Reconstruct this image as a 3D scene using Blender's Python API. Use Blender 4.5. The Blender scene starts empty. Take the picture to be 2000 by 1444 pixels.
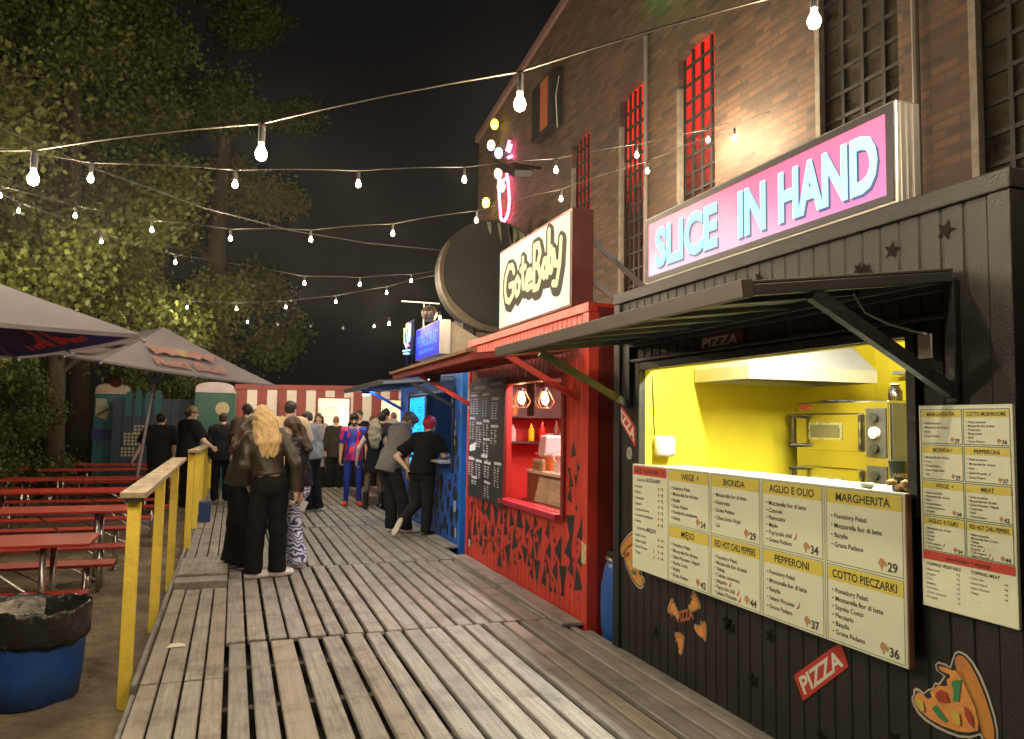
import bpy, bmesh, math, random
import numpy as np
from mathutils import Vector, Matrix, Euler
S = bpy.context.scene
COL = S.collection
rnd = random.Random(7)
R = math.radians

# ------------------------------------------------------------------ camera, world, exposure
cam = bpy.data.objects.new('camera', bpy.data.cameras.new('camera'))
COL.objects.link(cam)
cam.data.lens = 27.0
cam.data.sensor_width = 36.0
cam.data.sensor_fit = 'HORIZONTAL'
cam.data.clip_start = 0.05
cam.data.clip_end = 400
cam.matrix_world = Matrix(((0.9403, -0.0373, -0.3382, 0.0), (-0.3400, -0.0615, -0.9384, 0.0),
                           (0.0142, 0.9974, -0.0705, 1.55), (0, 0, 0, 1)))
S.camera = cam
W = bpy.data.worlds.new('World')
S.world = W
W.use_nodes = True
W.node_tree.nodes['Background'].inputs[0].default_value = (0.0042, 0.0041, 0.0043, 1)
W.node_tree.nodes['Background'].inputs[1].default_value = 1.0
S.view_settings.view_transform = 'Standard'
S.view_settings.look = 'None'
S.view_settings.exposure = 0.18
S.view_settings.gamma = 1.0
S.render.engine = 'CYCLES'
S.cycles.use_denoising = True
S.cycles.use_light_tree = True
S.cycles.sample_clamp_indirect = 4.0
S.cycles.sample_clamp_direct = 30.0
S.cycles.max_bounces = 5
S.cycles.caustics_reflective = False
S.cycles.caustics_refractive = False

# ------------------------------------------------------------------ helpers
def empty(name, loc, label, cat, group=None, rz=0.0):
    o = bpy.data.objects.new(name, None)
    COL.objects.link(o)
    o.location = loc
    o.rotation_euler = (0, 0, rz)
    o.empty_display_size = 0.1
    o['label'] = label
    o['category'] = cat
    if group:
        o['group'] = group
    return o

def tag(o, label=None, cat=None, group=None, kind=None):
    for k, v in (('label', label), ('category', cat), ('group', group), ('kind', kind)):
        if v:
            o[k] = v
    return o

def org(p):
    v = Vector((0, 0, 0))
    while p is not None:
        v += p.location
        p = p.parent
    return v

MATS = {}
def M(name, col, rough=0.6, metal=0.0, var=0.12, scale=6.0, bump=0.0, bscale=40.0, emit=None, estr=0.0,
      stretch=(1, 1, 1), dirt=0.0, dirtcol=(0.05, 0.045, 0.04), spec=0.5, bdist=0.02, alpha=1.0, trans=0.0, sub=0.0, coat=0.0):
    if name in MATS:
        return MATS[name]
    m = bpy.data.materials.new(name)
    m.use_nodes = True
    nt = m.node_tree
    N, L = nt.nodes, nt.links
    b = N['Principled BSDF']
    b.inputs['Roughness'].default_value = rough
    b.inputs['Metallic'].default_value = metal
    b.inputs['Specular IOR Level'].default_value = spec
    b.inputs['Coat Weight'].default_value = coat
    if trans:
        b.inputs['Transmission Weight'].default_value = trans
    if alpha < 1:
        b.inputs['Alpha'].default_value = alpha
    tc = N.new('ShaderNodeTexCoord')
    mp = N.new('ShaderNodeMapping')
    mp.inputs['Scale'].default_value = stretch
    L.new(tc.outputs['Object'], mp.inputs['Vector'])
    nz = N.new('ShaderNodeTexNoise')
    nz.inputs['Scale'].default_value = scale
    nz.inputs['Detail'].default_value = 6
    nz.inputs['Roughness'].default_value = 0.65
    L.new(mp.outputs[0], nz.inputs['Vector'])
    mx = N.new('ShaderNodeMix')
    mx.data_type = 'RGBA'
    c1 = [max(0, c * (1 - var)) for c in col]
    c2 = [min(1, c * (1 + var)) for c in col]
    mx.inputs[6].default_value = (*c1, 1)
    mx.inputs[7].default_value = (*c2, 1)
    rmp = N.new('ShaderNodeMapRange')
    rmp.inputs[1].default_value = 0.3
    rmp.inputs[2].default_value = 0.7
    L.new(nz.outputs['Fac'], rmp.inputs[0])
    L.new(rmp.outputs[0], mx.inputs[0])
    out = mx.outputs[2]
    if dirt > 0:
        n2 = N.new('ShaderNodeTexNoise')
        n2.inputs['Scale'].default_value = scale * 0.6
        n2.inputs['Detail'].default_value = 8
        n2.inputs['Roughness'].default_value = 0.7
        L.new(mp.outputs[0], n2.inputs['Vector'])
        r2 = N.new('ShaderNodeMapRange')
        r2.inputs[1].default_value = 0.52
        r2.inputs[2].default_value = 0.75
        r2.inputs[4].default_value = dirt
        L.new(n2.outputs['Fac'], r2.inputs[0])
        m2 = N.new('ShaderNodeMix')
        m2.data_type = 'RGBA'
        L.new(r2.outputs[0], m2.inputs[0])
        L.new(out, m2.inputs[6])
        m2.inputs[7].default_value = (*dirtcol, 1)
        out = m2.outputs[2]
    L.new(out, b.inputs['Base Color'])
    rr = N.new('ShaderNodeMapRange')
    rr.inputs[3].default_value = max(0.03, rough - 0.1)
    rr.inputs[4].default_value = min(1, rough + 0.1)
    L.new(nz.outputs['Fac'], rr.inputs[0])
    L.new(rr.outputs[0], b.inputs['Roughness'])
    if bump > 0:
        n3 = N.new('ShaderNodeTexNoise')
        n3.inputs['Scale'].default_value = bscale
        n3.inputs['Detail'].default_value = 5
        L.new(mp.outputs[0], n3.inputs['Vector'])
        bp = N.new('ShaderNodeBump')
        bp.inputs['Strength'].default_value = bump
        bp.inputs['Distance'].default_value = bdist
        L.new(n3.outputs['Fac'], bp.inputs['Height'])
        L.new(bp.outputs[0], b.inputs['Normal'])
    if estr > 0:
        b.inputs['Emission Color'].default_value = (*(emit or col), 1)
        b.inputs['Emission Strength'].default_value = estr
    MATS[name] = m
    return m

def EM(name, col, s, base=(0.8, 0.8, 0.8)):
    return M(name, base, 0.6, var=0.02, emit=col, estr=s, spec=.1)

_txt = {}
def text2d(s, bold=0.0):
    """verts/faces of a string in the built-in font, cap height 1, baseline 0, left edge 0"""
    k = (s, bold)
    if k in _txt:
        return _txt[k]
    cu = bpy.data.curves.new('txt', 'FONT')
    cu.body = s
    cu.size = 1.0
    cu.offset = bold
    cu.resolution_u = 3
    ob = bpy.data.objects.new('txt', cu)
    COL.objects.link(ob)
    dg = bpy.context.evaluated_depsgraph_get()
    me = ob.evaluated_get(dg).to_mesh()
    v = np.array([x.co[:2] for x in me.vertices]) if len(me.vertices) else np.zeros((0, 2))
    f = [tuple(p.vertices) for p in me.polygons]
    ob.evaluated_get(dg).to_mesh_clear()
    bpy.data.objects.remove(ob)
    bpy.data.curves.remove(cu)
    if len(v):
        v = v / 0.729
        v[:, 0] -= v[:, 0].min()
    _txt[k] = (v, f)
    return _txt[k]

class MB:
    def __init__(s):
        s.v, s.f, s.m = [], [], []
    def add(s, vs, fs, m=0):
        n = len(s.v)
        s.v += [tuple(map(float, p)) for p in vs]
        s.f += [tuple(i + n for i in f) for f in fs]
        s.m += [m] * len(fs)
        return s
    def box(s, x0, x1, y0, y1, z0, z1, m=0):
        vs = [(x, y, z) for z in (z0, z1) for y in (y0, y1) for x in (x0, x1)]
        return s.add(vs, [(0, 2, 3, 1), (4, 5, 7, 6), (0, 1, 5, 4), (2, 6, 7, 3), (0, 4, 6, 2), (1, 3, 7, 5)], m)
    def hexa(s, p, m=0):
        return s.add(p, [(0, 3, 2, 1), (4, 5, 6, 7), (0, 1, 5, 4), (1, 2, 6, 5), (2, 3, 7, 6), (3, 0, 4, 7)], m)
    def bar(s, a, b, w, h, m=0, up=(0, 0, 1)):
        a, b = Vector(a), Vector(b)
        d = (b - a).normalized()
        u = Vector(up)
        if abs(d.dot(u)) > 0.95:
            u = Vector((1, 0, 0))
        r = d.cross(u).normalized()
        u = r.cross(d)
        r, u = r * w / 2, u * h / 2
        return s.hexa([a - r - u, a + r - u, a + r + u, a - r + u, b - r - u, b + r - u, b + r + u, b - r + u], m)
    def tube(s, pts, r, n=8, m=0, cap=True):
        pts = [Vector(p) for p in pts]
        rs = r if isinstance(r, (list, tuple, np.ndarray)) else [r] * len(pts)
        vs, fs = [], []
        ref = Vector((0, 0, 1))
        for i, p in enumerate(pts):
            d = (pts[min(i + 1, len(pts) - 1)] - pts[max(i - 1, 0)])
            d = d.normalized() if d.length > 1e-9 else Vector((0, 0, 1))
            if abs(d.dot(ref)) > 0.9:
                ref = Vector((1, 0, 0)) if abs(d.x) < 0.8 else Vector((0, 1, 0))
            a = d.cross(ref).normalized()
            b = d.cross(a)
            for k in range(n):
                t = 2 * math.pi * k / n
                vs.append(p + (a * math.cos(t) + b * math.sin(t)) * rs[i])
        for i in range(len(pts) - 1):
            for k in range(n):
                k2 = (k + 1) % n
                fs.append((i * n + k, i * n + k2, (i + 1) * n + k2, (i + 1) * n + k))
        if cap:
            fs.append(tuple(range(n - 1, -1, -1)))
            fs.append(tuple(range((len(pts) - 1) * n, len(pts) * n)))
        return s.add(vs, fs, m)
    def lathe(s, prof, c=(0, 0, 0), n=20, m=0, cap=True, sy=1.0):
        vs, fs = [], []
        for r, z in prof:
            for k in range(n):
                t = 2 * math.pi * k / n
                vs.append((c[0] + r * math.cos(t), c[1] + r * math.sin(t) * sy, c[2] + z))
        for i in range(len(prof) - 1):
            for k in range(n):
                k2 = (k + 1) % n
                fs.append((i * n + k, i * n + k2, (i + 1) * n + k2, (i + 1) * n + k))
        if cap:
            fs.append(tuple(range(n - 1, -1, -1)))
            fs.append(tuple(range((len(prof) - 1) * n, len(prof) * n)))
        return s.add(vs, fs, m)
    def ball(s, c, r, n=12, m=0, sz=1.0):
        pr = [(r * math.sin(math.pi * i / (n // 2)) + 1e-5, -r * sz * math.cos(math.pi * i / (n // 2))) for i in range(n // 2 + 1)]
        return s.lathe(pr, c, n, m)
    def poly(s, pts, m=0):
        return s.add(pts, [tuple(range(len(pts)))], m)
    def plate(s, pts2, f, th, m=0):
        """2-D outline pts2 mapped by f(u,v,w): front at w=th, sides back to w=0"""
        n = len(pts2)
        vs = [f(u, v, th) for u, v in pts2] + [f(u, v, 0.0) for u, v in pts2]
        fs = [tuple(range(n))] + [(i, i + n, (i + 1) % n + n, (i + 1) % n) for i in range(n)]
        return s.add(vs, fs, m)
    def text(s, t, f, h, w=None, x=0.0, y=0.0, align='L', bold=0.0, m=0, slant=0.0, depth=0.0, maxw=None):
        v, fc = text2d(t, bold)
        if not len(v):
            return s
        wd = v[:, 0].max()
        sx = h if w is None else w / wd
        if maxw and wd * sx > maxw:
            sx = maxw / wd
        off = {'L': 0, 'C': -wd * sx / 2, 'R': -wd * sx}[align]
        return s.add([f(x + off + p[0] * sx + slant * p[1] * h, y + p[1] * h, depth) for p in v], fc, m)
    def build(s, name, mats, parent=None, smooth=False, bevel=0.0, loc=None, local=False, seg=2):
        me = bpy.data.meshes.new(name)
        vs = s.v
        if not local:
            o3 = org(parent) if loc is None else Vector(loc) + org(parent)
            vs = [(p[0] - o3.x, p[1] - o3.y, p[2] - o3.z) for p in vs]
        me.from_pydata(vs, [], s.f)
        if not isinstance(mats, (list, tuple)):
            mats = [mats]
        for m in mats:
            me.materials.append(m)
        if any(s.m):
            me.polygons.foreach_set('material_index', s.m)
        if smooth:
            me.polygons.foreach_set('use_smooth', [True] * len(me.polygons))
        me.update()
        o = bpy.data.objects.new(name, me)
        COL.objects.link(o)
        o.parent = parent
        if loc is not None:
            o.location = loc
        if bevel:
            b = o.modifiers.new('bevel', 'BEVEL')
            b.width = bevel
            b.segments = seg
            b.limit_method = 'ANGLE'
            b.angle_limit = R(40)
            b.harden_normals = False
        return o

def copy_tree(o, parent=None):
    c = o.copy()
    COL.objects.link(c)
    c.parent = parent
    for ch in list(o.children):
        copy_tree(ch, c)
    return c

def facing(X, Y0=0.0, Z0=0.0, eps=0.001):
    """sheet on a plane x = X that faces the deck (-X); u runs towards -Y"""
    return lambda u, v, w=0.0: (X - eps - w, Y0 - u, Z0 + v)
# ------------------------------------------------------------------ ground, deck
def sand_mat():
    m = M('sand', (0.155, 0.122, 0.078), 0.95, var=0.45, scale=2.6, bump=1.0, bscale=11.0, bdist=.06, dirt=0.75, dirtcol=(0.05, 0.045, 0.028))
    return m
mb = MB()
nx, ny = 90, 110
xs = np.concatenate([np.linspace(-60, -8, 14)[:-1], np.linspace(-8, -0.3, 130), np.linspace(0.6, 60, 12)])
ys = np.concatenate([np.linspace(-40, 2, 10)[:-1], np.linspace(2, 14, 170), np.linspace(14.5, 24, 20), np.linspace(28, 120, 10)])
def gz(x, y):
    if x > -0.45 or x < -9 or y < 2 or y > 22:
        return -0.16
    return -0.155 + 0.018 * math.sin(3.1 * x + 1.3 * y) * math.sin(2.3 * y - 0.7 * x) + 0.014 * math.sin(7 * x + 2) * math.sin(6.1 * y) + rnd.uniform(-.010, .010) + .012 * math.sin(13 * x + 3 * math.sin(5 * y)) * math.sin(11 * y + 2 * x)
vs = [(x, y, gz(x, y)) for y in ys for x in xs]
n = len(xs)
fs = [(j * n + i, j * n + i + 1, (j + 1) * n + i + 1, (j + 1) * n + i) for j in range(len(ys) - 1) for i in range(n - 1)]
mb.add(vs, fs)
tag(mb.build('sand_ground', sand_mat(), smooth=True), kind='structure')

def wood_mat(name, base, rough=0.65, plank=True, grain=1.0):
    if name in MATS:
        return MATS[name]
    m = bpy.data.materials.new(name)
    m.use_nodes = True
    nt = m.node_tree
    N, L = nt.nodes, nt.links
    b = N['Principled BSDF']
    tc = N.new('ShaderNodeTexCoord')
    at = N.new('ShaderNodeAttribute')
    at.attribute_name = 'tone'
    # shift the grain per plank
    cb = N.new('ShaderNodeCombineXYZ')
    mu = N.new('ShaderNodeMath'); mu.operation = 'MULTIPLY'; mu.inputs[1].default_value = 37.0
    L.new(at.outputs['Fac'], mu.inputs[0])
    L.new(mu.outputs[0], cb.inputs[1])
    ad = N.new('ShaderNodeVectorMath'); ad.operation = 'ADD'
    L.new(tc.outputs['Object'], ad.inputs[0]); L.new(cb.outputs[0], ad.inputs[1])
    mp = N.new('ShaderNodeMapping')
    mp.inputs['Scale'].default_value = (45 * grain, 2.2, 20)
    L.new(ad.outputs[0], mp.inputs[0])
    n1 = N.new('ShaderNodeTexNoise'); n1.inputs['Scale'].default_value = 1.0; n1.inputs['Detail'].default_value = 8; n1.inputs['Roughness'].default_value = 0.7
    L.new(mp.outputs[0], n1.inputs['Vector'])
    n2 = N.new('ShaderNodeTexNoise'); n2.inputs['Scale'].default_value = 3.0; n2.inputs['Detail'].default_value = 7; n2.inputs['Roughness'].default_value = 0.7
    L.new(tc.outputs['Object'], n2.inputs['Vector'])
    n4 = N.new('ShaderNodeTexNoise'); n4.inputs['Scale'].default_value = 0.7; n4.inputs['Detail'].default_value = 4
    L.new(tc.outputs['Object'], n4.inputs['Vector'])
    def mix(f, a, c):
        x = N.new('ShaderNodeMix'); x.data_type = 'RGBA'
        if isinstance(f, float): x.inputs[0].default_value = f
        else: L.new(f, x.inputs[0])
        for s_, v in ((6, a), (7, c)):
            if isinstance(v, tuple): x.inputs[s_].default_value = (*v, 1)
            else: L.new(v, x.inputs[s_])
        return x.outputs[2]
    def rng(src, a, c, lo=0.0, hi=1.0):
        x = N.new('ShaderNodeMapRange')
        x.inputs[1].default_value = a; x.inputs[2].default_value = c; x.inputs[3].default_value = lo; x.inputs[4].default_value = hi
        L.new(src, x.inputs[0]); return x.outputs[0]
    dark = tuple(c * 0.55 for c in base)
    lite = tuple(min(1, c * 1.3) for c in base)
    c = mix(rng(n1.outputs['Fac'], 0.32, 0.66), dark, lite)
    warm = (base[0] * 1.12, base[1] * 0.93, base[2] * 0.76)
    c = mix(rng(at.outputs['Fac'], 0.55, 1.0, 0, 0.5), c, warm)
    c = mix(rng(at.outputs['Fac'], 0.0, 0.45, 0.55, 0.0), c, dark)
    c = mix(rng(n2.outputs['Fac'], 0.5, 0.72, 0, 0.75), c, tuple(x * 0.35 for x in base))
    c = mix(rng(n4.outputs['Fac'], 0.55, 0.8, 0, 0.4), c, tuple(x * 0.5 for x in base))
    L.new(c, b.inputs['Base Color'])
    L.new(rng(n2.outputs['Fac'], 0.3, 0.7, rough - 0.18, rough + 0.2), b.inputs['Roughness'])
    bp = N.new('ShaderNodeBump'); bp.inputs['Strength'].default_value = 0.55; bp.inputs['Distance'].default_value = 0.006
    L.new(n1.outputs['Fac'], bp.inputs['Height']); L.new(bp.outputs[0], b.inputs['Normal'])
    MATS[name] = m
    return m

def plank_obj(name, boxes, mat, parent=None):
    """boxes: (x0,x1,y0,y1,z0,z1,tone[,dz0,dz1])"""
    mb = MB(); tones = []
    for bx in boxes:
        x0, x1, y0, y1, z0, z1, t = bx[:7]
        c = 0.006
        v = [(x0, y0, z0), (x1, y0, z0), (x1, y1, z0), (x0, y1, z0),
             (x0, y0, z1 - c), (x1, y0, z1 - c), (x1, y1, z1 - c), (x0, y1, z1 - c),
             (x0 + c, y0 + c, z1), (x1 - c, y0 + c, z1), (x1 - c, y1 - c, z1), (x0 + c, y1 - c, z1)]
        f = [(0, 3, 2, 1)] + [(i, (i + 1) % 4, (i + 1) % 4 + 4, i + 4) for i in range(4)] + [(i + 4, (i + 1) % 4 + 4, (i + 1) % 4 + 8, i + 8) for i in range(4)] + [(8, 9, 10, 11)]
        mb.add(v, f); tones += [t] * 12
    o = mb.build(name, mat, parent)
    a = o.data.attributes.new('tone', 'FLOAT', 'POINT')
    a.data.foreach_set('value', tones)
    return o

boxes = []
rows = [(-1.5, 2.75), (2.77, 5.80), (5.82, 8.58), (8.60, 11.66), (11.68, 14.6), (14.62, 17.4), (17.42, 19.6)]
for y0, y1 in rows:
    x = 0.02 + rnd.uniform(-.02, .02)
    while x < 2.52:
        w = rnd.choice([0.105, 0.115, 0.12, 0.125, 0.13, 0.15]) if y0 < 12 else 0.125
        g = rnd.choice([0.027, 0.031, 0.037]) if y0 < 5 else rnd.choice([0.02, 0.025, 0.03])
        x1 = min(x + w, 2.54)

        boxes.append((x, x1, y0 + rnd.uniform(0, .02), y1 - rnd.uniform(0, .02), -0.03, rnd.uniform(-.004, .003), rnd.random()))
        x = x1 + g
for y0, y1 in [(-1.5, 1.9), (1.92, 5.04), (5.06, 7.72), (9.1, 11.9), (11.92, 14.9), (14.92, 17.4), (17.42, 19.6)]:
    x = -0.46
    for w, g in ((0.10, 0.012), (0.115, 0.014), (0.10, 0.012), (0.105, 0.014)):
        boxes.append((x, x + w, y0, y1 - rnd.uniform(0, .015), -0.03, rnd.uniform(-.003, .003), rnd.uniform(.45, 1.0) if y0 < 8 else rnd.random()))
        x += w + g
deckm = wood_mat('deck_wood', (0.272, 0.262, 0.245))
deck = plank_obj('wooden_deck', boxes, deckm)
tag(deck, kind='structure')
mb = MB()
for bx in boxes:
    x0, x1, y0, y1 = bx[:4]
    if y0 > 8.3 or y1 - y0 < 1: continue
    y = math.ceil((y0 + 1.2) / .72) * .72 - 1.2 + .035
    while y < y1 - .02:
        for xx in (x0 + .025, x1 - .025):
            px_, py_ = xx + rnd.uniform(-.008, .008), y + rnd.uniform(-.01, .01)
            mb.poly([(px_ + .0055 * math.cos(t), py_ + .0055 * math.sin(t), bx[5] + .0012) for t in np.linspace(0, 6.283, 7, False)])
        y += .72
tag(mb.build('deck_nails', M('nail_rust', (.035, .026, .02), .6)), kind='structure')
# bearers and the dark void below the deck
mb = MB()
for y in np.arange(-1.2, 19.5, 0.72):
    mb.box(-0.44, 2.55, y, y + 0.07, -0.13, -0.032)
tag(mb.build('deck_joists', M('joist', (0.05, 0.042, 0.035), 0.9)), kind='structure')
mb = MB()
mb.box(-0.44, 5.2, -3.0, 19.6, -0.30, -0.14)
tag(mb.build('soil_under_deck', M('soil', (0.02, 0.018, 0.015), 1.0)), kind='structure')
# side board of the deck, the low step block and the edge strips by the stalls
graym = wood_mat('grey_board', (0.20, 0.20, 0.19))
plank_obj('deck_edge_board', [(-0.50, -0.467, 4.95, 9.9, -0.17, 0.035, 0.2), (-0.495, -0.468, -1.5, 4.93, -0.17, -0.01, .5), (-0.50, -0.467, 9.95, 19.6, -0.17, -0.004, .3)], graym)
tag(bpy.data.objects['deck_edge_board'], kind='structure')
o = plank_obj('deck_step', [(-0.46, 0.0, 7.74, 9.08, -0.03, 0.06, 0.35), (-0.46, 0.0, 8.0, 8.05, 0.062, 0.085, 0.15)], deckm)
tag(o, kind='structure')
o = plank_obj('deck_edge_strip', [(2.42, 2.60, 5.50, 8.7, 0.006, 0.03, 0.9), (2.50, 2.68, 9.3, 13.1, 0.004, 0.03, 0.7), (2.54, 2.62, -1.0, 5.4, -0.03, -0.006, 0.1)], deckm)
tag(o, kind='structure')

# ------------------------------------------------------------------ brick hall on the right
def brick_mat():
    m = bpy.data.materials.new('brick')
    m.use_nodes = True
    nt = m.node_tree
    N, L = nt.nodes, nt.links
    b = N['Principled BSDF']
    tc = N.new('ShaderNodeTexCoord')
    sp = N.new('ShaderNodeSeparateXYZ')
    L.new(tc.outputs['Object'], sp.inputs[0])
    cb = N.new('ShaderNodeCombineXYZ')
    L.new(sp.outputs['Y'], cb.inputs[0]); L.new(sp.outputs['Z'], cb.inputs[1])
    br = N.new('ShaderNodeTexBrick')
    br.inputs['Scale'].default_value = 1.0
    br.inputs['Brick Width'].default_value = 0.26
    br.inputs['Row Height'].default_value = 0.077
    br.inputs['Mortar Size'].default_value = 0.010
    br.inputs['Mortar Smooth'].default_value = 0.25
    br.inputs['Color1'].default_value = (0.145, 0.076, 0.038, 1)
    br.inputs['Color2'].default_value = (0.043, 0.029, 0.019, 1)
    br.inputs['Mortar'].default_value = (0.07, 0.06, 0.05, 1)
    br.inputs['Bias'].default_value = -0.1
    nw = N.new('ShaderNodeTexNoise'); nw.inputs['Scale'].default_value = 9; nw.inputs['Detail'].default_value = 3
    L.new(tc.outputs['Object'], nw.inputs['Vector'])
    va = N.new('ShaderNodeVectorMath'); va.operation = 'MULTIPLY_ADD'
    va.inputs[1].default_value = (0.012, 0.012, 0.0)
    L.new(nw.outputs['Color'], va.inputs[0]); L.new(cb.outputs[0], va.inputs[2])
    L.new(va.outputs[0], br.inputs['Vector'])
    n1 = N.new('ShaderNodeTexNoise'); n1.inputs['Scale'].default_value = 0.9; n1.inputs['Detail'].default_value = 8; n1.inputs['Roughness'].default_value = .7
    L.new(tc.outputs['Object'], n1.inputs['Vector'])
    mr = N.new('ShaderNodeMapRange'); mr.inputs[1].default_value = .45; mr.inputs[2].default_value = .75; mr.inputs[4].default_value = .75
    L.new(n1.outputs['Fac'], mr.inputs[0])
    mx = N.new('ShaderNodeMix'); mx.data_type = 'RGBA'
    L.new(mr.outputs[0], mx.inputs[0]); L.new(br.outputs['Color'], mx.inputs[6]); mx.inputs[7].default_value = (.055, .042, .03, 1)
    L.new(mx.outputs[2], b.inputs['Base Color'])
    b.inputs['Roughness'].default_value = 0.8
    n3 = N.new('ShaderNodeTexNoise'); n3.inputs['Scale'].default_value = 60
    L.new(tc.outputs['Object'], n3.inputs['Vector'])
    s1 = N.new('ShaderNodeMath'); s1.operation = 'MULTIPLY_ADD'; s1.inputs[1].default_value = -1.0; 
    L.new(br.outputs['Fac'], s1.inputs[0])
    s2 = N.new('ShaderNodeMath'); s2.operation = 'MULTIPLY'; s2.inputs[1].default_value = .35
    L.new(n3.outputs['Fac'], s2.inputs[0]); L.new(s2.outputs[0], s1.inputs[2])
    bp = N.new('ShaderNodeBump'); bp.inputs['Strength'].default_value = 0.8; bp.inputs['Distance'].default_value = .012
    L.new(s1.outputs[0], bp.inputs['Height']); L.new(bp.outputs[0], b.inputs['Normal'])
    MATS['brick'] = m
    return m
XW = 5.2
hall = empty('brick_hall', (XW, 10.0, -0.15), 'tall dark brick hall with narrow gridded windows behind the food stalls', 'building')
wins = [(10.88, 11.58, 2.6, 6.25, 5, 1.0), (9.18, 9.88, 2.6, 6.33, 5, 2.0), (7.5, 8.3, 2.6, 6.25, 4, 1.8), (4.85, 5.82, 2.6, 6.2, 4, 0), (3.2, 4.17, 2.6, 6.2, 4, 0), (1.2, 2.1, 2.6, 6.2, 4, 0), (12.6, 13.2, 2.6, 5.2, 4, 0)]
wins.sort()
def roofz(y):
    return 8.2 + (16.9 - y) * 0.135
mb = MB()
YB0, YB1 = -1.0, 16.95
def wallq(y0, y1, z0, z1, sl=False):
    n_ = max(1, int((y1 - y0) / 2))
    a = roofz(y0) if sl else z1
    b = roofz(y1) if sl else z1
    mb.add([(XW, y0, z0), (XW, y1, z0), (XW, y1, b), (XW, y0, a)], [(0, 3, 2, 1)])
y = YB0
for (a, b, z0, z1, nc, lit) in wins:
    wallq(y, a, -0.2, 0, True)
    wallq(a, b, -0.2, z0)
    # segmental arch head
    seg = 8
    top = [(XW, a + (b - a) * k / seg, z1 + 0.12 * (1 - (2 * k / seg - 1) ** 2)) for k in range(seg + 1)]
    mb.add(top + [(XW, b, roofz(b)), (XW, a, roofz(a))], [tuple(range(seg + 3))[::-1]])
    d = 0.16
    for (p, q) in zip(top[:-1], top[1:]):
        mb.poly([p, q, (q[0] + d, q[1], q[2]), (p[0] + d, p[1], p[2])])
    mb.poly([(XW, a, z0), (XW, a, z1), (XW + d, a, z1), (XW + d, a, z0)])
    mb.poly([(XW, b, z0), (XW + d, b, z0), (XW + d, b, z1), (XW, b, z1)])
    mb.poly([(XW, a, z0), (XW + d, a, z0), (XW + d, b, z0), (XW, b, z0)])
    y = b
wallq(y, YB1, -0.2, 0, True)
mb.add([(XW, YB1, -.2), (XW + 8, YB1, -.2), (XW + 8, YB1, roofz(YB1)), (XW, YB1, roofz(YB1))], [(0, 1, 2, 3)])
mb.add([(XW, YB0, -.2), (XW + 8, YB0, -.2), (XW + 8, YB0, roofz(YB0)), (XW, YB0, roofz(YB0))], [(0, 3, 2, 1)])
mb.build('wall', brick_mat(), hall)
mb = MB()
mb.hexa([(XW - .06, YB0, roofz(YB0)), (XW + 8, YB0, roofz(YB0)), (XW + 8, YB1 + .12, roofz(YB1)), (XW - .06, YB1 + .12, roofz(YB1)),
         (XW - .06, YB0, roofz(YB0) + .14), (XW + 8, YB0, roofz(YB0) + .14), (XW + 8, YB1 + .12, roofz(YB1) + .14), (XW - .06, YB1 + .12, roofz(YB1) + .14)])
mb.build('roof', M('roof_trim', (0.20, 0.12, 0.10), .7), hall)
barm = M('window_bar', (0.024, 0.022, 0.018), .6, var=.3)
glassm = M('dark_glass', (0.045, 0.037, 0.024), 0.3, var=.6, scale=4, bump=.4, bscale=9)
jambm = M('flaking_jamb', (0.20, 0.18, 0.14), .8, var=.3, scale=9, dirt=.9, dirtcol=(.12, .08, .05))
def red_glass(i, s, zt):
    nm = 'red_glass%d' % i
    m = M(nm, (0.05, 0.01, 0.01), .3)
    nt = m.node_tree; N, L = nt.nodes, nt.links
    b = N['Principled BSDF']
    b.inputs['Emission Color'].default_value = (1, 0.02, 0.012, 1)
    tc = N.new('ShaderNodeTexCoord'); sp = N.new('ShaderNodeSeparateXYZ'); L.new(tc.outputs['Object'], sp.inputs[0])
    nz = N.new('ShaderNodeTexNoise'); nz.inputs['Scale'].default_value = 4.5; L.new(tc.outputs['Object'], nz.inputs['Vector'])
    mr = N.new('ShaderNodeMapRange'); mr.inputs[1].default_value = -0.25; mr.inputs[2].default_value = 0.55; mr.inputs[3].default_value = 0; mr.inputs[4].default_value = s
    ad = N.new('ShaderNodeMath'); ad.operation = 'MULTIPLY_ADD'; ad.inputs[1].default_value = 1.3
    L.new(nz.outputs['Fac'], ad.inputs[0])
    sb = N.new('ShaderNodeMath'); sb.operation = 'SUBTRACT'; sb.inputs[1].default_value = zt
    L.new(sp.outputs['Z'], sb.inputs[0]); L.new(sb.outputs[0], ad.inputs[2])
    L.new(ad.outputs[0], mr.inputs[0]); L.new(mr.outputs[0], b.inputs['Emission Strength'])
    return m
for i, (a, b, z0, z1, nc, lit) in enumerate(wins):
    fr = MB()
    x = XW + 0.10
    for k in range(nc + 1):
        yy = a + (b - a) * k / nc
        fr.box(x - .015, x + .015, yy - .019, yy + .019, z0, z1 + .06)
    z = z0
    while z < z1:
        fr.box(x - .012, x + .012, a, b, z - .017, z + .017)
        z += 0.235
    w = fr.build('window', barm, hall)
    g = MB()
    g.box(x + .02, x + .03, a, b, z0, z1 + .10)
    if lit:
        # a lamp behind the upper panes of this window shines through red glass
        g.build('pane', red_glass(i, lit * .42, z1 - 0.80 + .15), w)
    else:
        g.build('pane', glassm, w)
    if b > 3:
        j = MB()
        # flaking painted steel jamb at the far side of the opening
        j.box(XW - .012, XW + .05, b - .05, b + .012, z0, z1 - (.4 if lit else 0.0))
        j.build('window_jamb', jambm, hall)
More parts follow.
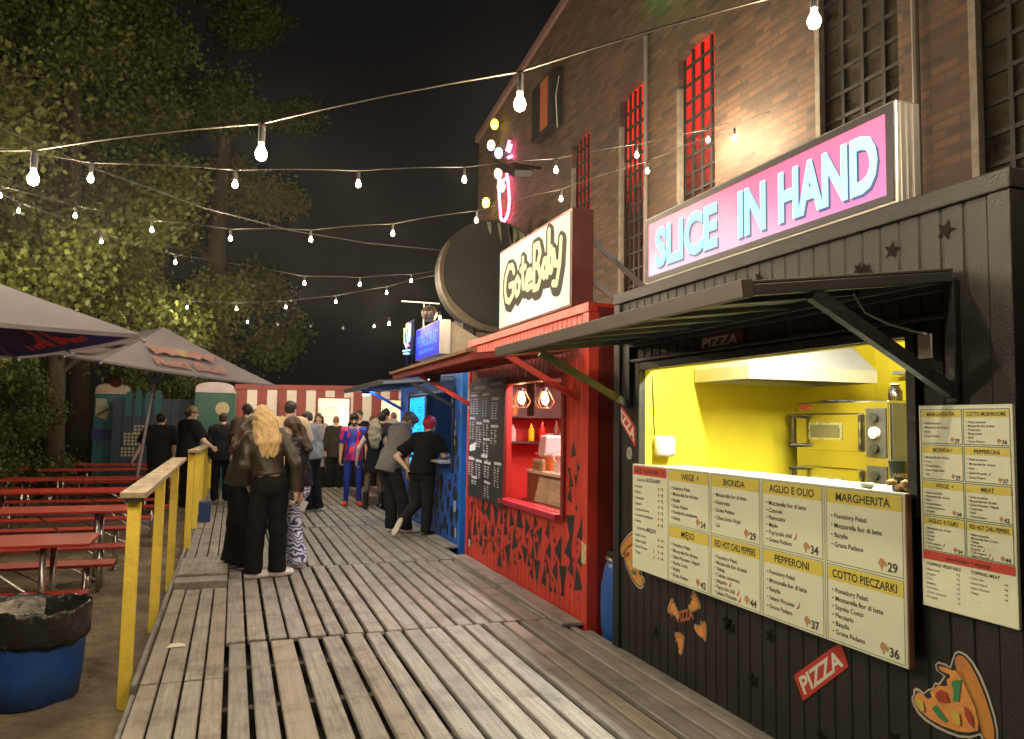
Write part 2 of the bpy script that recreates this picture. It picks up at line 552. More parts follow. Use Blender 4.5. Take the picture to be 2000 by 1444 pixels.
# ------------------------------------------------------------------ the food stalls (converted containers)
def corrugated(mb, X, y0, y1, z0, z1, m=0, pitch=0.102, g=0.013, d=0.006):
    """vertical-groove sheet on the plane x = X between y0 and y1 (grooves on a common grid)"""
    k0 = math.floor(y0 / pitch)
    pts = [(X, y0)]
    k = k0
    while k * pitch < y1 + pitch:
        c = k * pitch
        for dy, dx in ((-g * .8, 0), (-g * .3, d), (g * .3, d), (g * .8, 0)):
            yy = c + dy
            if y0 + 1e-4 < yy < y1 - 1e-4:
                pts.append((X + dx, yy))
        k += 1
    pts.append((X, y1))
    vs = [(x, y, z0) for x, y in pts] + [(x, y, z1) for x, y in pts]
    n = len(pts)
    mb.add(vs, [(i, i + n, i + 1 + n, i + 1) for i in range(n - 1)], m)

def stall(name, label, X, Y0, Y1, zt, dep, win, paint, inside, rail=None, zb=-0.12, side=None):
    wy0, wy1, wz0, wz1 = win
    root = empty(name, (X, (Y0 + Y1) / 2, zb), label, 'food stall', 'food stalls along the deck')
    mb = MB()
    zr = zt - 0.055
    for a, b, c, e in ((Y0 + .08, wy0, zb, zr), (wy1, Y1 - .08, zb, zr), (wy0, wy1, zb, wz0), (wy0, wy1, wz1, zr)):
        corrugated(mb, X, a, b, c, e)
    # inner lining of the front, seen through the hatch as its thickness
    t = 0.07
    xi = X + t
    for a, b, c, e in ((Y0, wy0, zb, zt), (wy1, Y1, zb, zt), (wy0, wy1, zb, wz0), (wy0, wy1, wz1, zt)):
        mb.box(X + .02, xi, a, b, c, e, 1)
    mb.build('front_wall', [paint, inside], root)
    mb = MB()
    mb.box(xi + .002, X + dep, Y0 + .02, Y0 + .07, zb, zt - .02, 0)
    mb.box(xi + .002, X + dep, Y1 - .07, Y1 - .02, zb, zt - .02, 0)
    mb.box(X + dep, X + dep + .05, Y0 + .02, Y1 - .02, zb, zt - .02, 0)
    mb.build('shell_wall', [inside], root)
    mb = MB()
    mb.box(X + .005, X + dep + .052, Y0 - .003, Y0 + .017, zb, zt - .01, 0)
    mb.box(X + .005, X + dep + .052, Y1 - .017, Y1 + .003, zb, zt - .01, 0)
    mb.build('side_wall', [side or paint], root)
    mb = MB()
    mb.box(X + .01, X + dep + .04, Y0 + .01, Y1 - .01, zt - .012, zt + .02)
    mb.build('roof', [paint], root)
    mb = MB()
    mb.box(X + .02, X + dep, Y0 + .03, Y1 - .03, zb, .02)
    mb.build('floor', [M('stall_floor', (.1, .1, .1), .7)], root)
    rl = rail or paint
    mb = MB()
    mb.box(X - .022, X + .06, Y0 - .01, Y1 + .01, zr, zt + .022)
    mb.build('top_rail', [rl], root, bevel=.006)
    for yy in (Y0 - .006, Y1 - .084):
        mb = MB()
        mb.box(X - .018, X + .075, yy, yy + .09, zb, zr - .002)
        mb.build('corner_post', [rl], root, bevel=.006)
    return root

def flap(root, X, zh, Y0, Y1, Xo, zo, topm, undm, ribs, trim=None):
    """hatch flap propped open: a framed panel from the hinge line (X, zh) to the outer edge (Xo, zo)"""
    mb = MB()
    d = Vector((Xo - X, 0, zo - zh)); ln = d.length; d.normalize()
    nrm = Vector((d.z, 0, -d.x))
    if nrm.z < 0: nrm = -nrm
    def P(s, y, w): return Vector((X, y, zh)) + d * s + nrm * w
    def slab(s0, s1, y0, y1, w0, w1, m):
        mb.hexa([P(s0, y0, w0), P(s0, y1, w0), P(s1, y1, w0), P(s1, y0, w0), P(s0, y0, w1), P(s0, y1, w1), P(s1, y1, w1), P(s1, y0, w1)], m)
    slab(0.0, ln, Y0, Y1, 0.0, 0.012, 0)
    slab(ln - .045, ln + .002, Y0 - .002, Y1 + .002, -.045, .018, 0)
    slab(0.01, .05, Y0, Y1, -.04, -.001, 1)
    for y in (Y0, Y1 - .04):
        slab(.051, ln - .046, y, y + .04, -.04, -.001, 1)
    for k in range(1, ribs):
        y = Y0 + (Y1 - Y0) * k / ribs
        slab(.051, ln - .046, y - .014, y + .014, -.025, -.001, 1)
    o = mb.build('awning', [topm, undm], root, bevel=.003)
    if trim:
        mb = MB()
        t = Y0
        while t < Y1:
            e = min(t + rnd.uniform(.7, 1.1), Y1)
            w = rnd.uniform(-.006, .006)
            mb.hexa([P(ln - .06, t, .02), P(ln - .06, e, .02), P(ln + .035, e, .02), P(ln + .035, t, .02), P(ln - .06, t, .045 + w), P(ln - .06, e, .045 - w), P(ln + .035, e, .045 - w), P(ln + .035, t, .045 + w)])
            t = e + .004
        mb.build('timber_trim', trim, root)
    return o

def star(f, u, v, r, rot=0.0, inner=.42):
    return [f(u + (r if k % 2 == 0 else r * inner) * math.sin(rot + math.pi * k / 5), v + (r if k % 2 == 0 else r * inner) * math.cos(rot + math.pi * k / 5), .0015) for k in range(10)]

# ---- black pizza stall
blackp = M('black_paint', (0.015, 0.0145, 0.0135), 0.5, var=.25, scale=5, bump=.25, bscale=90, dirt=.3, dirtcol=(.035, .03, .024), spec=.35)
blackf = M('black_steel', (0.018, 0.018, 0.018), 0.42, var=.3, scale=12, bump=.2)
yellow = M('yellow_wall', (0.84, 0.71, 0.045), 0.35, var=.06, scale=3)
XK = 2.61
KW = (2.41, 4.61, 1.27, 1.925)
K = stall('pizza_stall', 'black pizza stall with yellow inside, pink lit sign on top and cream menu boards', XK, 1.95, 5.0, 2.48, 2.35, KW, blackp, yellow)
mb = MB()   # hatch frame
for a in ((XK - .03, XK + .075, KW[0] - .05, KW[0] - .002, 1.2, KW[3] + .055), (XK - .03, XK + .075, KW[1] + .002, KW[1] + .05, 1.2, KW[3] + .055),
          (XK - .028, XK + .073, KW[0], KW[1], KW[3] + .002, KW[3] + .05)):
    mb.box(*a)
mb.build('hatch_frame', blackf, K, bevel=.004)
mb = MB()
mb.box(XK - .035, XK + .02, 2.17, 2.215, 1.655, 2.13)
mb.box(XK - .035, XK + .02, 4.74, 4.785, 1.68, 2.13)
mb.box(XK - .035, XK + .02, 2.217, 4.738, 2.09, 2.13)
mb.box(XK - .03, XK + .015, 2.217, 4.738, 1.985, 2.005)
mb.build('hinge_frame', blackf, K, bevel=.004)
flap(K, XK - .03, 2.16, 2.17, 4.80, 1.61, 2.035, M('awning_top', (.034, .027, .019), .6, var=.4, scale=8), M('awning_under', (.025, .025, .024), .5), 6)
for y in (2.19, 4.77):
    MB().bar((1.92, y, 2.03), (XK - .02, y, 1.69), .035, .05).build('brace', blackf, K)
mb = MB()   # white service shelf behind the boards
mb.box(XK - .06, XK + .34, KW[0] + .01, KW[1] - .01, 1.255, 1.285)
mb.build('service_shelf', M('shelf_white', (.40, .41, .39), .35, var=.08), K, bevel=.004)
f = facing(XK, 0, 0, .003)
mb = MB()
for y, z, r in ((2.486, 2.31, .045), (2.222, 2.335, .045), (2.673, 2.265, .035), (3.37, 2.345, .04), (3.923, 2.34, .04), (2.629, 2.25, .04), (3.3, 2.31, .03), (2.9, 2.26, .03)):
    mb.poly(star(f, -y, z, r, rnd.random()))
for k in range(34):
    y = rnd.uniform(2.0, 4.95); z = rnd.uniform(.08, .56 if 2.4 < y < 4.6 else 1.15)
    if (2.68 < y < 3.25 and .15 < z < .70) or y < 2.5 and z < .8 or (3.8 < y < 4.35 and z < .6) or y > 4.45: continue
    mb.poly(star(f, -y, z, rnd.uniform(.035, .06), rnd.random() * 6))
mb.build('star_decals', M('star_black', (.008, .008, .0075), .8, spec=.08), K)

white = M('sticker_white', (.62, .60, .54), .5)
red_d = M('decal_red', (.42, .035, .02), .5)
ink = M('ink', (.012, .012, .012), .5)
def decal_on(corners, txt):
    """red slanted decal with white word; corners TL,TR,BR,BL as (y,z)"""
    P0 = [np.array((-y, z)) for y, z in corners]
    def f2(u, v, w=0.0):   # bilinear
        p = (P0[3] * (1 - u) + P0[2] * u) * (1 - v) + (P0[0] * (1 - u) + P0[1] * u) * v
        return (XK - .003 - w, -p[0], p[1])
    mb = MB()
    mb.plate([(0, 0), (1, 0), (1, 1), (0, 1)], f2, .0015, 0)
    v, fc = text2d(txt, .03)
    wd = v[:, 0].max()
    mb.add([f2(.07 + .86 * p[0] / wd, .17 + .66 * p[1], .003) for p in v], fc, 1)
    mb.build('pizza_decal', [red_d, white], K)
decal_on([(3.13, .349), (2.817, .593), (2.77, .497), (3.064, .25)], 'PIZZA')
decal_on([(4.957, 1.74), (4.675, 1.519), (4.705, 1.401), (4.985, 1.626)], 'PIZZA')
mb = MB()
fh = facing(XK, 0, 0, .034)
mb.plate([(-3.92, 2.005), (-3.50, 2.005), (-3.50, 2.082), (-3.88, 2.082)], facing(XK, 0, 0, .006), .001, 0)
mb.text('PIZZA', facing(XK, 0, 0, .010), .055, w=.34, x=-3.89, y=2.015, bold=.03, m=1, slant=.15)
mb.build('header_lettering', [M('faded_red', (.12, .02, .015), .6), M('faded_white', (.42, .42, .38), .6)], K)

SL = dict(
 out=[(2.211,.72),(2.23,.709),(2.243,.681),(2.254,.649),(2.273,.654),(2.305,.653),(2.32,.637),(2.316,.617),(2.282,.605),(2.304,.572),(2.324,.568),(2.335,.544),(2.355,.533),(2.376,.512),(2.393,.519),(2.41,.521),(2.426,.509),(2.425,.491),(2.436,.473),(2.429,.447),(2.406,.421),(2.372,.405),(2.326,.397),(2.274,.395),(2.221,.399),(2.175,.413),(2.135,.439),(2.122,.423),(2.065,.425),(2.062,.481),(2.071,.528),(2.094,.596),(2.123,.656),(2.151,.694),(2.181,.715)],
 blk=[(2.213,.713),(2.227,.702),(2.237,.678),(2.249,.643),(2.275,.647),(2.305,.646),(2.314,.634),(2.306,.617),(2.272,.608),(2.298,.568),(2.321,.56),(2.328,.542),(2.352,.527),(2.378,.503),(2.396,.51),(2.414,.508),(2.418,.49),(2.427,.473),(2.42,.453),(2.397,.43),(2.365,.415),(2.322,.407),(2.271,.404),(2.221,.407),(2.176,.421),(2.131,.448),(2.117,.431),(2.069,.433),(2.069,.478),(2.078,.523),(2.101,.589),(2.131,.65),(2.159,.688),(2.185,.708)],
 cheese=[(2.227,.643),(2.245,.638),(2.267,.641),(2.299,.638),(2.303,.629),(2.287,.62),(2.255,.62),(2.252,.609),(2.268,.596),(2.265,.575),(2.282,.567),(2.308,.562),(2.345,.525),(2.337,.508),(2.356,.494),(2.376,.504),(2.4,.507),(2.412,.492),(2.422,.472),(2.415,.454),(2.392,.435),(2.351,.421),(2.293,.415),(2.229,.419),(2.18,.432),(2.141,.454),(2.138,.481),(2.151,.534),(2.176,.577),(2.202,.619)],
 crust=[(2.212,.704),(2.228,.688),(2.228,.667),(2.223,.647),(2.202,.624),(2.173,.583),(2.147,.54),(2.132,.484),(2.121,.441),(2.10,.436),(2.076,.44),(2.075,.479),(2.085,.523),(2.108,.586),(2.138,.646),(2.167,.685),(2.19,.704)],
 end=[(2.212,.704),(2.226,.689),(2.228,.667),(2.221,.652),(2.202,.651),(2.182,.662),(2.179,.681),(2.19,.699)],
 shade=[(2.201,.648),(2.189,.631),(2.161,.582),(2.139,.538),(2.126,.491),(2.113,.442),(2.121,.445),(2.132,.484),(2.147,.54),(2.173,.583),(2.214,.648)],
 g1=[(2.246,.595),(2.23,.606),(2.2,.617),(2.208,.575),(2.214,.533),(2.242,.525),(2.236,.563)],
 g2=[(2.335,.465),(2.313,.489),(2.291,.467),(2.263,.447),(2.279,.434),(2.308,.445)],
 r1=[(2.315,.532),(2.289,.553),(2.269,.55),(2.251,.521),(2.271,.509),(2.303,.503),(2.317,.518)],
 r2=[(2.191,.525),(2.172,.519),(2.155,.493),(2.154,.457),(2.173,.469),(2.188,.492)],
 y1=[(2.414,.477),(2.393,.487),(2.373,.477),(2.366,.446),(2.385,.44),(2.408,.454)],
 y2=[(2.249,.487),(2.23,.498),(2.212,.489),(2.207,.454),(2.219,.444),(2.244,.465)])
SLC = [('out', 0), ('blk', 1), ('cheese', 2), ('crust', 3), ('end', 4), ('shade', 5), ('g1', 6), ('g2', 6), ('r1', 7), ('r2', 7), ('y1', 8), ('y2', 8)]
SLM = [M('st_edge', (.42, .40, .36), .5), ink, M('st_cheese', (.62, .27, .07), .5, var=.18, scale=30), M('st_crust', (.50, .22, .04), .5, var=.12, scale=20), M('st_crust2', (.46, .18, .06), .5),
       M('st_shade', (.33, .15, .01), .5), M('st_green', (.03, .20, .07), .5), M('st_red', (.28, .04, .02), .5, var=.3, scale=50), M('st_yellow', (.48, .38, .06), .5)]
def slice_sticker(cy, cz, sc, rot=0.0, flip=1, detail=12, label=None):
    mb = MB()
    c, s_ = math.cos(rot), math.sin(rot)
    for li, (k, m) in enumerate(SLC[:detail]):
        pts = []
        for y, z in SL[k]:
            u, v = -(y - 2.25) * flip * sc, (z - .55) * sc
            pts.append((XK - .003 - .0008 * li, cy - (c * u - s_ * v), cz + s_ * u + c * v))
        mb.poly(pts, m)
    o = mb.build('slice_sticker', SLM, K)
    if label: o['label'] = label
slice_sticker(2.25, .55, 1.0, label='big bitten pizza slice sticker with green pepper')
slice_sticker(4.70, .66, 1.05, rot=R(-35), flip=-1, label='drooping pizza slice sticker half behind the menu board')
for cy, cz, ro in ((3.997, .512, .3), (4.225, .405, 2.2), (3.918, .377, -.4), (4.154, .235, 1.2)):
    slice_sticker(cy, cz, .36, rot=ro, detail=6)
mb = MB()
fr = facing(XK, 0, 0, .004)
c, s_ = math.cos(.35), math.sin(.35)
mb.text('PIZZA', lambda u, v, w=0: fr(-4.17 + c * u - s_ * v, .352 + s_ * u + c * v, w), .06, w=.19, bold=.05, m=0)
mb.build('pizza_decal', [M('st_pinkred', (.40, .12, .06), .5)], K)
mb = MB()
mb.poly([fr(-4.79 + .042 * math.cos(t), 1.357 + .045 * math.sin(t), 0) for t in np.linspace(0, 2 * math.pi, 24, False)])
mb.build('round_sticker', [M('st_grey', (.25, .24, .22), .5, var=.4, scale=40)], K)

# interior of the pizza stall
steel = M('steel', (.55, .55, .53), .28, metal=.9, var=.08, scale=20)
satin = M('satin_steel', (.62, .62, .60), .38, metal=.6, var=.06, scale=8)
H = empty('extractor_hood', (3.7, 4.6, 1.88), 'white steel extractor hood on the yellow wall of the pizza stall', 'hood')
hx0, hx1, hy0, hy1 = 3.22, 4.32, 4.27, 4.92
mb = MB()
zb, zl, zt = 1.875, 1.965, 2.30
# canopy walls: lip and sloping upper part
for z0, z1, i0, i1 in ((zb, zl, 0, 0), (zl, zt, 0, .22)):
    a = [(hx0 + i0, hy0 + i0, z0), (hx1 - i0, hy0 + i0, z0), (hx1 - i0, hy1, z0), (hx0 + i0, hy1, z0)]
    b = [(hx0 + i1, hy0 + i1, z1), (hx1 - i1, hy0 + i1, z1), (hx1 - i1, hy1, z1), (hx0 + i1, hy1, z1)]
    mb.add(a + b, [(0, 1, 5, 4), (1, 2, 6, 5), (2, 3, 7, 6), (3, 0, 4, 7)] + ([(4, 5, 6, 7)] if i1 else []))
mb.build('canopy', satin, H, bevel=.004)
mb = MB()
mb.box(hx0 + .02, hx1 - .02, hy0 + .02, hy1 - .01, zb + .03, zb + .04)
mb.build('filter', M('filter_steel', (.35, .34, .3), .45, metal=.7), H)

OV = empty('pizza_oven', (4.4, 4.4, 1.0), 'two deck stainless pizza oven with round dials in the yellow kitchen', 'oven')
ox = 3.93
ovs = M('oven_steel', (.52, .49, .42), .20, metal=1.0, var=.06, scale=15)
mb = MB()
mb.box(ox, 4.88, 3.80, 4.66, .96, 1.735)
mb.build('body', [ovs], OV, bevel=.008)
mb = MB(); mb.box(ox + .02, 4.87, 3.785, 3.798, .97, 1.72); mb.build('side_panel', [M('oven_black', (.02, .02, .02), .4)], OV)
mb = MB(); mb.box(4.0, 4.85, 3.85, 4.62, .1, .958); mb.build('stand', [M('oven_stand', (.1, .1, .1), .5)], OV)
for dz in (1.395, 1.02):
    mb = MB(); mb.box(ox - .03, ox - .001, 4.02, 4.63, dz, dz + .26)
    d = mb.build('oven_door', [ovs], OV, bevel=.012)
    mb = MB(); mb.box(ox - .036, ox - .031, 4.17, 4.49, dz + .075, dz + .195); mb.build('window_frame', [steel], d, bevel=.004)
    mb = MB(); mb.box(ox - .039, ox - .0365, 4.19, 4.47, dz + .09, dz + .18); mb.build('pane', [M('oven_glass', (.06, .055, .03), .1)], d)
    mb = MB()
    mb.tube([(ox - .10, 4.58, dz + .03), (ox - .10, 4.58, dz + .24)], .012, 8)
    for z in (dz + .03, dz + .24):
        mb.tube([(ox - .001, 4.58, z), (ox - .13, 4.58, z)], .014, 8)
    mb.build('handle', [M('bakelite', (.015, .013, .012), .3)], d)
    mb = MB(); mb.box(ox - .008, ox - .001, 3.82, 3.985, dz - .03, dz + .29)
    p = mb.build('control_panel', [M('panel_black', (.03, .03, .03), .35)], OV, bevel=.003)
    for z, mt in ((dz + .23, 0), (dz + .13, 1), (dz + .03, 0)):
        mb = MB()
        mb.tube([(ox - .009, 3.90, z), (ox - .035, 3.90, z)], .030 if mt == 0 else .038, 16)
        mb.build('dial', [ink if mt == 0 else white], p)
mb = MB(); mb.box(ox - .004, ox - .0005, 4.50, 4.62, 1.685, 1.715); mb.build('badge', [M('badge_red', (.3, .04, .03), .4)], OV)

def bottle(name, label, loc, h, r, mat, capm, neck=.35, group=None):
    o = empty(name, loc, label, 'bottle', group)
    mb = MB()
    mb.lathe([(r * .95, 0), (r, .01), (r, h * .58), (r * neck, h * .78), (r * neck, h * .9)], loc, 16)
    mb.build('body', mat, o, smooth=True)
    mb = MB(); mb.lathe([(r * neck * 1.25, h * .9), (r * neck * 1.25, h * .97), (r * neck * .5, h)], loc, 12)
    mb.build('cap', capm, o)
    return o
darkb = M('dark_bottle', (.02, .012, .008), .2)
bottle('bottle', 'dark bottle with a beige cap on top of the pizza oven', (4.25, 4.05, 1.737), .13, .045, darkb, M('beige', (.55, .40, .25), .5), .6)
bottle('bottle', 'dark bottle with a black cap beside the beige capped one on the oven', (4.4, 4.0, 1.737), .11, .04, darkb, ink, .6)
mb = MB(); mb.lathe([(.001, 0), (.17, .004), (.175, .012), (.17, .012), (.001, .008)], (4.15, 4.42, 1.738), 24)
tag(mb.build('pizza_pan', steel, smooth=False), 'flat round steel pan lying on top of the pizza oven', 'pan')
mb = MB(); mb.box(XK + .09, XK + .11, 4.72, 4.86, 1.33, 1.47)
pd = empty('paper_dispenser', (XK + .2, 4.9, 1.3), 'white rounded paper dispenser on the far yellow wall', 'dispenser')
mb = MB(); mb.lathe([(.07, 0), (.085, .03), (.085, .13), (.07, .15)], (2.93, 4.86, 1.33), 16, sy=.6); mb.build('body', white, pd, smooth=True)
mb = MB(); mb.tube([(2.87, 4.90, 1.48), (2.86, 4.915, 1.9), (2.85, 4.92, 2.2)], .006, 6); mb.build('cable', ink, pd)
tl = empty('ceiling_lamp', (3.3, 3.6, 2.40), 'bright white tube lamp under the ceiling of the pizza stall', 'lamp')
mb = MB(); mb.box(3.05, 3.15, 2.3, 4.2, 2.425, 2.455); mb.build('housing', white, tl)
mb = MB(); mb.box(3.06, 3.14, 2.32, 4.18, 2.40, 2.424); mb.build('tube', EM('tube_white', (1.0, .96, .80), 320), tl)
mb = MB(); mb.box(4.80, 4.94, 4.1, 4.6, 1.97, 2.0)
tag(mb.build('wall_shelf', satin, bevel=.004), 'small steel shelf on the back wall beside the extractor hood', 'shelf')
# cup with bread on the service shelf
cp = empty('paper_cup', (XK + .06, 2.515, 1.285), 'dark green paper cup at the right end of the service shelf', 'cup')
mb = MB(); mb.lathe([(.040, 0), (.056, .13), (.059, .132), (.055, .132), (.038, .01)], (XK + .06, 2.515, 1.285), 20); mb.build('body', M('cup_green', (.015, .03, .015), .5), cp)
mb = MB()
cy_ = lambda u, v, w=0: (XK + .06 - math.cos(u / .053) * (.0495 + .12 * (v)), 2.515 - math.sin(u / .053) * (.0495 + .12 * v), 1.285 + .065 + v)
mb.text('JAMESON', cy_, .017, x=.045, align='C', bold=.02); mb.build('lettering', M('cup_gold', (.55, .45, .22), .5), cp)
mb = MB()
for k in range(7):
    mb.ball((XK - .01 + rnd.uniform(-.04, .02), 2.46 + rnd.uniform(-.04, .05), 1.302 + rnd.uniform(0, .03)), rnd.uniform(.014, .024), 7, sz=rnd.uniform(.6, 1.0))
tag(mb.build('bread_pieces', M('bread', (.58, .38, .15), .8, var=.3, scale=30), smooth=True), 'golden bread pieces heaped in front of the paper cup', 'bread')
mb = MB(); mb.lathe([(.018, 0), (.028, .012), (.03, .026), (.026, .026), (.015, .008)], (XK + .05, 2.70, 1.285), 16)
tag(mb.build('small_bowl', M('bowl_pale', (.5, .52, .4), .4), smooth=True), 'small pale bowl on the service shelf left of the cup', 'bowl')
# tag hanging by a cord under the black awning
hg = empty('hanging_tag', (2.44, 2.36, 1.9), 'small pale tag dangling from a looped cord under the black awning', 'tag')
mb = MB(); mb.tube([(2.36, 2.45, 2.10), (2.39, 2.42, 2.02), (2.45, 2.36, 1.97), (2.56, 2.28, 1.925)], .005, 6); mb.build('cord', M('cord_pale', (.4, .5, .42), .7), hg)
mb = MB(); mb.box(2.545, 2.553, 2.25, 2.31, 1.83, 1.925); mb.build('card', M('tag_pale', (.6, .55, .5), .6), hg)

# ---- lit pink sign
pinkm = bpy.data.materials.new('pink_panel'); pinkm.use_nodes = True
nt = pinkm.node_tree; b = nt.nodes['Principled BSDF']
b.inputs['Base Color'].default_value = (.5, .1, .2, 1); b.inputs['Roughness'].default_value = .25
tc = nt.nodes.new('ShaderNodeTexCoord'); sp = nt.nodes.new('ShaderNodeSeparateXYZ'); nt.links.new(tc.outputs['Object'], sp.inputs[0])
mr = nt.nodes.new('ShaderNodeMapRange'); mr.inputs[1].default_value = .04; mr.inputs[2].default_value = .42; nt.links.new(sp.outputs['Z'], mr.inputs[0])
cr = nt.nodes.new('ShaderNodeValToRGB')
cr.color_ramp.elements[0].color = (.50, .115, .36, 1); cr.color_ramp.elements[1].color = (.85, .10, .21, 1)
nt.links.new(mr.outputs[0], cr.inputs[0]); nt.links.new(cr.outputs[0], b.inputs['Emission Color']); b.inputs['Emission Strength'].default_value = 1.0
SG = empty('lightbox_sign', (2.59, 3.5, 2.502), 'long pink lightbox sign with pale blue capitals on the black stall', 'sign')
sy0, sy1, sz0, sz1 = 2.445, 4.56, 2.504, 2.955
mb = MB(); mb.box(2.60, 2.735, sy0, sy1, sz0, sz1); 
alu = M('aluminium', (.62, .60, .56), .32, metal=.85, var=.1, scale=5, stretch=(1, 1, .3))
mb.build('box', alu, SG, bevel=.006)
mb = MB()
for yy in (2.62, 2.655, 2.69):
    mb.box(yy, yy + .012, sy0 - .008, sy0 - .001, sz0 + .01, sz1 - .01)
mb.build('side_ribs', alu, SG)
mb = MB()
mb.box(2.592, 2.599, sy0 + .012, sy1 - .012, sz0 + .012, sz0 + .045); mb.box(2.592, 2.599, sy0 + .012, sy1 - .012, sz1 - .045, sz1 - .012)
mb.box(2.592, 2.599, sy0 + .012, sy0 + .05, sz0 + .046, sz1 - .046); mb.box(2.592, 2.599, sy1 - .05, sy1 - .012, sz0 + .046, sz1 - .046)
mb.build('border', M('sign_black', (.02, .02, .025), .5), SG)
mb = MB(); mb.box(2.594, 2.5985, sy0 + .051, sy1 - .051, sz0 + .047, sz1 - .047); mb.build('face', pinkm, SG)
f = facing(2.594, 0, 0, .0005)
mb = MB(); mb2 = MB()
for word, x, w in (('SLICE', -4.42, .70), ('IN', -3.53, .24), ('HAND', -3.19, .65)):
    dz = -.0
    mb2.text(word, f, .25, w=w, x=x + .014, y=2.607 - .014, bold=.05, depth=.0005)
    mb.text(word, f, .25, w=w, x=x, y=2.607, bold=.045, depth=.0015)
mb2.build('letter_shadow', M('sign_navy', (.02, .03, .09), .5, emit=(.03, .05, .16), estr=.8), SG)
mb.build('lettering', EM('sign_cyan', (.27, .72, .95), 1.05, (.2, .5, .7)), SG)

# ---- cream menu boards
cream = M('board_cream', (.68, .735, .57), .38, var=.04, scale=4, bump=.15, bscale=250)
headm = M('board_yellow', (.64, .55, .10), .4, var=.05)
redh = M('board_red', (.55, .07, .05), .4)
linem = M('board_line', (.12, .20, .10), .5)
chilim = M('chili_red', (.4, .03, .02), .4)
handm = M('hand_slice', (.42, .24, .10), .5, var=.3, scale=80)
leafm = M('leaf_ink', (.08, .22, .03), .5)
txtm = M('menu_ink', (.035, .045, .025), .5)
PIZ = [('WEGE', ['Pomidory Pelati', 'Mozzarella fior di latte', 'Bazylia', 'Grana Padano', 'Pomidorki koktajlowe', 'Rukola'], '34', 1, ()),
       ('MIĘSO', ['Pomidory Pelati', 'Mozzarella fior di latte', 'Salami Piccante / Napoli', 'Szynka Cotto', 'Bazylia', 'Grana Padano'], '42', 0, ()),
       ('BIONDA', ['Mozzarella fior di latte', 'Kukurydza', 'Grana Padano', 'Oliwa Extra Virgin', 'Sól'], '29', 0, ()),
       ('RED HOT CHILI PEPPERS', ['Pomidory Pelati', 'Mozzarella fior di latte', "'Nduja", 'Cebula czerwona', 'Jalapeño', 'Papryczki chili', 'Salami Piccante'], '44', 0, (4, 5, 6)),
       ('AGLIO E OLIO', ['Mozzarella fior di latte', 'Czosnek', 'Pietruszka', 'Masło', 'Papryczki chili', 'Grana Padano'], '34', 0, (4,)),
       ('PEPPERONI', ['Pomidory Pelati', 'Mozzarella fior di latte', 'Bazylia', 'Salami Piccante', 'Grana Padano'], '37', 0, (3,)),
       ('MARGHERITA', ['Pomidory Pelati', 'Mozzarella fior di latte', 'Bazylia', 'Grana Padano'], '29', 0, ()),
       ('COTTO PIECZARKI', ['Pomidory Pelati', 'Mozzarella fior di latte', 'Szynka Cotto', 'Pieczarki', 'Bazylia', 'Grana Padano'], '36', 0, ())]
def chili(mb, f, x, y, s, m):
    mb.poly([f(x + s * a, y + s * b, .0012) for a, b in ((0, 0), (.35, .1), (.7, .5), (.85, 1.0), (.95, 1.05), (.95, .6), (.75, .1), (.4, -.15))], m)
def handslice(mb, f, x, y, s, m):
    mb.poly([f(x + s * a, y + s * b, .0012) for a, b in ((0, .55), (.25, .95), (.6, .9), (1, .55), (1.0, .25), (.75, .2), (.6, .35), (.5, -.1), (.38, -.25), (.25, .1), (.05, .3))], m)
def cell(mb, f, x0, y0, w, h, data, hh, th, head_h, line=.0):
    """one pizza: yellow heading, ingredient list and price; m: 0 cream 1 yellow 2 text 3 line 4 chili 5 hand 6 leaf"""
    title, items, price, leaf, ch = data
    e = .0012
    for a, b, c_, d in ((x0, y0, w, .003), (x0, y0 + h - .003, w, .003), (x0, y0, .003, h), (x0 + w - .003, y0, .003, h)):
        mb.poly([f(a, b, e), f(a + c_, b, e), f(a + c_, b + d, e), f(a, b + d, e)], 3)
    yh = y0 + h - .006 - hh
    mb.poly([f(x0 + .004, yh, e), f(x0 + w - .004, yh, e), f(x0 + w - .004, yh + hh, e), f(x0 + .004, yh + hh, e)], 1)
    mb.text(title, f, head_h, x=x0 + w / 2, y=yh + (hh - head_h) / 2, align='C', bold=.022, m=2, depth=.002, maxw=w * .84)
    if leaf:
        tw = w * .22
        mb.poly([f(x0 + w / 2 + tw + a * head_h, yh + (hh - head_h) / 2 + b * head_h, .002) for a, b in ((0, .2), (.15, .7), (.5, 1.0), (.55, .5), (.3, .15))], 6)
    k = 0
    gap = th * (1.95 if len(items) < 6 else 1.68 if len(items) == 6 else 1.5)
    top = yh - (.045 if len(items) < 5 else .032) * (h / .34) - th
    for i, t in enumerate(items):
        yy = top - i * gap
        mb.text('• ' + t, f, th, x=x0 + w * .07, y=yy, bold=.012, m=2, depth=.0012)
        if i in ch:
            wd = text2d('• ' + t, .012)[0][:, 0].max() * th
            chili(mb, f, x0 + w * .07 + wd + th * .5, yy, th * 1.3, 4)
    ph = th * 1.75
    mb.text(price, f, ph, x=x0 + w * .93, y=y0 + h * .05, align='R', bold=.03, m=2, depth=.0012)
    handslice(mb, f, x0 + w * .93 - ph * 2.6, y0 + h * .07, ph * 1.15, 5)
BM = [cream, headm, txtm, linem, chilim, handm, leafm, redh]
edges = [4.612, 4.166, 3.719, 3.272, 2.826, 2.379]
xb = XK - .075
labs = ['cream menu board with a red heading and two topping lists, at the far end', 'cream menu board headed WEGE and MIĘSO', 'cream menu board headed BIONDA and RED HOT CHILI PEPPERS', 'cream menu board headed AGLIO E OLIO and PEPPERONI', 'cream menu board headed MARGHERITA and COTTO PIECZARKI']
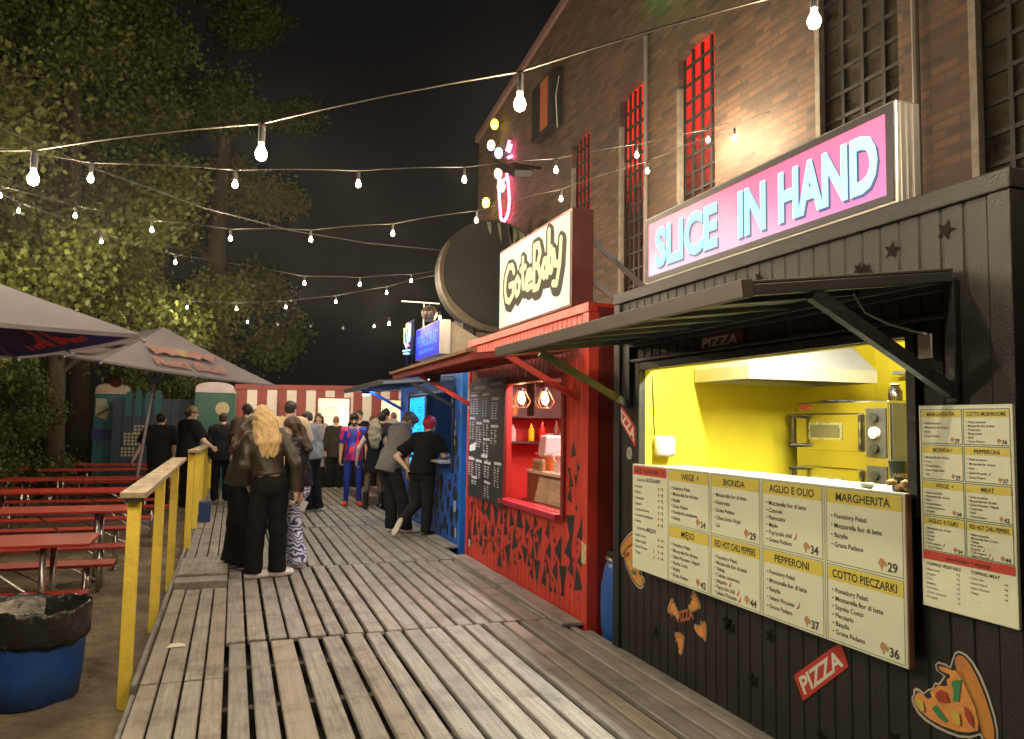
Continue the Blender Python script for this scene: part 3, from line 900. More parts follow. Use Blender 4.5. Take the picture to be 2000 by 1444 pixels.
for c in range(5):
    a, b = edges[c], edges[c + 1]
    z0, z1 = .608, 1.294
    bo = empty('menu_board', (xb, (a + b) / 2, z0), labs[c], 'menu board', 'menu boards under the pizza hatch')
    mb = MB(); mb.box(xb, xb + .028, b + .002, a - .002, z0, z1, 0); mb.build('panel', [M('board_edge', (.66, .67, .50), .4) if c < 4 else M('board_edge2', (.66, .67, .50), .4)], bo)
    if c == 4:
        mb = MB(); mb.box(xb + .001, xb + .03, b - .004, b + .0015, z0 + .002, z1 - .002); mb.build('timber_edge', M('edge_brown', (.22, .11, .06), .7), bo)
    f = facing(xb, a - .006, z0 + .004, .0006)
    w, h = a - b - .012, z1 - z0 - .008
    mb = MB()
    mb.poly([f(0, 0, 0), f(w, 0, 0), f(w, h, 0), f(0, h, 0)], 0)
    if c == 0:
        mb.poly([f(.008, h - .065, .001), f(w - .008, h - .065, .001), f(w - .008, h - .006, .001), f(.008, h - .006, .001)], 7)
        mb.text('SLICE / KAWAŁEK - 10', f, .03, x=w / 2, y=h - .05, align='C', bold=.02, m=2, depth=.002, maxw=w * .86)
        y = h - .105
        def head(a_, b_, y):
            mb.text(a_, f, .018, x=w * .13, y=y, bold=.015, m=2, depth=.001); mb.text(b_, f, .026, x=w * .42, y=y, bold=.022, m=2, depth=.001, maxw=w * .48)
        head('DODATEK', 'ROŚLINNY', y)
        y -= .043
        for t in ['Pieczarki', 'Rukola', 'Kukurydza', 'Jalapeño', 'Cebula czerwona', 'Pomidorki koktajlowe', 'Ananas']:
            mb.text('- ' + t, f, .0185, x=w * .05, y=y, bold=.01, m=2, depth=.001, maxw=w * .62)
            handslice(mb, f, w * .74, y, .02, 5); mb.text('+2', f, .022, x=w * .82, y=y, bold=.02, m=2, depth=.001)
            y -= .0375
        y -= .012
        head('DODATEK', 'MIĘSNY', y)
        y -= .043
        for i, t in enumerate(['Szynka Cotto', 'Salami Napoli', 'Salami Piccante', "'Nduja"]):
            mb.text('- ' + t, f, .0185, x=w * .05, y=y, bold=.01, m=2, depth=.001, maxw=w * .62)
            if i > 1: chili(mb, f, w * .6, y, .022, 4)
            handslice(mb, f, w * .74, y, .02, 5); mb.text('+4', f, .022, x=w * .82, y=y, bold=.02, m=2, depth=.001)
            y -= .0375
    else:
        for r_ in range(2):
            cell(mb, f, .006, h / 2 * (1 - r_) + .004, w - .012, h / 2 - .008, PIZ[(c - 1) * 2 + r_], .062, .0215, .036)
    mb.build('print', BM, bo)
# the English list on the wall right of the hatch
WB = empty('wall_menu', (XK - .012, 2.14, .87), 'cream two column menu sheet on the black wall right of the hatch', 'menu sheet')
mb = MB(); mb.box(XK - .036, XK - .023, 1.945, 2.338, .865, 1.645); mb.build('panel', [M('board_edge', (.6, .6, .45), .4)], WB)
f = facing(XK - .036, 2.336, .868, .0006); w, h = .389, .774
mb = MB(); mb.poly([f(0, 0, 0), f(w, 0, 0), f(w, h, 0), f(0, h, 0)], 0)
EN = [('MARGHERITA', ['Pelati tomatoes', 'Mozzarella fior di latte', 'Basil', 'Grana Padano'], '29', 1, ()), ('COTTO MUSHROOMS', ['Pelati tomatoes', 'Mozzarella fior di latte', 'Cotto ham', 'Mushrooms', 'Basil', 'Grana Padano'], '36', 0, ()),
      ('BIONDA', ['Mozzarella fior di latte', 'Corn', 'Grana Padano', 'Extra Virgin Olive', 'Salt'], '29', 1, ()), ('PEPPERONI', ['Pelati tomatoes', 'Mozzarella fior di latte', 'Basil', 'Salami Piccante', 'Grana Padano'], '37', 0, (3,)),
      ('WEGE', ['Pelati tomatoes', 'Mozzarella fior di latte', 'Basil', 'Grana Padano', 'Cherry tomatoes', 'Arugula'], '34', 1, ()), ('MEAT', ['Pelati tomatoes', 'Mozzarella fior di latte', 'Salami Piccante / Napoli', 'Cotto ham', 'Basil', 'Grana Padano'], '42', 0, ()),
      ('AGLIO E OLIO', ['Mozzarella fior di latte', 'Garlic', 'Parsley', 'Butter', 'Chili peppers', 'Grana Padano'], '34', 1, (4,)), ('RED HOT CHILI PEPPERS', ['Pelati tomatoes', 'Mozzarella fior di latte', "'Nduja", 'Red onion', 'Jalapeño', 'Chili peppers', 'Salami Piccante'], '44', 0, (4, 5, 6))]
ch_ = .138
for k, d in enumerate(EN):
    cell(mb, f, .006 + (k % 2) * .19, h - .008 - (k // 2 + 1) * ch_, .186, ch_ - .004, d, .026, .0085, .015)
yr = h - .008 - 4 * ch_ - .036
mb.poly([f(.004, yr, .001), f(w - .004, yr, .001), f(w - .004, yr + .034, .001), f(.004, yr + .034, .001)], 7)
mb.text('1 slice Portion + toppings', f, .014, x=w / 2, y=yr + .01, align='C', bold=.01, m=2, depth=.002)
for x, t, its in ((.02, 'VEGETABLE', ['Mushrooms', 'Arugula', 'Corn', 'Jalapeño', 'Red onion', 'Cherry tomatoes', 'Pineapple']), (.21, 'MEAT', ['Cotto ham', 'Salami Napoli', 'Salami Piccante', "'Nduja"])):
    mb.text('TOPPING ' + t, f, .012, x=x, y=yr - .022, bold=.015, m=2, depth=.001, maxw=.15)
    for i, s_ in enumerate(its):
        mb.text('- ' + s_, f, .009, x=x - .008, y=yr - .042 - i * .0175, m=2, depth=.001); mb.text('+2' if x < .1 else '+4', f, .010, x=x + .13, y=yr - .042 - i * .0175, bold=.01, m=2, depth=.001)
mb.build('print', BM, WB)
# ---- red burger stall
redp = M('red_paint', (0.56, 0.048, 0.030), 0.42, var=.14, scale=5, bump=.2, bscale=80, dirt=.3, dirtcol=(.18, .04, .03))
redi = M('red_inside', (0.55, 0.035, 0.03), 0.45, var=.08)
XR = 2.62
RW = (5.96, 7.45, .80, 1.945)
RK = stall('burger_stall', 'red burger stall with black triangles, chalk menu board and two cage lamps', XR, 5.46, 8.76, 2.50, 2.2, RW, redp, redi, side=M('red_side_shaded', (.17, .018, .015), .5, var=.2, dirt=.3, dirtcol=(.05, .015, .012)))  # side wall gets a darker copy of the red: its shade is in the colour
flap(RK, XR - .03, 2.19, 5.60, 8.66, 1.68, 2.075, M('red_flap_shaded', (.20, .022, .016), .5, var=.2), M('red_under_shaded', (.24, .024, .017), .5), 5, trim=wood_mat('trim_wood', (.34, .18, .08)))  # flap reds darkened along with the side wall, shade put into the paint
for y in (5.64, 8.60):
    MB().bar((1.98, y, 2.09), (XR - .02, y, 1.76), .035, .045).build('brace', redp, RK)
mb = MB()
mb.box(XR - .03, XR + .075, RW[0] - .055, RW[0] - .002, RW[2] - .05, RW[3] + .05)
mb.box(XR - .03, XR + .075, RW[1] + .002, RW[1] + .05, RW[2] - .05, RW[3] + .05)
mb.box(XR - .028, XR + .07, RW[0], RW[1], RW[3] + .002, RW[3] + .05)
mb.build('hatch_frame', M('red_dark', (.20, .022, .018), .45), RK, bevel=.004)
mb = MB(); mb.box(XR - .075, XR + .26, RW[0] + .01, RW[1] - .01, RW[2] - .05, RW[2] - .002)
mb.build('sill', M('red_sill', (.42, .02, .05), .35), RK, bevel=.005)
# black triangles painted on the lower front
f = facing(XR, 0, 0, .0025)
mb = MB()
tri = []
tries = 0
while len(tri) < 105 and tries < 12000:
    tries += 1
    big = len(tri) < 48
    r = rnd.uniform(.055, .125) if big else rnd.uniform(.018, .05)
    y = rnd.uniform(5.56, 8.66); z = rnd.uniform(.14, .80) if rnd.random() < .85 else rnd.uniform(.8, 1.35)
    if z > .66 and 5.88 < y < 8.62: continue
    if z > .8 and r > .07: continue
    if z < .22 and rnd.random() < .5: continue
    if any((y - a) ** 2 + (z - b) ** 2 < ((r + c) * .86) ** 2 for a, b, c in tri): continue
    tri.append((y, z, r))
    t0 = rnd.choice([-math.pi / 2, math.pi / 2, rnd.random() * 6.28]) + rnd.uniform(-.35, .35)
    mb.poly([f(-y + r * s_ * math.cos(t0 + q), z + r * s_ * 1.25 * math.sin(t0 + q)) for q, s_ in ((0, 1.15), (2.2 + rnd.uniform(-.3, .3), .95), (4.1 + rnd.uniform(-.3, .3), 1.0))])
mb.build('triangle_decals', M('matt_black', (.018, .018, .018), .6), RK)
mb = MB()
for y in (5.53, 8.70):
    for z in (1.36, 1.02):
        mb.poly([f(-y + .035 * math.cos(t), z + .055 * math.sin(t)) for t in np.linspace(0, 6.283, 18, False)], 0)
        mb.poly([f(-y + .026 * math.cos(t), z + .045 * math.sin(t), .001) for t in np.linspace(0, 6.283, 18, False)], 1)
mb.build('round_sticker', [M('st_grey', (.3, .3, .3), .5), ink], RK)
mb = MB(); mb.plate([(-5.55, .47), (-5.468, .48), (-5.464, .62), (-5.552, .64)], facing(XR, 0, 0, .019), .001)
mb.build('paper_sticker', M('old_paper', (.55, .45, .25), .8, var=.4, scale=30), RK)
mb = MB(); mb.plate([(-8.66, .13), (-8.60, .13), (-8.60, .21), (-8.66, .21)], f, .001); mb.build('number_plate', white, RK)
mb = MB(); mb.plate([(-8.73, 1.72), (-8.68, 1.72), (-8.68, 1.95), (-8.73, 1.95)], facing(XR, 0, 0, .019), .001); mb.build('notice_sheet', white, RK)
# chalk board with bent lower corner
CB = empty('chalk_menu', (XR - .05, 7.95, .74), 'tall black menu board with rows of white lettering on the red stall', 'menu board')
by0, by1, bz0, bz1 = 7.30, 8.56, .735, 2.02
def bx(u, v):   # bow of the thin sheet
    return XR - .055 - .05 * max(0, (u - .55)) * (1 - v) - .012 * math.sin(3.1 * u) * math.sin(3.1 * v)
mb = MB()
nu, nv = 14, 12
def cpt(u, v, w=0.0): return (bx(u, v) - w, by1 - u * (by1 - by0), bz0 + v * (bz1 - bz0) - .03 * u * (1 - v))
vs = [cpt(i / nu, j / nv) for j in range(nv + 1) for i in range(nu + 1)]
q = [(j * (nu + 1) + i, j * (nu + 1) + i + 1, (j + 1) * (nu + 1) + i + 1, (j + 1) * (nu + 1) + i) for j in range(nv) for i in range(nu)]
n_ = len(vs)
vs2 = [cpt(i / nu, j / nv, -.008) for j in range(nv + 1) for i in range(nu + 1)]
mb.add(vs + vs2, q + [tuple(i + n_ for i in reversed(f_)) for f_ in q])
for i in range(nu):
    for j, fl in ((0, 0), (nv, 1)):
        a, b = j * (nu + 1) + i, j * (nu + 1) + i + 1
        mb.f.append((a, a + n_, b + n_, b)); mb.m.append(0)
for j in range(nv):
    for i in (0, nu):
        a, b = j * (nu + 1) + i, (j + 1) * (nu + 1) + i
        mb.f.append((a, b, b + n_, a + n_)); mb.m.append(0)
mb.build('board', M('chalk_black', (.035, .037, .042), .35, var=.2), CB, smooth=False)
mb = MB()
fc_ = lambda u, v, w=0.0: cpt(u, v, .002)
def dash(u, v, w, h): mb.poly([fc_(u, v), fc_(u + w, v), fc_(u + w, v + h), fc_(u, v + h)])
def blk(u0, v0, cols, rows_, wmin, wmax, dv=.0205, du=.09):
    for r_ in range(rows_):
        for c in range(cols):
            w = rnd.uniform(wmin, wmax)
            x = u0 + c * du
            while w > .012:
                p = min(w, rnd.uniform(.014, .03)); dash(x, v0 - r_ * dv, p, .0085); x += p + .006; w -= p + .006
def title(u, v, w, h=.022):
    x = u
    while x < u + w:
        p = rnd.uniform(.010, .016); dash(x, v + rnd.uniform(-.002, .002), p, h * rnd.uniform(.85, 1.1)); x += p + .004
title(.14, .93, .34, .026); title(.62, .945, .3, .024)
dash(.04, .905, .9, .004); dash(.02, .335, .94, .004)
for u, v, c, r_, w in ((.05, .84, 3, 7, .075), (.42, .84, 2, 8, .045), (.68, .80, 2, 7, .08), (.03, .64, 2, 8, .07), (.25, .60, 2, 9, .07), (.46, .62, 2, 5, .05), (.68, .58, 2, 6, .06), (.47, .47, 2, 6, .055), (.02, .285, 2, 6, .07), (.25, .28, 2, 6, .06), (.5, .28, 2, 5, .06), (.78, .29, 2, 8, .05), (.12, .13, 2, 2, .08), (.5, .12, 2, 5, .05)):
    title(u, v + .028, min(.2, c * .085)); blk(u, v, c, r_, w * .5, w)
title(.42, .355, .16, .03)
mb.poly([fc_(.04, .385), fc_(.23, .405), fc_(.25, .475), fc_(.05, .44)])
mb.build('lettering', M('chalk_white', (.70, .74, .78), .6), CB)

# inside the red stall
mb = MB()
mb.box(2.84, 3.35, 6.0, 7.9, 1.06, 1.095, 0); mb.box(2.86, 3.33, 6.02, 7.88, .03, 1.058, 1)
ct = empty('counter', (3.1, 6.9, .02), 'brown counter with a pale worktop inside the red stall', 'counter')
mb2 = MB(); mb2.box(2.83, 3.35, 6.02, 7.4, 1.06, 1.09); mb2.build('worktop', M('worktop', (.62, .52, .40), .3, var=.06), ct, bevel=.004)
mb2 = MB(); mb2.box(2.86, 3.33, 6.04, 7.42, .03, 1.058); mb2.build('cabinet', M('counter_brown', (.20, .09, .05), .5), ct)
mb = MB(); mb.hexa([(2.79, 5.98, .803), (2.79, 7.05, .803), (2.80, 7.05, .803), (2.80, 5.98, .803), (2.84, 5.98, 1.03), (2.84, 7.05, 1.03), (2.85, 7.05, 1.03), (2.85, 5.98, 1.03)])
tag(mb.build('pale_board', wood_mat('pale_ply', (.56, .46, .30))), 'pale plywood board leaning under the counter of the red stall', 'board')
sh = empty('wall_shelf', (3.4, 8.55, 1.3), 'dark two tier shelf with sauces on the red far wall', 'shelf')
shm = M('shelf_dark', (.05, .035, .03), .5)
for z in (1.325, 1.625):
    mb = MB(); mb.box(2.78, 4.3, 8.40, 8.67, z, z + .02); mb.build('board', shm, sh)
mb = MB(); mb.box(3.32, 3.34, 8.42, 8.67, 1.646, 2.05); mb.box(2.78, 4.3, 8.42, 8.67, 2.052, 2.07); mb.build('divider', shm, sh)
mb = MB(); mb.box(2.79, 4.29, 8.655, 8.668, 1.646, 2.05); mb.build('back_panel', M('shelf_back', (.10, .05, .04), .5), sh)
def squeeze(label, x, col, h=.21, z=1.346):
    o = empty('sauce_bottle', (x, 8.48, z), label, 'bottle', 'sauce bottles on the red shelf')
    mb = MB(); mb.lathe([(.034, 0), (.036, .01), (.036, h * .62), (.028, h * .72), (.014, h * .76)], (x, 8.48, z), 16); mb.build('body', M('sq_%d' % int(x * 100), col, .3), o, smooth=True)
    mb = MB(); mb.lathe([(.02, h * .74), (.018, h * .8), (.006, h * 1.0)], (x, 8.48, z), 12); mb.build('nozzle', M('sq_%d' % int(x * 100), col, .3), o)
squeeze('yellow mustard squeeze bottle on the red shelf', 3.31, (.85, .55, .02))
squeeze('bright red ketchup squeeze bottle on the red shelf', 3.45, (.75, .02, .01), .23)
squeeze('brown sauce squeeze bottle between two clear tubs', 3.63, (.16, .07, .06), .25)
squeeze('clear squeeze bottle on the upper shelf by the wall', 3.85, (.6, .5, .5), .26, 1.646)
squeeze('clear squeeze bottle at the left end of the lower shelf', 3.08, (.6, .5, .5), .2)
def tub(name, label, x, y, z, r, h, fill, liq, group=None):
    o = empty(name, (x, y, z), label, 'tub', group)
    mb = MB(); mb.lathe([(r * .85, 0), (r, h * .75)], (x, y, z), 20); mb.build('filling', M(name + fill, liq, .5), o)
    mb = MB(); mb.lathe([(r, h * .76), (r * 1.05, h * .95)], (x, y, z), 20); mb.build('rim', M('tub_clear', (.55, .45, .42), .2), o)
    mb = MB(); mb.lathe([(r * 1.1, h * .96), (r * 1.1, h), (r, h * 1.04)], (x, y, z), 20); mb.build('lid', M('tub_lid', (.66, .58, .55), .3), o)
tub('sauce_tub', 'small clear tub of pale sauce beside the brown bottle', 3.545, 8.47, 1.346, .042, .09, 'a', (.55, .36, .22), 'clear tubs on the red shelf')
tub('sauce_tub', 'wide clear tub of cream sauce at the right of the shelf', 3.74, 8.47, 1.346, .06, .10, 'b', (.62, .5, .25), 'clear tubs on the red shelf')
tub('wooden_cup', 'orange brown pot on the upper shelf behind the lamp', 3.1, 8.52, 1.646, .055, .12, 'c', (.42, .16, .05))
# stacked boxes on the counter
o = empty('food_box', (2.99, 7.12, 1.0905), 'orange food tub at the bottom of the stack on the counter', 'tub')
mb = MB(); mb.lathe([(.085, 0), (.10, .14)], (2.99, 7.12, 1.0905), 24); mb.build('body', M('tub_orange', (.80, .26, .05), .35), o)
mb = MB(); mb.lathe([(.118, .141), (.118, .155), (.105, .16)], (2.99, 7.12, 1.0905), 24); mb.build('lid', M('lid_white', (.72, .66, .66), .3), o)
o = empty('clear_box', (2.99, 7.12, 1.252), 'milky upturned plastic box on top of the orange tub', 'box')
mb = MB(); mb.hexa([(2.885, 7.015, 1.252), (3.095, 7.015, 1.252), (3.095, 7.225, 1.252), (2.885, 7.225, 1.252), (2.905, 7.035, 1.44), (3.075, 7.035, 1.44), (3.075, 7.205, 1.44), (2.905, 7.205, 1.44)])
mb.build('body', M('milky', (.72, .58, .60), .3), o, bevel=.02)
mb = MB(); mb.box(2.87, 3.11, 7.0, 7.24, 1.2515, 1.262); mb.build('rim', M('lid_white', (.72, .66, .66), .3), o)
o = empty('cardboard_box', (2.86, 7.1, 1.0905), 'open brown cardboard box with scrawled black lettering on the counter', 'box')
mb = MB()
for a in ((2.845, 2.85, 6.98, 7.25, 1.0905, 1.185), (2.875, 2.88, 6.98, 7.25, 1.0905, 1.185), (2.851, 2.874, 6.98, 6.985, 1.0905, 1.185), (2.851, 2.874, 7.245, 7.25, 1.0905, 1.185)):
    mb.box(*a)
mb.build('body', M('cardboard', (.42, .24, .12), .8), o)
mb = MB(); mb.box(2.853, 2.872, 6.99, 7.24, 1.10, 1.205); mb.build('napkins', white, o)
mb = MB(); f = facing(2.845, 7.24, 1.10, .001); mb.text('NIE', f, .024, w=.06, x=.02, y=.045); [mb.tube([f(x_ + .012 * q, y_ + (.016 if q % 2 else .0) + rnd.uniform(-.003, .003), .001) for q in range(n_)], .0012, 4) for x_, y_, n_ in ((.095, .048, 10), (.04, .014, 12))]; mb.build('lettering', M('box_ink', (.14, .08, .05), .7), o)
o = empty('cutlery_cup', (2.93, 6.80, 1.0905), 'white plastic cup of white cutlery on the counter', 'cup')
mb = MB(); mb.lathe([(.034, 0), (.042, .11)], (2.93, 6.80, 1.0905), 18); mb.build('body', M('cup_pinkwhite', (.75, .62, .58), .35), o)
for dx, dy in ((-.02, .06), (0, .0), (.012, -.02), (.02, -.055)):
    mb = MB(); mb.tube([(2.93 + dx * .5, 6.80 + dy * .3, 1.15), (2.93 + dx, 6.80 + dy, 1.235)], .006, 6); mb.ball((2.93 + dx, 6.80 + dy * 1.1, 1.245), .015, 8, sz=1.5); mb.build('spoon', M('cup_pinkwhite', (.75, .62, .58), .35), o, smooth=True)
# cage lamps
def cage_lamp(label, x, y, z):
    o = empty('cage_lamp', (x, y, z), label, 'lamp', 'cage lamps in the red hatch')
    mb = MB(); mb.lathe([(.028, .12), (.038, .115), (.04, .10), (.03, .08)], (x, y, z), 14); mb.tube([(x, y, z + .12), (x, y, 2.46)], .004, 6); mb.build('socket', ink, o)
    mb = MB(); mb.lathe([(.013, .08), (.02, .06), (.036, .015), (.034, -.02), (.018, -.045), (.003, -.052)], (x, y, z), 16); mb.build('bulb', EM('cage_bulb', (1, .62, .25), 45), o, smooth=True)
    mb = MB()
    for k in range(7):
        t = 2 * math.pi * k / 7
        P = [(x + r * math.cos(t), y + r * math.sin(t), z + h) for r, h in ((.03, .11), (.105, -.02), (.062, -.085))]
        mb.tube(P, .0035, 5)
    mb.tube([(x + .062 * math.cos(t), y + .062 * math.sin(t), z - .085) for t in np.linspace(0, 6.2832, 15)], .0035, 5)
    mb.build('cage', M('copper', (.70, .38, .22), .3, metal=.9), o)
cage_lamp('copper cage pendant lamp at the left in the red hatch', 2.86, 7.62, 1.81)
cage_lamp('copper cage pendant lamp at the right in the red hatch', 2.98, 7.26, 1.80)
tl = empty('strip_lamp', (2.9, 7, 2.4), 'cool white strip lamp under the ceiling of the red stall', 'lamp')
mb = MB(); mb.box(3.3, 3.36, 6.1, 7.6, 2.44, 2.47); mb.build('housing', white, tl)
mb = MB(); mb.box(3.305, 3.355, 6.12, 7.58, 2.415, 2.439); mb.build('tube', EM('tube_cool', (1.0, .82, .76), 300), tl)

tl = empty('floodlight', (2.1, 8.3, 2.1), 'small white floodlight under the far end of the red flap', 'lamp')
mb = MB(); mb.box(2.02, 2.14, 8.30, 8.42, 2.075, 2.09); mb.box(2.012, 2.02, 8.29, 8.43, 2.03, 2.09); mb.box(2.14, 2.148, 8.29, 8.43, 2.03, 2.09); mb.box(2.02, 2.14, 8.29, 8.30, 2.0, 2.09); mb.box(2.02, 2.14, 8.42, 8.43, 2.03, 2.09); mb.build('housing', ink, tl)
mb = MB(); mb.box(2.025, 2.135, 8.305, 8.415, 2.066, 2.0745); mb.build('lens', EM('led_white', (.92, .95, 1.0), 420), tl)
# ---- sign on the red stall
SG = empty('lightbox_sign', (2.6, 6.7, 2.53), 'white lightbox sign with yellow bubble lettering on the red stall', 'sign')
gy0, gy1, gz0, gz1 = 5.78, 7.64, 2.53, 3.37
mb = MB(); mb.box(2.60, 2.80, gy0, gy1, gz0, gz1); mb.build('box', M('maroon', (.20, .06, .05), .5, dirt=.3), SG, bevel=.005)
gm = bpy.data.materials.new('gote_face'); gm.use_nodes = True
nt = gm.node_tree; N, L = nt.nodes, nt.links; b = N['Principled BSDF']; b.inputs['Base Color'].default_value = (.30, .36, .28, 1); b.inputs['Roughness'].default_value = .6; b.inputs['Specular IOR Level'].default_value = .1
tc = N.new('ShaderNodeTexCoord'); mp = N.new('ShaderNodeMapping'); mp.inputs['Location'].default_value = (0, 0.05, -.30); mp.inputs['Scale'].default_value = (0, 1.0, 1.9)
L.new(tc.outputs['Object'], mp.inputs[0]); ln = N.new('ShaderNodeVectorMath'); ln.operation = 'LENGTH'; L.new(mp.outputs[0], ln.inputs[0])
mr = N.new('ShaderNodeMapRange'); mr.inputs[1].default_value = .15; mr.inputs[2].default_value = 1.0; mr.inputs[3].default_value = .92; mr.inputs[4].default_value = .42; L.new(ln.outputs['Value'], mr.inputs[0])
b.inputs['Emission Color'].default_value = (.93, 1.0, .80, 1); L.new(mr.outputs[0], b.inputs['Emission Strength'])
mb = MB(); mb.box(2.592, 2.598, gy0 + .03, gy1 - .03, gz0 + .02, gz1 - .03); mb.build('face', gm, SG)
# bubble letters as strokes: list of polylines per letter in a unit box, drawn fat, with a dark rim
LET = {'G': [[(.95, .78), (.8, .97), (.45, 1.0), (.15, .75), (.08, .4), (.22, .08), (.55, 0), (.88, .15), (.92, .45), (.55, .45)]],
       'o': [[(.5, .62), (.2, .5), (.15, .2), (.4, 0), (.75, .1), (.85, .4), (.5, .62)]],
       't': [[(.45, .98), (.42, .5), (.5, .08), (.8, .05)], [(.15, .66), (.8, .68)]],
       'e': [[(.15, .34), (.8, .38), (.7, .62), (.35, .62), (.12, .35), (.3, .03), (.8, .08)]],
       'B': [[(.2, 1.0), (.2, 0), (.6, .0), (.85, .22), (.6, .5), (.25, .52)], [(.2, 1.0), (.6, 1.0), (.78, .78), (.55, .54)]],
       'a': [[(.78, .6), (.4, .62), (.12, .3), (.4, .02), (.75, .25), (.78, .6), (.8, .0)]],
       'b': [[(.2, 1.05), (.2, .05), (.6, .0), (.82, .3), (.55, .58), (.22, .45)]],
       'y': [[(.15, .65), (.3, .25), (.6, .22)], [(.85, .9), (.75, .2), (.45, -.35), (.1, -.3)]]}
def strokes(mb, f, word, x, y, w, h, r, m=0, dep=.0, n=10):
    for i, ch in enumerate(word):
        for pl in LET[ch[0]]:
            P = [(x + (ch[1] + p[0] * ch[2]) * w, y + (ch[3] + p[1] * ch[4]) * h) for p in pl]
            for p, q in zip(P[:-1], P[1:]):
                dx, dy = q[0] - p[0], q[1] - p[1]; l_ = math.hypot(dx, dy); nx_, ny_ = -dy / l_ * r, dx / l_ * r
                dep += 2e-6
                mb.poly([f(p[0] + nx_, p[1] + ny_, dep), f(p[0] - nx_, p[1] - ny_, dep), f(q[0] - nx_, q[1] - ny_, dep), f(q[0] + nx_, q[1] + ny_, dep)], m)
            for p in P:
                dep += 2e-6
                mb.poly([f(p[0] + r * math.cos(t), p[1] + r * math.sin(t), dep) for t in np.linspace(0, 6.2832, n, False)], m)
WD = [('G', 0, .2, .08, .72), ('o', .2, .12, .15, .55), ('t', .30, .13, .2, .62), ('e', .40, .14, .16, .55), ('B', .52, .17, .12, .80), ('a', .67, .12, .25, .5), ('b', .77, .10, .3, .72), ('y', .84, .15, .25, .6)]
f = facing(2.592, gy1 - .18, gz0 + .22, 0)
mb = MB(); f2_ = lambda u, v, w=0: f(u + .035, v - .035, w)
strokes(mb, f2_, WD, 0, 0, 1.52, .5, .085, 0, .0008); strokes(mb, f, WD, 0, 0, 1.52, .5, .072, 0, .0012)
mb.build('letter_rim', M('rim_dark', (.012, .010, .005), .6, emit=(.03, .025, .01), estr=.8, spec=.1), SG)
mb = MB(); strokes(mb, f, WD, 0, 0, 1.52, .5, .034, 0, .0022)
mb.build('lettering', EM('gote_yellow', (.90, .84, .40), .85, (.2, .19, .1)), SG)
mb = MB()
strut = M('grey_strut', (.22, .24, .25), .5, metal=.3)
mb.bar((2.80, gy0 + .1, 3.15), (3.5, gy0 - .1, 2.52), .04, .04); mb.build('strut', strut, SG)
mb = MB(); mb.bar((2.80, gy0 + .1, 2.80), (3.15, gy0 + .0, 2.52), .04, .04); mb.build('strut', strut, SG)
# scribbles on the red header
mb = MB(); f = facing(XR - .022, 0, 0, .001); mb.text('P3', facing(XR, 0, 0, .001), .07, x=-8.5, y=2.24, bold=.01)
mb.build('scribble', M('scribble_ink', (.10, .03, .02), .6), RK)

# ---- blue gyros stall
bluep = M('blue_paint', (0.02, 0.11, 0.50), 0.4, var=.15, scale=5, bump=.2, bscale=80, dirt=.25, dirtcol=(.02, .04, .10))
bluel = M('blue_bright', (0.015, 0.16, 0.62), 0.4, var=.1)
bluei = M('blue_inside', (0.04, 0.07, 0.14), 0.5)
XB = 2.70
BW = (9.72, 12.35, 1.05, 1.96)
BK = stall('gyros_stall', 'blue stall with black spots, lit blue lettering sign and a glowing cyan menu', XB, 9.28, 13.05, 2.42, 2.1, BW, bluep, bluei, rail=bluel)
rails = [c for c in BK.children if c.name.startswith('top_rail')]
rails[0].data.materials[0] = M('weathered_rail', (.13, .10, .07), .6, var=.4, scale=15)
flap(BK, XB - .03, 2.15, 9.62, 12.9, 1.70, 2.06, M('blue_flap', (.03, .035, .04), .5), M('blue_under', (.10, .14, .20), .35, var=.3), 4)
for y in (9.66, 12.86):
    MB().bar((2.06, y, 2.09), (XB - .02, y, 1.76), .035, .045).build('brace', bluel if y > 11 else M('dark_brace', (.02, .03, .05), .5), BK)
mb = MB()
for a, b in ((BW[0] - .07, BW[0] - .002), (BW[1] + .002, BW[1] + .07), (11.12, 11.18)):
    mb.box(XB - .03, XB + .07, a, b, .9, BW[3] + .05)
mb.box(XB - .028, XB + .07, BW[0], 11.118, BW[3] + .002, BW[3] + .05); mb.box(XB - .028, XB + .07, 11.182, BW[1], BW[3] + .002, BW[3] + .05)
mb.build('hatch_frame', M('frame_navy', (.012, .02, .04), .4), BK, bevel=.004)
mb = MB(); mb.box(XB - .16, XB + .25, BW[0] + .02, 11.11, 1.02, 1.048); mb.build('service_shelf', satin, BK, bevel=.004)
f = facing(XB, 0, 0, .0025)
mb = MB(); sp_ = []
for k in range(2500):
    if len(sp_) > 75: break
    y = rnd.uniform(9.4, 12.95); z = rnd.uniform(.12, .95) if rnd.random() < .85 else rnd.uniform(.9, 1.8)
    r = rnd.uniform(.035, .115)
    if z > .8 and 9.6 < y < 12.45: continue
    if any((y - a) ** 2 + (z - b) ** 2 < ((r + c) * 1.2) ** 2 for a, b, c in sp_): continue
    sp_.append((y, z, r)); e = rnd.uniform(1.0, 1.7)
    mb.poly([f(-y + r * (1 + .12 * math.sin(3 * t + k)) * math.cos(t), z + r * e * math.sin(t)) for t in np.linspace(0, 6.2832, 16, False)])
mb.build('spot_decals', M('matt_black', (.018, .018, .018), .6), BK)
mb = MB()
for y, z in ((9.6, 1.55), (9.62, 1.42), (9.64, 1.3)):
    mb.poly([f(-y + .03 * math.cos(t), z + .04 * math.sin(t), .002) for t in np.linspace(0, 6.2832, 14, False)])
mb.plate([(-9.62, .42), (-9.52, .42), (-9.52, .56), (-9.62, .56)], f, .001)
mb.plate([(-9.56, .10), (-9.48, .10), (-9.48, .22), (-9.56, .22)], f, .001)
mb.build('small_stickers', M('st_grey2', (.4, .4, .42), .5), BK)
SC = empty('light_menu', (XB, 11.75, .95), 'tall glowing cyan menu panel on the blue stall', 'menu board')
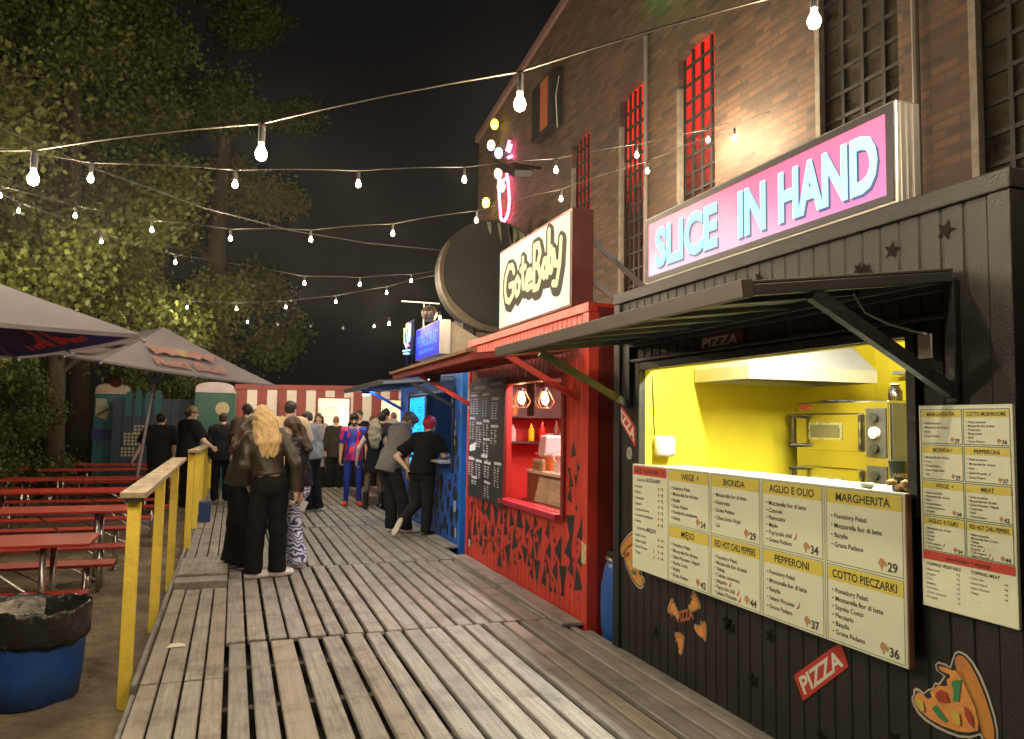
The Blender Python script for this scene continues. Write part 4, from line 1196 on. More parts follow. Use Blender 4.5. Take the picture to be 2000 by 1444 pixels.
mb = MB(); mb.box(XB - .035, XB - .012, 11.20, 12.22, .82, 1.945); mb.build('frame', M('frame_white', (.5, .6, .7), .4), SC)
mb = MB(); mb.box(XB - .04, XB - .036, 11.22, 12.20, .84, 1.925); mb.build('panel', EM('cyan_glow', (.0, .40, .95), 1.6, (.1, .4, .6)), SC)
mb = MB(); f = facing(XB - .04, 12.2, .84, .001)
for c, u in ((0, .12), (1, .58)):
    v = .93
    for k in range(11):
        for q in range(rnd.choice([2, 3, 4])):
            mb.poly([f(u + q * .07, v), f(u + q * .07 + .055, v), f(u + q * .07 + .055, v + .018), f(u + q * .07, v + .018)])
        v -= .035 if k not in (2, 6) else .08
mb.build('lettering', M('menu_blue', (.01, .10, .30), .5, emit=(.0, .20, .50), estr=.8), SC)
tl = empty('spot_lamp', (2.06, 12.8, 2.08), 'small bluish white floodlight under the awning of the blue stall', 'lamp')
mb = MB(); mb.box(1.99, 2.09, 12.74, 12.84, 2.0, 2.045); mb.build('housing', ink, tl)
mb = MB(); mb.box(1.995, 2.085, 12.745, 12.835, 1.985, 1.999); mb.build('lens', EM('led_blue_white', (.45, .72, 1.0), 260), tl)
mb = MB(); mb.tube([(2.05, 12.8, 2.05), (2.2, 12.4, 2.03), (2.45, 12.3, 2.08), (2.66, 12.3, 2.12)], .006, 6); mb.build('cable', white, tl)
tl = empty('strip_lamp', (3.5, 10.5, 2.36), 'blue white strip lamp under the ceiling of the blue stall', 'lamp')
mb = MB(); mb.box(3.50, 3.56, 10.0, 11.6, 2.368, 2.388); mb.build('housing', white, tl)
mb = MB(); mb.box(3.505, 3.555, 10.02, 11.58, 2.35, 2.367); mb.build('tube', EM('tube_blue', (.30, .60, 1.0), 60), tl)
mb = MB(); mb.box(3.6, 4.2, 10.0, 12.0, .03, 1.0)
tag(mb.build('work_bench', steel, bevel=.01), 'steel work bench inside the blue stall', 'bench')

SG = empty('lightbox_sign', (2.68, 11.2, 2.5), 'small blue lightbox sign with thin cyan capitals on the blue stall', 'sign')
py0, py1, pz0, pz1 = 10.46, 11.95, 2.52, 3.01
mb = MB(); mb.box(2.68, 2.84, py0, py1, pz0, pz1); mb.build('box', alu, SG, bevel=.005)
mb = MB(); mb.box(2.672, 2.678, py0 + .012, py1 - .012, pz0 + .012, pz1 - .012); mb.build('face', EM('pit_blue', (.0, .012, .90), .9, (.005, .01, .08)), SG)
f = facing(2.672, 0, 0, .001); mb = MB()
mb.text('PITAGORAS', f, .20, w=1.20, x=-11.8, y=2.70, bold=.005); mb.text('GREEK STREET FOOD', f, .052, w=.9, x=-11.68, y=2.60, bold=.01)
mb.build('lettering', EM('pit_cyan', (.03, .42, .95), .9, (.02, .08, .12)), SG)
mb = MB(); mb.hexa([(2.845, 10.52, 2.45), (2.845, 10.56, 2.45), (3.9, 10.56, 2.45), (3.9, 10.52, 2.45), (2.845, 10.52, 2.99), (2.845, 10.56, 2.99), (2.86, 10.56, 2.99), (2.86, 10.52, 2.99)])
mb.build('side_brace', M('weathered_ply', (.30, .25, .17), .8, var=.2), SG)
NE = empty('neon_sign', (2.55, 11.6, 2.7), 'small blue and yellow neon outline of a wrap left of the blue sign', 'sign')
f = facing(2.60, 0, 0, 0)
mb = MB(); mb.plate([(-12.65, 2.66), (-11.98, 2.62), (-11.98, 3.20), (-12.65, 3.2)], facing(2.66, 0, 0, 0), .006); mb.tube([(2.66, 12.1, 2.45), (2.66, 12.1, 2.63)], .02, 6); mb.tube([(2.66, 12.5, 2.45), (2.66, 12.5, 2.66)], .02, 6)
mb.build('panel', M('neon_back', (.006, .01, .05), .9, spec=.03), NE)
for pts, mt in (([(-12.45, 2.86), (-12.5, 3.1), (-12.3, 3.02), (-12.22, 2.84), (-12.3, 2.76), (-12.45, 2.86)], 0), ([(-12.1, 2.84), (-12.12, 3.05), (-12.02, 3.12), (-12.05, 2.9), (-12.1, 2.84)], 0), ([(-12.36, 3.03), (-12.3, 3.15), (-12.2, 3.15), (-12.14, 3.03)], 1), ([(-12.22, 2.82), (-12.2, 2.78), (-12.12, 2.78)], 2), ([(-12.55, 2.73), (-12.05, 2.70)], 3), ([(-12.5, 2.68), (-12.1, 2.65)], 3)):
    mb = MB(); mb.tube([f(u, v, .0) for u, v in pts], .014, 6)
    mb.build('neon_tube', [EM('neon_blue', (.01, .13, 1.0), 3), EM('neon_yellow', (1, .6, .05), 1.5), EM('neon_pink', (1, .08, .25), 1.6), EM('neon_cyan', (.01, .55, .9), 2)][mt], NE)
# mirror ball on a bracket
o = empty('mirror_ball', (3.03, 12.5, 3.4), 'round glass ball hanging from a bracket above the blue sign', 'ball')
mb = MB(); mb.ball((3.03, 12.55, 3.38), .14, 18); mb.build('ball', M('mirror_glass', (.30, .24, .20), .12, metal=.8, var=.5, scale=18), o)
mb = MB(); mb.bar((2.55, 12.55, 3.56), (3.2, 12.55, 3.56), .03, .02); mb.tube([(3.03, 12.55, 3.52), (3.03, 12.55, 3.55)], .006, 6); mb.tube([(2.95, 12.6, 2.45), (2.95, 12.6, 3.55)], .015, 6); mb.build('bracket', alu, o)

# ---- striped stall at the end of the deck
YS = 19.0
ST = empty('striped_stall', (2.3, YS, -.1), 'red and white striped stall with two bright windows at the end of the deck', 'food stall')
sred = M('stripe_red', (.30, .058, .052), .6, var=.12); swht = M('stripe_white', (.78, .74, .67), .6, var=.08)
mb = MB()
x = 0.05; k = 0; pw = .2235
def zs(x): return 2.36 + .06 * (x / 4)
holes = [(1.90, 2.64, .42, 2.10), (3.42, 4.20, .95, 2.09)]
xs_ = sorted(set([0.05 + pw * i for i in range(25)] + [h for q in holes for h in q[:2]]))
for a, b in zip(xs_[:-1], xs_[1:]):
    c = (a + b) / 2; m = int((c - .05) / pw) % 2
    h = [q for q in holes if q[0] < c < q[1]]
    segs = [(-.12, zs(c) - .10)] if not h else [(-.12, h[0][2]), (h[0][3], zs(c) - .10)]
    for z0, z1 in segs:
        mb.box(a, b, YS, YS + .06, z0, z1, m)
mb.build('front_wall', [sred, swht], ST)
mb = MB(); mb.hexa([(0, YS - .03, zs(0) - .098), (5.6, YS - .03, zs(5.6) - .098), (5.6, YS + .08, zs(5.6) - .098), (0, YS + .08, zs(0) - .098), (0, YS - .03, zs(0) + .02), (5.6, YS - .03, zs(5.6) + .02), (5.6, YS + .08, zs(5.6) + .02), (0, YS + .08, zs(0) + .02)])
mb.build('top_rail', sred, ST)
mb = MB(); mb.box(0.0, .07, YS + .062, YS + 2.4, -.12, 2.3); mb.box(5.5, 5.6, YS + .062, YS + 2.4, -.12, 2.3); mb.box(.072, 5.498, YS + 2.35, YS + 2.4, -.12, 2.3); mb.box(0, 5.6, YS + .082, YS + 2.4, 2.301, 2.36); mb.box(.072, 5.498, YS + .062, YS + 2.348, .30, .34)
mb.build('shell_wall', M('stall_cream', (.70, .62, .46), .5, var=.08), ST)
for h in holes:
    mb = MB(); a, b, c, d = h
    mb.box(a - .03, a - .001, YS - .02, YS + .065, c, d + .03); mb.box(b + .001, b + .03, YS - .02, YS + .065, c, d + .03); mb.box(a, b, YS - .018, YS + .065, d + .001, d + .03); mb.box(a - .03, b + .03, YS - .1, YS + .065, c - .035, c - .001)
    mb.build('window_frame', sred, ST)
mb = MB(); mb.box(1.95, 2.25, YS + 2.30, YS + 2.345, 1.2, 1.95); mb.box(2.32, 2.62, YS + 2.30, YS + 2.345, 1.2, 1.95); mb.build('back_window', M('win_cool', (.25, .32, .30), .3), ST)
mb = MB(); mb.box(.95, 1.0, YS - .05, YS - .002, .9, 2.0); mb.build('door_edge', M('door_dark', (.12, .06, .04), .6), ST)
mb = MB(); mb.box(1.85, 3.1, YS - .45, YS - .11, -.12, .12); mb.box(1.9, 2.75, YS - .25, YS - .11, .121, .36); mb.build('step', wood_mat('step_wood', (.32, .22, .11)), ST)
tl = empty('strip_lamp', (2.5, YS + 1, 2.25), 'warm white strip lamp under the ceiling of the striped stall', 'lamp')
mb = MB(); mb.box(1.2, 4.6, YS + 1.0, YS + 1.08, 2.27, 2.295); mb.build('housing', white, tl)
mb = MB(); mb.box(1.22, 4.58, YS + 1.005, YS + 1.075, 2.25, 2.269); mb.build('tube', EM('tube_warm', (1, .92, .72), 170), tl)
o = empty('fryer', (2.4, YS + .8, .34), 'white and steel fryer unit in the first window of the striped stall', 'appliance')
mb = MB(); mb.box(2.0, 2.75, YS + .5, YS + 1.1, .342, 1.05); mb.build('body', M('appl_white', (.6, .6, .56), .4), o, bevel=.02)
mb = MB(); mb.box(2.10, 2.65, YS + .485, YS + .499, .42, .82); mb.build('door', M('appl_dark', (.03, .035, .05), .25), o)
mb = MB(); mb.lathe([(.22, 1.051), (.26, 1.12), (.2, 1.25), (.05, 1.28)], (2.35, YS + .8, 0), 20); mb.build('lid', satin, o, smooth=True)
# ------------------------------------------------------------------ neon, lamps and boxes on the brick wall
NP = empty('neon_sign', (5.15, 14.8, 5.7), 'pink neon outline on the corner of the brick hall', 'sign')
pk = EM('neon_hotpink', (1.0, .07, .24), 14)
XN = 5.12
for pts in ([(15.217, 6.919), (15.16, 6.401), (15.036, 5.873), (14.93, 5.775), (14.805, 5.74), (14.66, 5.78), (14.554, 5.88), (14.503, 6.10), (14.618, 6.572), (14.686, 6.7)], [(15.205, 6.659), (14.683, 6.613)],
            [(14.558, 7.36), (14.708, 7.195)], [(14.429, 7.23), (14.579, 7.13)], [(14.388, 6.981), (14.606, 7.02)]):
    mb = MB(); mb.tube([(XN, y, z) for y, z in pts], .03, 8); mb.build('neon_tube', pk, NP)
mb = MB()
for y, z in ((15.2, 6.9), (14.6, 6.0), (15.05, 5.9), (14.68, 6.68)): mb.tube([(XN + .03, y, z), (XW, y, z)], .012, 6)
mb.build('bracket', ink, NP)
lamps = [((15.186, 7.92), 'yellow oval wall lamp, topmost above the pink neon', (1, .78, .02)), ((15.407, 7.536), 'pale yellow oval lamp left of the blue lamp', (1, .82, .25)), ((14.9, 6.759), 'small yellow lamp between the tops of the neon loop', (1, .55, .15)), ((14.691, 6.415), 'pale yellow lamp inside the pink neon loop', (1, .72, .4)), ((15.7, 6.353), 'yellow oval lamp low at the left of the pink neon', (1, .8, .05)), ((14.887, 7.194), 'blue oval lamp above the floodlight', (.10, .25, 1.0))]
for (y, z), lb, c in lamps:
    o = empty('wall_lamp', (5.1, y, z), lb, 'lamp', 'coloured oval lamps on the brick corner')
    mb = MB(); mb.ball((5.0, y, z), .085, 12, sz=1.35); mb.build('globe', EM('lamp_%d_%d' % (c[0] * 99, c[1] * 99), c, 7 if c[2] < .9 else 14), o, smooth=True)
    mb = MB(); mb.tube([(5.06, y, z), (5.2, y, z + .1)], .015, 6); mb.build('arm', ink, o)
o = empty('floodlight', (4.6, 12.9, 6.1), 'dark floodlight on an arm in front of the pink neon', 'lamp')
mb = MB(); mb.hexa([(4.45, 13.55, 6.42), (4.75, 13.45, 6.42), (4.75, 12.3, 5.86), (4.45, 12.4, 5.86), (4.45, 13.5, 6.55), (4.75, 13.4, 6.55), (4.75, 12.25, 5.98), (4.45, 12.35, 5.98)])
mb.build('housing', M('lamp_dark', (.02, .02, .022), .4), o, bevel=.01)
mb = MB(); mb.hexa([(4.47, 13.5, 6.40), (4.73, 13.42, 6.40), (4.73, 12.75, 6.075), (4.47, 12.83, 6.075), (4.47, 13.5, 6.418), (4.73, 13.42, 6.418), (4.73, 12.75, 6.093), (4.47, 12.83, 6.093)]); mb.build('lens', M('lens_pale', (.6, .5, .5), .3), o)
mb = MB(); mb.tube([(4.76, 13.0, 6.3), (5.2, 13.0, 6.3)], .03, 6); mb.build('arm', ink, o)
o = empty('wall_box', (5.1, 12.5, 7.4), 'black wall box with one orange stripe high on the brick hall', 'box')
mb = MB(); mb.box(5.0, 5.195, 12.0, 13.0, 6.75, 7.75); mb.build('body', M('box_black', (.012, .012, .012), .6), o, bevel=.01)
mb = MB(); mb.box(4.99, 4.999, 12.2, 12.55, 6.8, 7.7); mb.build('stripe', M('stripe_orange', (.35, .10, .03), .6), o)
mb = MB(); mb.tube([(5.1, 11.95, 7.6), (5.0, 11.85, 7.2), (5.1, 12.0, 6.7)], .008, 6); mb.build('cable', white, o)
for y in (7.46, 9.14, 6.9):
    pass
# vertical pipes on the facade
for y, z0, z1, lb in ((4.62, 2.4, 7.0, 'thin grey downpipe on the brick hall above the pink sign'), (9.02, 2.4, 6.9, 'thin grey downpipe between two red lit windows')):
    mb = MB(); mb.tube([(5.14, y, z0), (5.14, y, z1)], .03, 8); tag(mb.build('downpipe', M('pipe_grey', (.16, .14, .12), .6)), lb, 'downpipe', 'downpipes on the brick hall')
# green floodlight glowing on the upper wall
o = empty('green_lamp', (4.9, 9.2, 7.6), 'green floodlight shining on the brick above the windows', 'lamp')
mb = MB(); mb.box(4.98, 5.12, 8.55, 8.8, 7.72, 7.82); mb.build('housing', ink, o)
mb = MB(); mb.box(4.985, 5.115, 8.56, 8.79, 7.70, 7.719); mb.build('lens', EM('green_glow', (.02, 1.0, .15), 50), o)
# round black tank behind the stalls
o = empty('round_tank', (4.5, 13.5, -.15), 'huge round black tank with a tan rim and green drips behind the signs', 'tank')
cx, cz, r = 4.44, 4.29, 1.04
tb = M('tank_black', (.011, .012, .011), .7, var=.3, scale=4, bump=.3, bscale=30)
def disc(y0, y1, r0, r1, m, mb, n=48):
    vs = [(cx + q * math.cos(2 * math.pi * k / n), y, cz + q * math.sin(2 * math.pi * k / n)) for y, q in ((y0, r0), (y0, r1), (y1, r1), (y1, r0)) for k in range(n)]
    fs = [(j * n + k, j * n + (k + 1) % n, ((j + 1) % 4) * n + (k + 1) % n, ((j + 1) % 4) * n + k) for j in range(4) for k in range(n)]
    mb.add(vs, fs, m)
mb = MB(); disc(13.36, 13.75, .01, r - .002, 0, mb); mb.build('body', tb, o, smooth=False)
mb = MB()
vs_, n = [], 48
for k in range(33):
    t = R(150 + 150 * k / 32); w = .035 + .02 * math.sin(5 * t) + .06 * max(0, math.cos(t - R(250)))
    for q in (r + .02, r - w):
        for y in (13.30, 13.42): vs_.append((cx + q * math.cos(t), y, cz + q * math.sin(t)))
fs_ = []
for k in range(32):
    a = 4 * k; b_ = a + 4
    fs_ += [(a, b_, b_ + 2, a + 2), (a + 1, a + 3, b_ + 3, b_ + 1), (a, a + 1, b_ + 1, b_), (a + 2, b_ + 2, b_ + 3, a + 3)]
mb.add(vs_, fs_); mb.build('rim', M('tank_tan', (.07, .053, .033), .9, var=.3, scale=9, dirt=.6), o)
mb = MB()
for k in range(16):
    u = rnd.uniform(-.15, .85); zt_ = math.sqrt(max(0, r * r - u * u)) * .98; l_ = rnd.uniform(.12, .55); w = rnd.uniform(.012, .03)
    mb.plate([(cx + u - w * 1.5, cz + zt_ - .02), (cx + u + w * 1.5, cz + zt_ - .02), (cx + u + w + .10 * l_, cz + zt_ - l_ * .7), (cx + u + .14 * l_, cz + zt_ - l_), (cx + u - w + .08 * l_, cz + zt_ - l_ * .6)], lambda a, b, w_=0.0: (a, 13.358 - w_, b), .002)
mb.build('paint_drips', M('drip_green', (.20, .24, .13), .7, var=.3), o)
mb = MB(); mb.box(3.9, 4.1, 13.5, 14.2, -.15, 3.5); mb.box(4.8, 5.0, 13.5, 14.2, -.15, 3.5); mb.build('stand', ink, o)
# weeds on the roof in front of the tank
mb = MB()
for k in range(160):
    x = rnd.uniform(3.0, 4.9); y = rnd.uniform(11.5, 12.9); h = rnd.uniform(.15, .45) + .25 * max(0, (x - 3.6)); a = rnd.random() * 6.28
    d = (math.cos(a) * .1, math.sin(a) * .1)
    mb.add([(x - .012, y, 2.44), (x + .012, y, 2.44), (x + d[0] + .008, y + d[1], 2.44 + h * .6), (x + d[0] * 2.2, y + d[1] * 2.2, 2.44 + h)], [(0, 1, 2), (0, 2, 3)])
o = mb.build('weeds', M('weed_green', (.16, .15, .07), .8, var=.3)); tag(o, 'dry weeds growing on the roof of the blue stall', 'weeds', kind='stuff')
# second tank-coloured roof bulge: nothing; blue barrel between the stalls
o = empty('plastic_barrel', (2.84, 5.235, -.1), 'blue plastic barrel with black lid in the gap between red and black stalls', 'barrel')
bl = M('barrel_blue', (.02, .10, .40), .4, var=.1)
mb = MB(); mb.lathe([(.15, 0), (.175, .02), (.20, .15), (.205, .30), (.20, .45), (.175, .58), (.15, .64)], (2.84, 5.235, -.1), 28); mb.build('body', bl, o, smooth=True)
mb = MB(); mb.lathe([(.165, .63), (.172, .645), (.165, .66)], (2.84, 5.235, -.1), 28); mb.build('clamp_ring', steel, o, smooth=True)
mb = MB(); mb.lathe([(.155, .661), (.158, .69), (.14, .705), (.12, .70)], (2.84, 5.235, -.1), 28); mb.build('lid', ink, o)
# ------------------------------------------------------------------ railing
yel = M('post_yellow', (.84, .64, .08), .55, var=.08, scale=7, dirt=.4, dirtcol=(.35, .24, .03), bump=.3, bscale=50)
RL = empty('railing', (-.55, 10, -.16), 'wooden handrail on yellow posts along the left edge of the deck', 'railing')
posts = [(5.15, 1.07), (6.9, 1.085), (8.55, 1.09), (10.1, 1.14), (11.9, 1.115), (13.6, 1.09), (15.3, 1.065), (17.0, 1.04), (18.7, 1.015)]
for i, (y, t) in enumerate(posts):
    q = .075 if i > 2 else 0.0; zb_ = -.2 if i < 3 else .004
    mb = MB(); mb.hexa([(-.583 + q, y - .035, zb_), (-.513 + q, y - .035, zb_), (-.513 + q, y + .035, zb_), (-.583 + q, y + .035, zb_), (-.575 + q, y - .035, t), (-.505 + q, y - .035, t), (-.505 + q, y + .035, t), (-.575 + q, y + .035, t)])
    mb.build('post', yel, RL, bevel=.004)
hw = wood_mat('rail_wood', (.34, .27, .17))
def railplank(name, x0, x1, ya, yb, za, zb, th=.035, tone=.7):
    mb = MB(); mb.hexa([(x0, ya, za - th), (x1, ya, za - th), (x1, yb, zb - th), (x0, yb, zb - th), (x0, ya, za), (x1, ya, za), (x1, yb, zb), (x0, yb, zb)])
    o = mb.build(name, hw, RL, bevel=.004); a = o.data.attributes.new('tone', 'FLOAT', 'POINT'); a.data.foreach_set('value', [tone] * 8)
railplank('handrail', -.612, -.468, 5.05, 9.1, 1.115, 1.135)
railplank('handrail', -.50, -.375, 9.9, 19.0, 1.185, 1.04, tone=.5)
mb = MB(); mb.box(-.585, -.49, 5.05, 5.25, 1.062, 1.078); mb.build('bracket', ink, RL)

# ------------------------------------------------------------------ bin, litter
B = empty('litter_bin', (-1.12, 5.52, -.16), 'cut down blue barrel used as a bin with a black bag folded over its rim', 'bin')
c = (-1.12, 5.52, -.16)
mb = MB(); mb.lathe([(.255, 0), (.275, .012), (.292, .18), (.300, .36), (.303, .44), (.292, .445), (.285, .36), (.262, .02), (.001, .02)], c, 40, cap=False); mb.build('body', M('bin_blue', (.013, .07, .30), .42, var=.25, scale=4, dirt=.45, dirtcol=(.06, .075, .12), bump=.15, bscale=40), B, smooth=True)
mb = MB()
n = 64; prof = [(.303, .375), (.312, .36), (.320, .385), (.322, .46), (.325, .53), (.322, .562), (.312, .568), (.300, .555), (.285, .45), (.26, .28), (.20, .18), (.001, .14)]
vs, fs = [], []
for j, (r, z) in enumerate(prof):
    for k in range(n):
        t = 2 * math.pi * k / n
        w = .006 * math.sin(9 * t + j * .8) + .005 * math.sin(17 * t + j * 1.9) + .004 * math.sin(31 * t - j)
        rr = max(.001, r + w * (1.0 if j != len(prof) - 1 else 0)); zz = z + (.012 * math.sin(3 * t + 1) + .006 * math.sin(13 * t)) * (1 if j < 2 or 3 < j < 8 else .5) + w * .6
        vs.append((c[0] + rr * math.cos(t), c[1] + rr * math.sin(t), c[2] + zz))
for j in range(len(prof) - 1):
    for k in range(n):
        k2 = (k + 1) % n; fs.append((j * n + k, (j + 1) * n + k, (j + 1) * n + k2, j * n + k2))
mb.add(vs, fs); mb.build('bin_bag', M('bag_black', (.018, .018, .018), .22, var=.3, bump=.7, bscale=22), B, smooth=True)
mb = MB()
vs, fs = [], []
for j in range(9):
    for k in range(17):
        t = R(205) - R(118) * k / 16; r = .292 - .02 * (j / 8) - .006 * math.sin(k * 1.7 + j); z = .55 - .13 * (j / 8) + .008 * math.sin(k * 1.1)
        vs.append((c[0] + r * math.cos(t), c[1] + r * math.sin(t), c[2] + z))
fs = [(j * 17 + k, (j + 1) * 17 + k, (j + 1) * 17 + k + 1, j * 17 + k + 1) for j in range(8) for k in range(16)]
mb.add(vs, fs); mb.build('foil_patch', M('bag_grey', (.32, .31, .27), .25, var=.5, scale=9, bump=.9, bscale=25), B, smooth=True)
mb = MB(); mb.add([(-.37, 5.78, .004), (-.31, 5.80, .004), (-.29, 5.85, .016), (-.35, 5.83, .02), (-.25, 5.79, .006), (-.26, 5.83, .012)], [(0, 1, 2, 3), (1, 4, 5, 2)])
tag(mb.build('paper_scrap', M('paper', (.72, .68, .58), .8)), 'crumpled white scrap of paper on the deck by the railing', 'litter')

# ------------------------------------------------------------------ red beer tables and benches
tred = M('table_red', (.32, .022, .011), .5, var=.18, scale=3, stretch=(1, 6, 6), dirt=.35, dirtcol=(.16, .03, .015))
steelt = M('tube_steel', (.55, .54, .52), .25, metal=.9, var=.1)
G_ = -.16
def top_boards(name, L_, Wd, nb, z, th=.026):
    mb = MB(); w = Wd / nb
    for k in range(nb):
        mb.box(-L_, 0, -Wd / 2 + k * w + .003, -Wd / 2 + (k + 1) * w - .003, z - th, z)
    return mb
def make_table(label):
    o = empty('beer_table', (0, 0, 0), label, 'table', 'red beer tables on the sand')
    top_boards('tabletop', 2.2, .62, 5, .76).build('tabletop', tred, o, local=True, bevel=.004)
    for x in (-.32, -1.88):
        for y in (-.2, .2):
            mb = MB(); mb.tube([(x, y * 1.1, 0), (x, y, .733)], .024, 10); mb.tube([(x, y * 1.1, 0), (x, y * 1.1, .012)], .035, 10); mb.build('leg', steelt, o, local=True, smooth=True)
        mb = MB(); mb.tube([(x, -.22, .70), (x, .22, .70)], .016, 8); mb.build('crossbar', steelt, o, local=True, smooth=True)
    mb = MB(); mb.tube([(-.33, 0, .25), (-.95, 0, .73)], .009, 6); mb.tube([(-1.87, 0, .25), (-1.25, 0, .73)], .009, 6); mb.build('brace', steelt, o, local=True)
    return o
def make_bench(label):
    o = empty('beer_bench', (0, 0, 0), label, 'bench', 'red beer benches on the sand')
    top_boards('seat', 2.2, .27, 2, .46).build('seat', tred, o, local=True, bevel=.004)
    for x in (-.22, -1.98):
        for y in (-.1, .1):
            mb = MB(); mb.tube([(x, y * 1.2, 0), (x, y, .433)], .019, 10); mb.tube([(x, y * 1.2, 0), (x, y * 1.2, .01)], .028, 10); mb.build('leg', steelt, o, local=True, smooth=True)
    mb = MB(); mb.tube([(-.24, 0, .12), (-.8, 0, .43)], .008, 6); mb.build('brace', steelt, o, local=True)
    return o
tabs = [(-1.0, 6.95), (-.98, 9.25), (-.92, 11.6), (-1.15, 14.0), (-1.1, 16.3), (-.9, 18.0)]
words = ['nearest the bin', 'second from the bin', 'third from the bin', 'before the parasol pole', 'behind the parasol pole', 'nearest the dark fence']
t0 = b0 = None
for i, (x, y) in enumerate(tabs):
    lb = 'red slatted beer table, ' + words[i]
    if t0 is None: t0 = make_table(lb); o = t0
    else: o = copy_tree(t0)
    o['label'] = lb; o.location = (x, y, G_ + rnd.uniform(-.01, .0)); o.rotation_euler = (0, 0, R(rnd.uniform(-1.5, 1.5)))
    for s_, dy, nm in ((0, -.62, 'near'), (1, .72, 'far')):
        lb = 'red beer bench on the %s side of the beer table %s' % (nm, words[i].split(',')[0])
        if b0 is None: b0 = make_bench(lb); b = b0
        else: b = copy_tree(b0)
        b['label'] = lb; b.location = (x + rnd.uniform(-.08, .1), y + dy, G_ + rnd.uniform(-.01, 0)); b.rotation_euler = (0, 0, R(rnd.uniform(-2, 2)))
ws = ['nearest', 'second', 'third', 'fourth']
for i, (x, y) in enumerate([(-3.5, 9.2), (-3.5, 11.6), (-3.7, 14.1), (-3.6, 16.5)]):
    o = copy_tree(t0); o['label'] = 'red beer table of the column farther from the deck, %s one' % ws[i]; o.location = (x, y, G_); o.rotation_euler = (0, 0, R(rnd.uniform(-2, 2)))
    for dy, nm in ((-.62, 'near'), (.72, 'far')):
        b = copy_tree(b0); b['label'] = 'red bench %s side of the %s table in the column farther from the deck' % (nm, ws[i]); b.location = (x + .05, y + dy, G_); b.rotation_euler = (0, 0, R(rnd.uniform(-2, 2)))

# ------------------------------------------------------------------ parasols
greyc = M('parasol_grey', (.19, .175, .20), .75, var=.10, scale=3, bump=.15, bscale=120, dirt=.25, dirtcol=(.2, .18, .19))
navy = M('parasol_navy', (.02, .03, .17), .7, var=.15)
redl = M('parasol_red', (.75, .06, .08), .7)
goldl = M('parasol_gold', (.55, .36, .04), .7)
for m_ in (greyc, navy):   # the cloth lets a little light through
    nt = m_.node_tree; b = nt.nodes['Principled BSDF']; tr = nt.nodes.new('ShaderNodeBsdfTranslucent'); mx = nt.nodes.new('ShaderNodeMixShader')
    mx.inputs[0].default_value = .42
    src = b.inputs['Base Color'].links[0].from_socket
    nt.links.new(src, tr.inputs[0]); nt.links.new(b.outputs[0], mx.inputs[1]); nt.links.new(tr.outputs[0], mx.inputs[2]); nt.links.new(mx.outputs[0], nt.nodes['Material Output'].inputs[0])
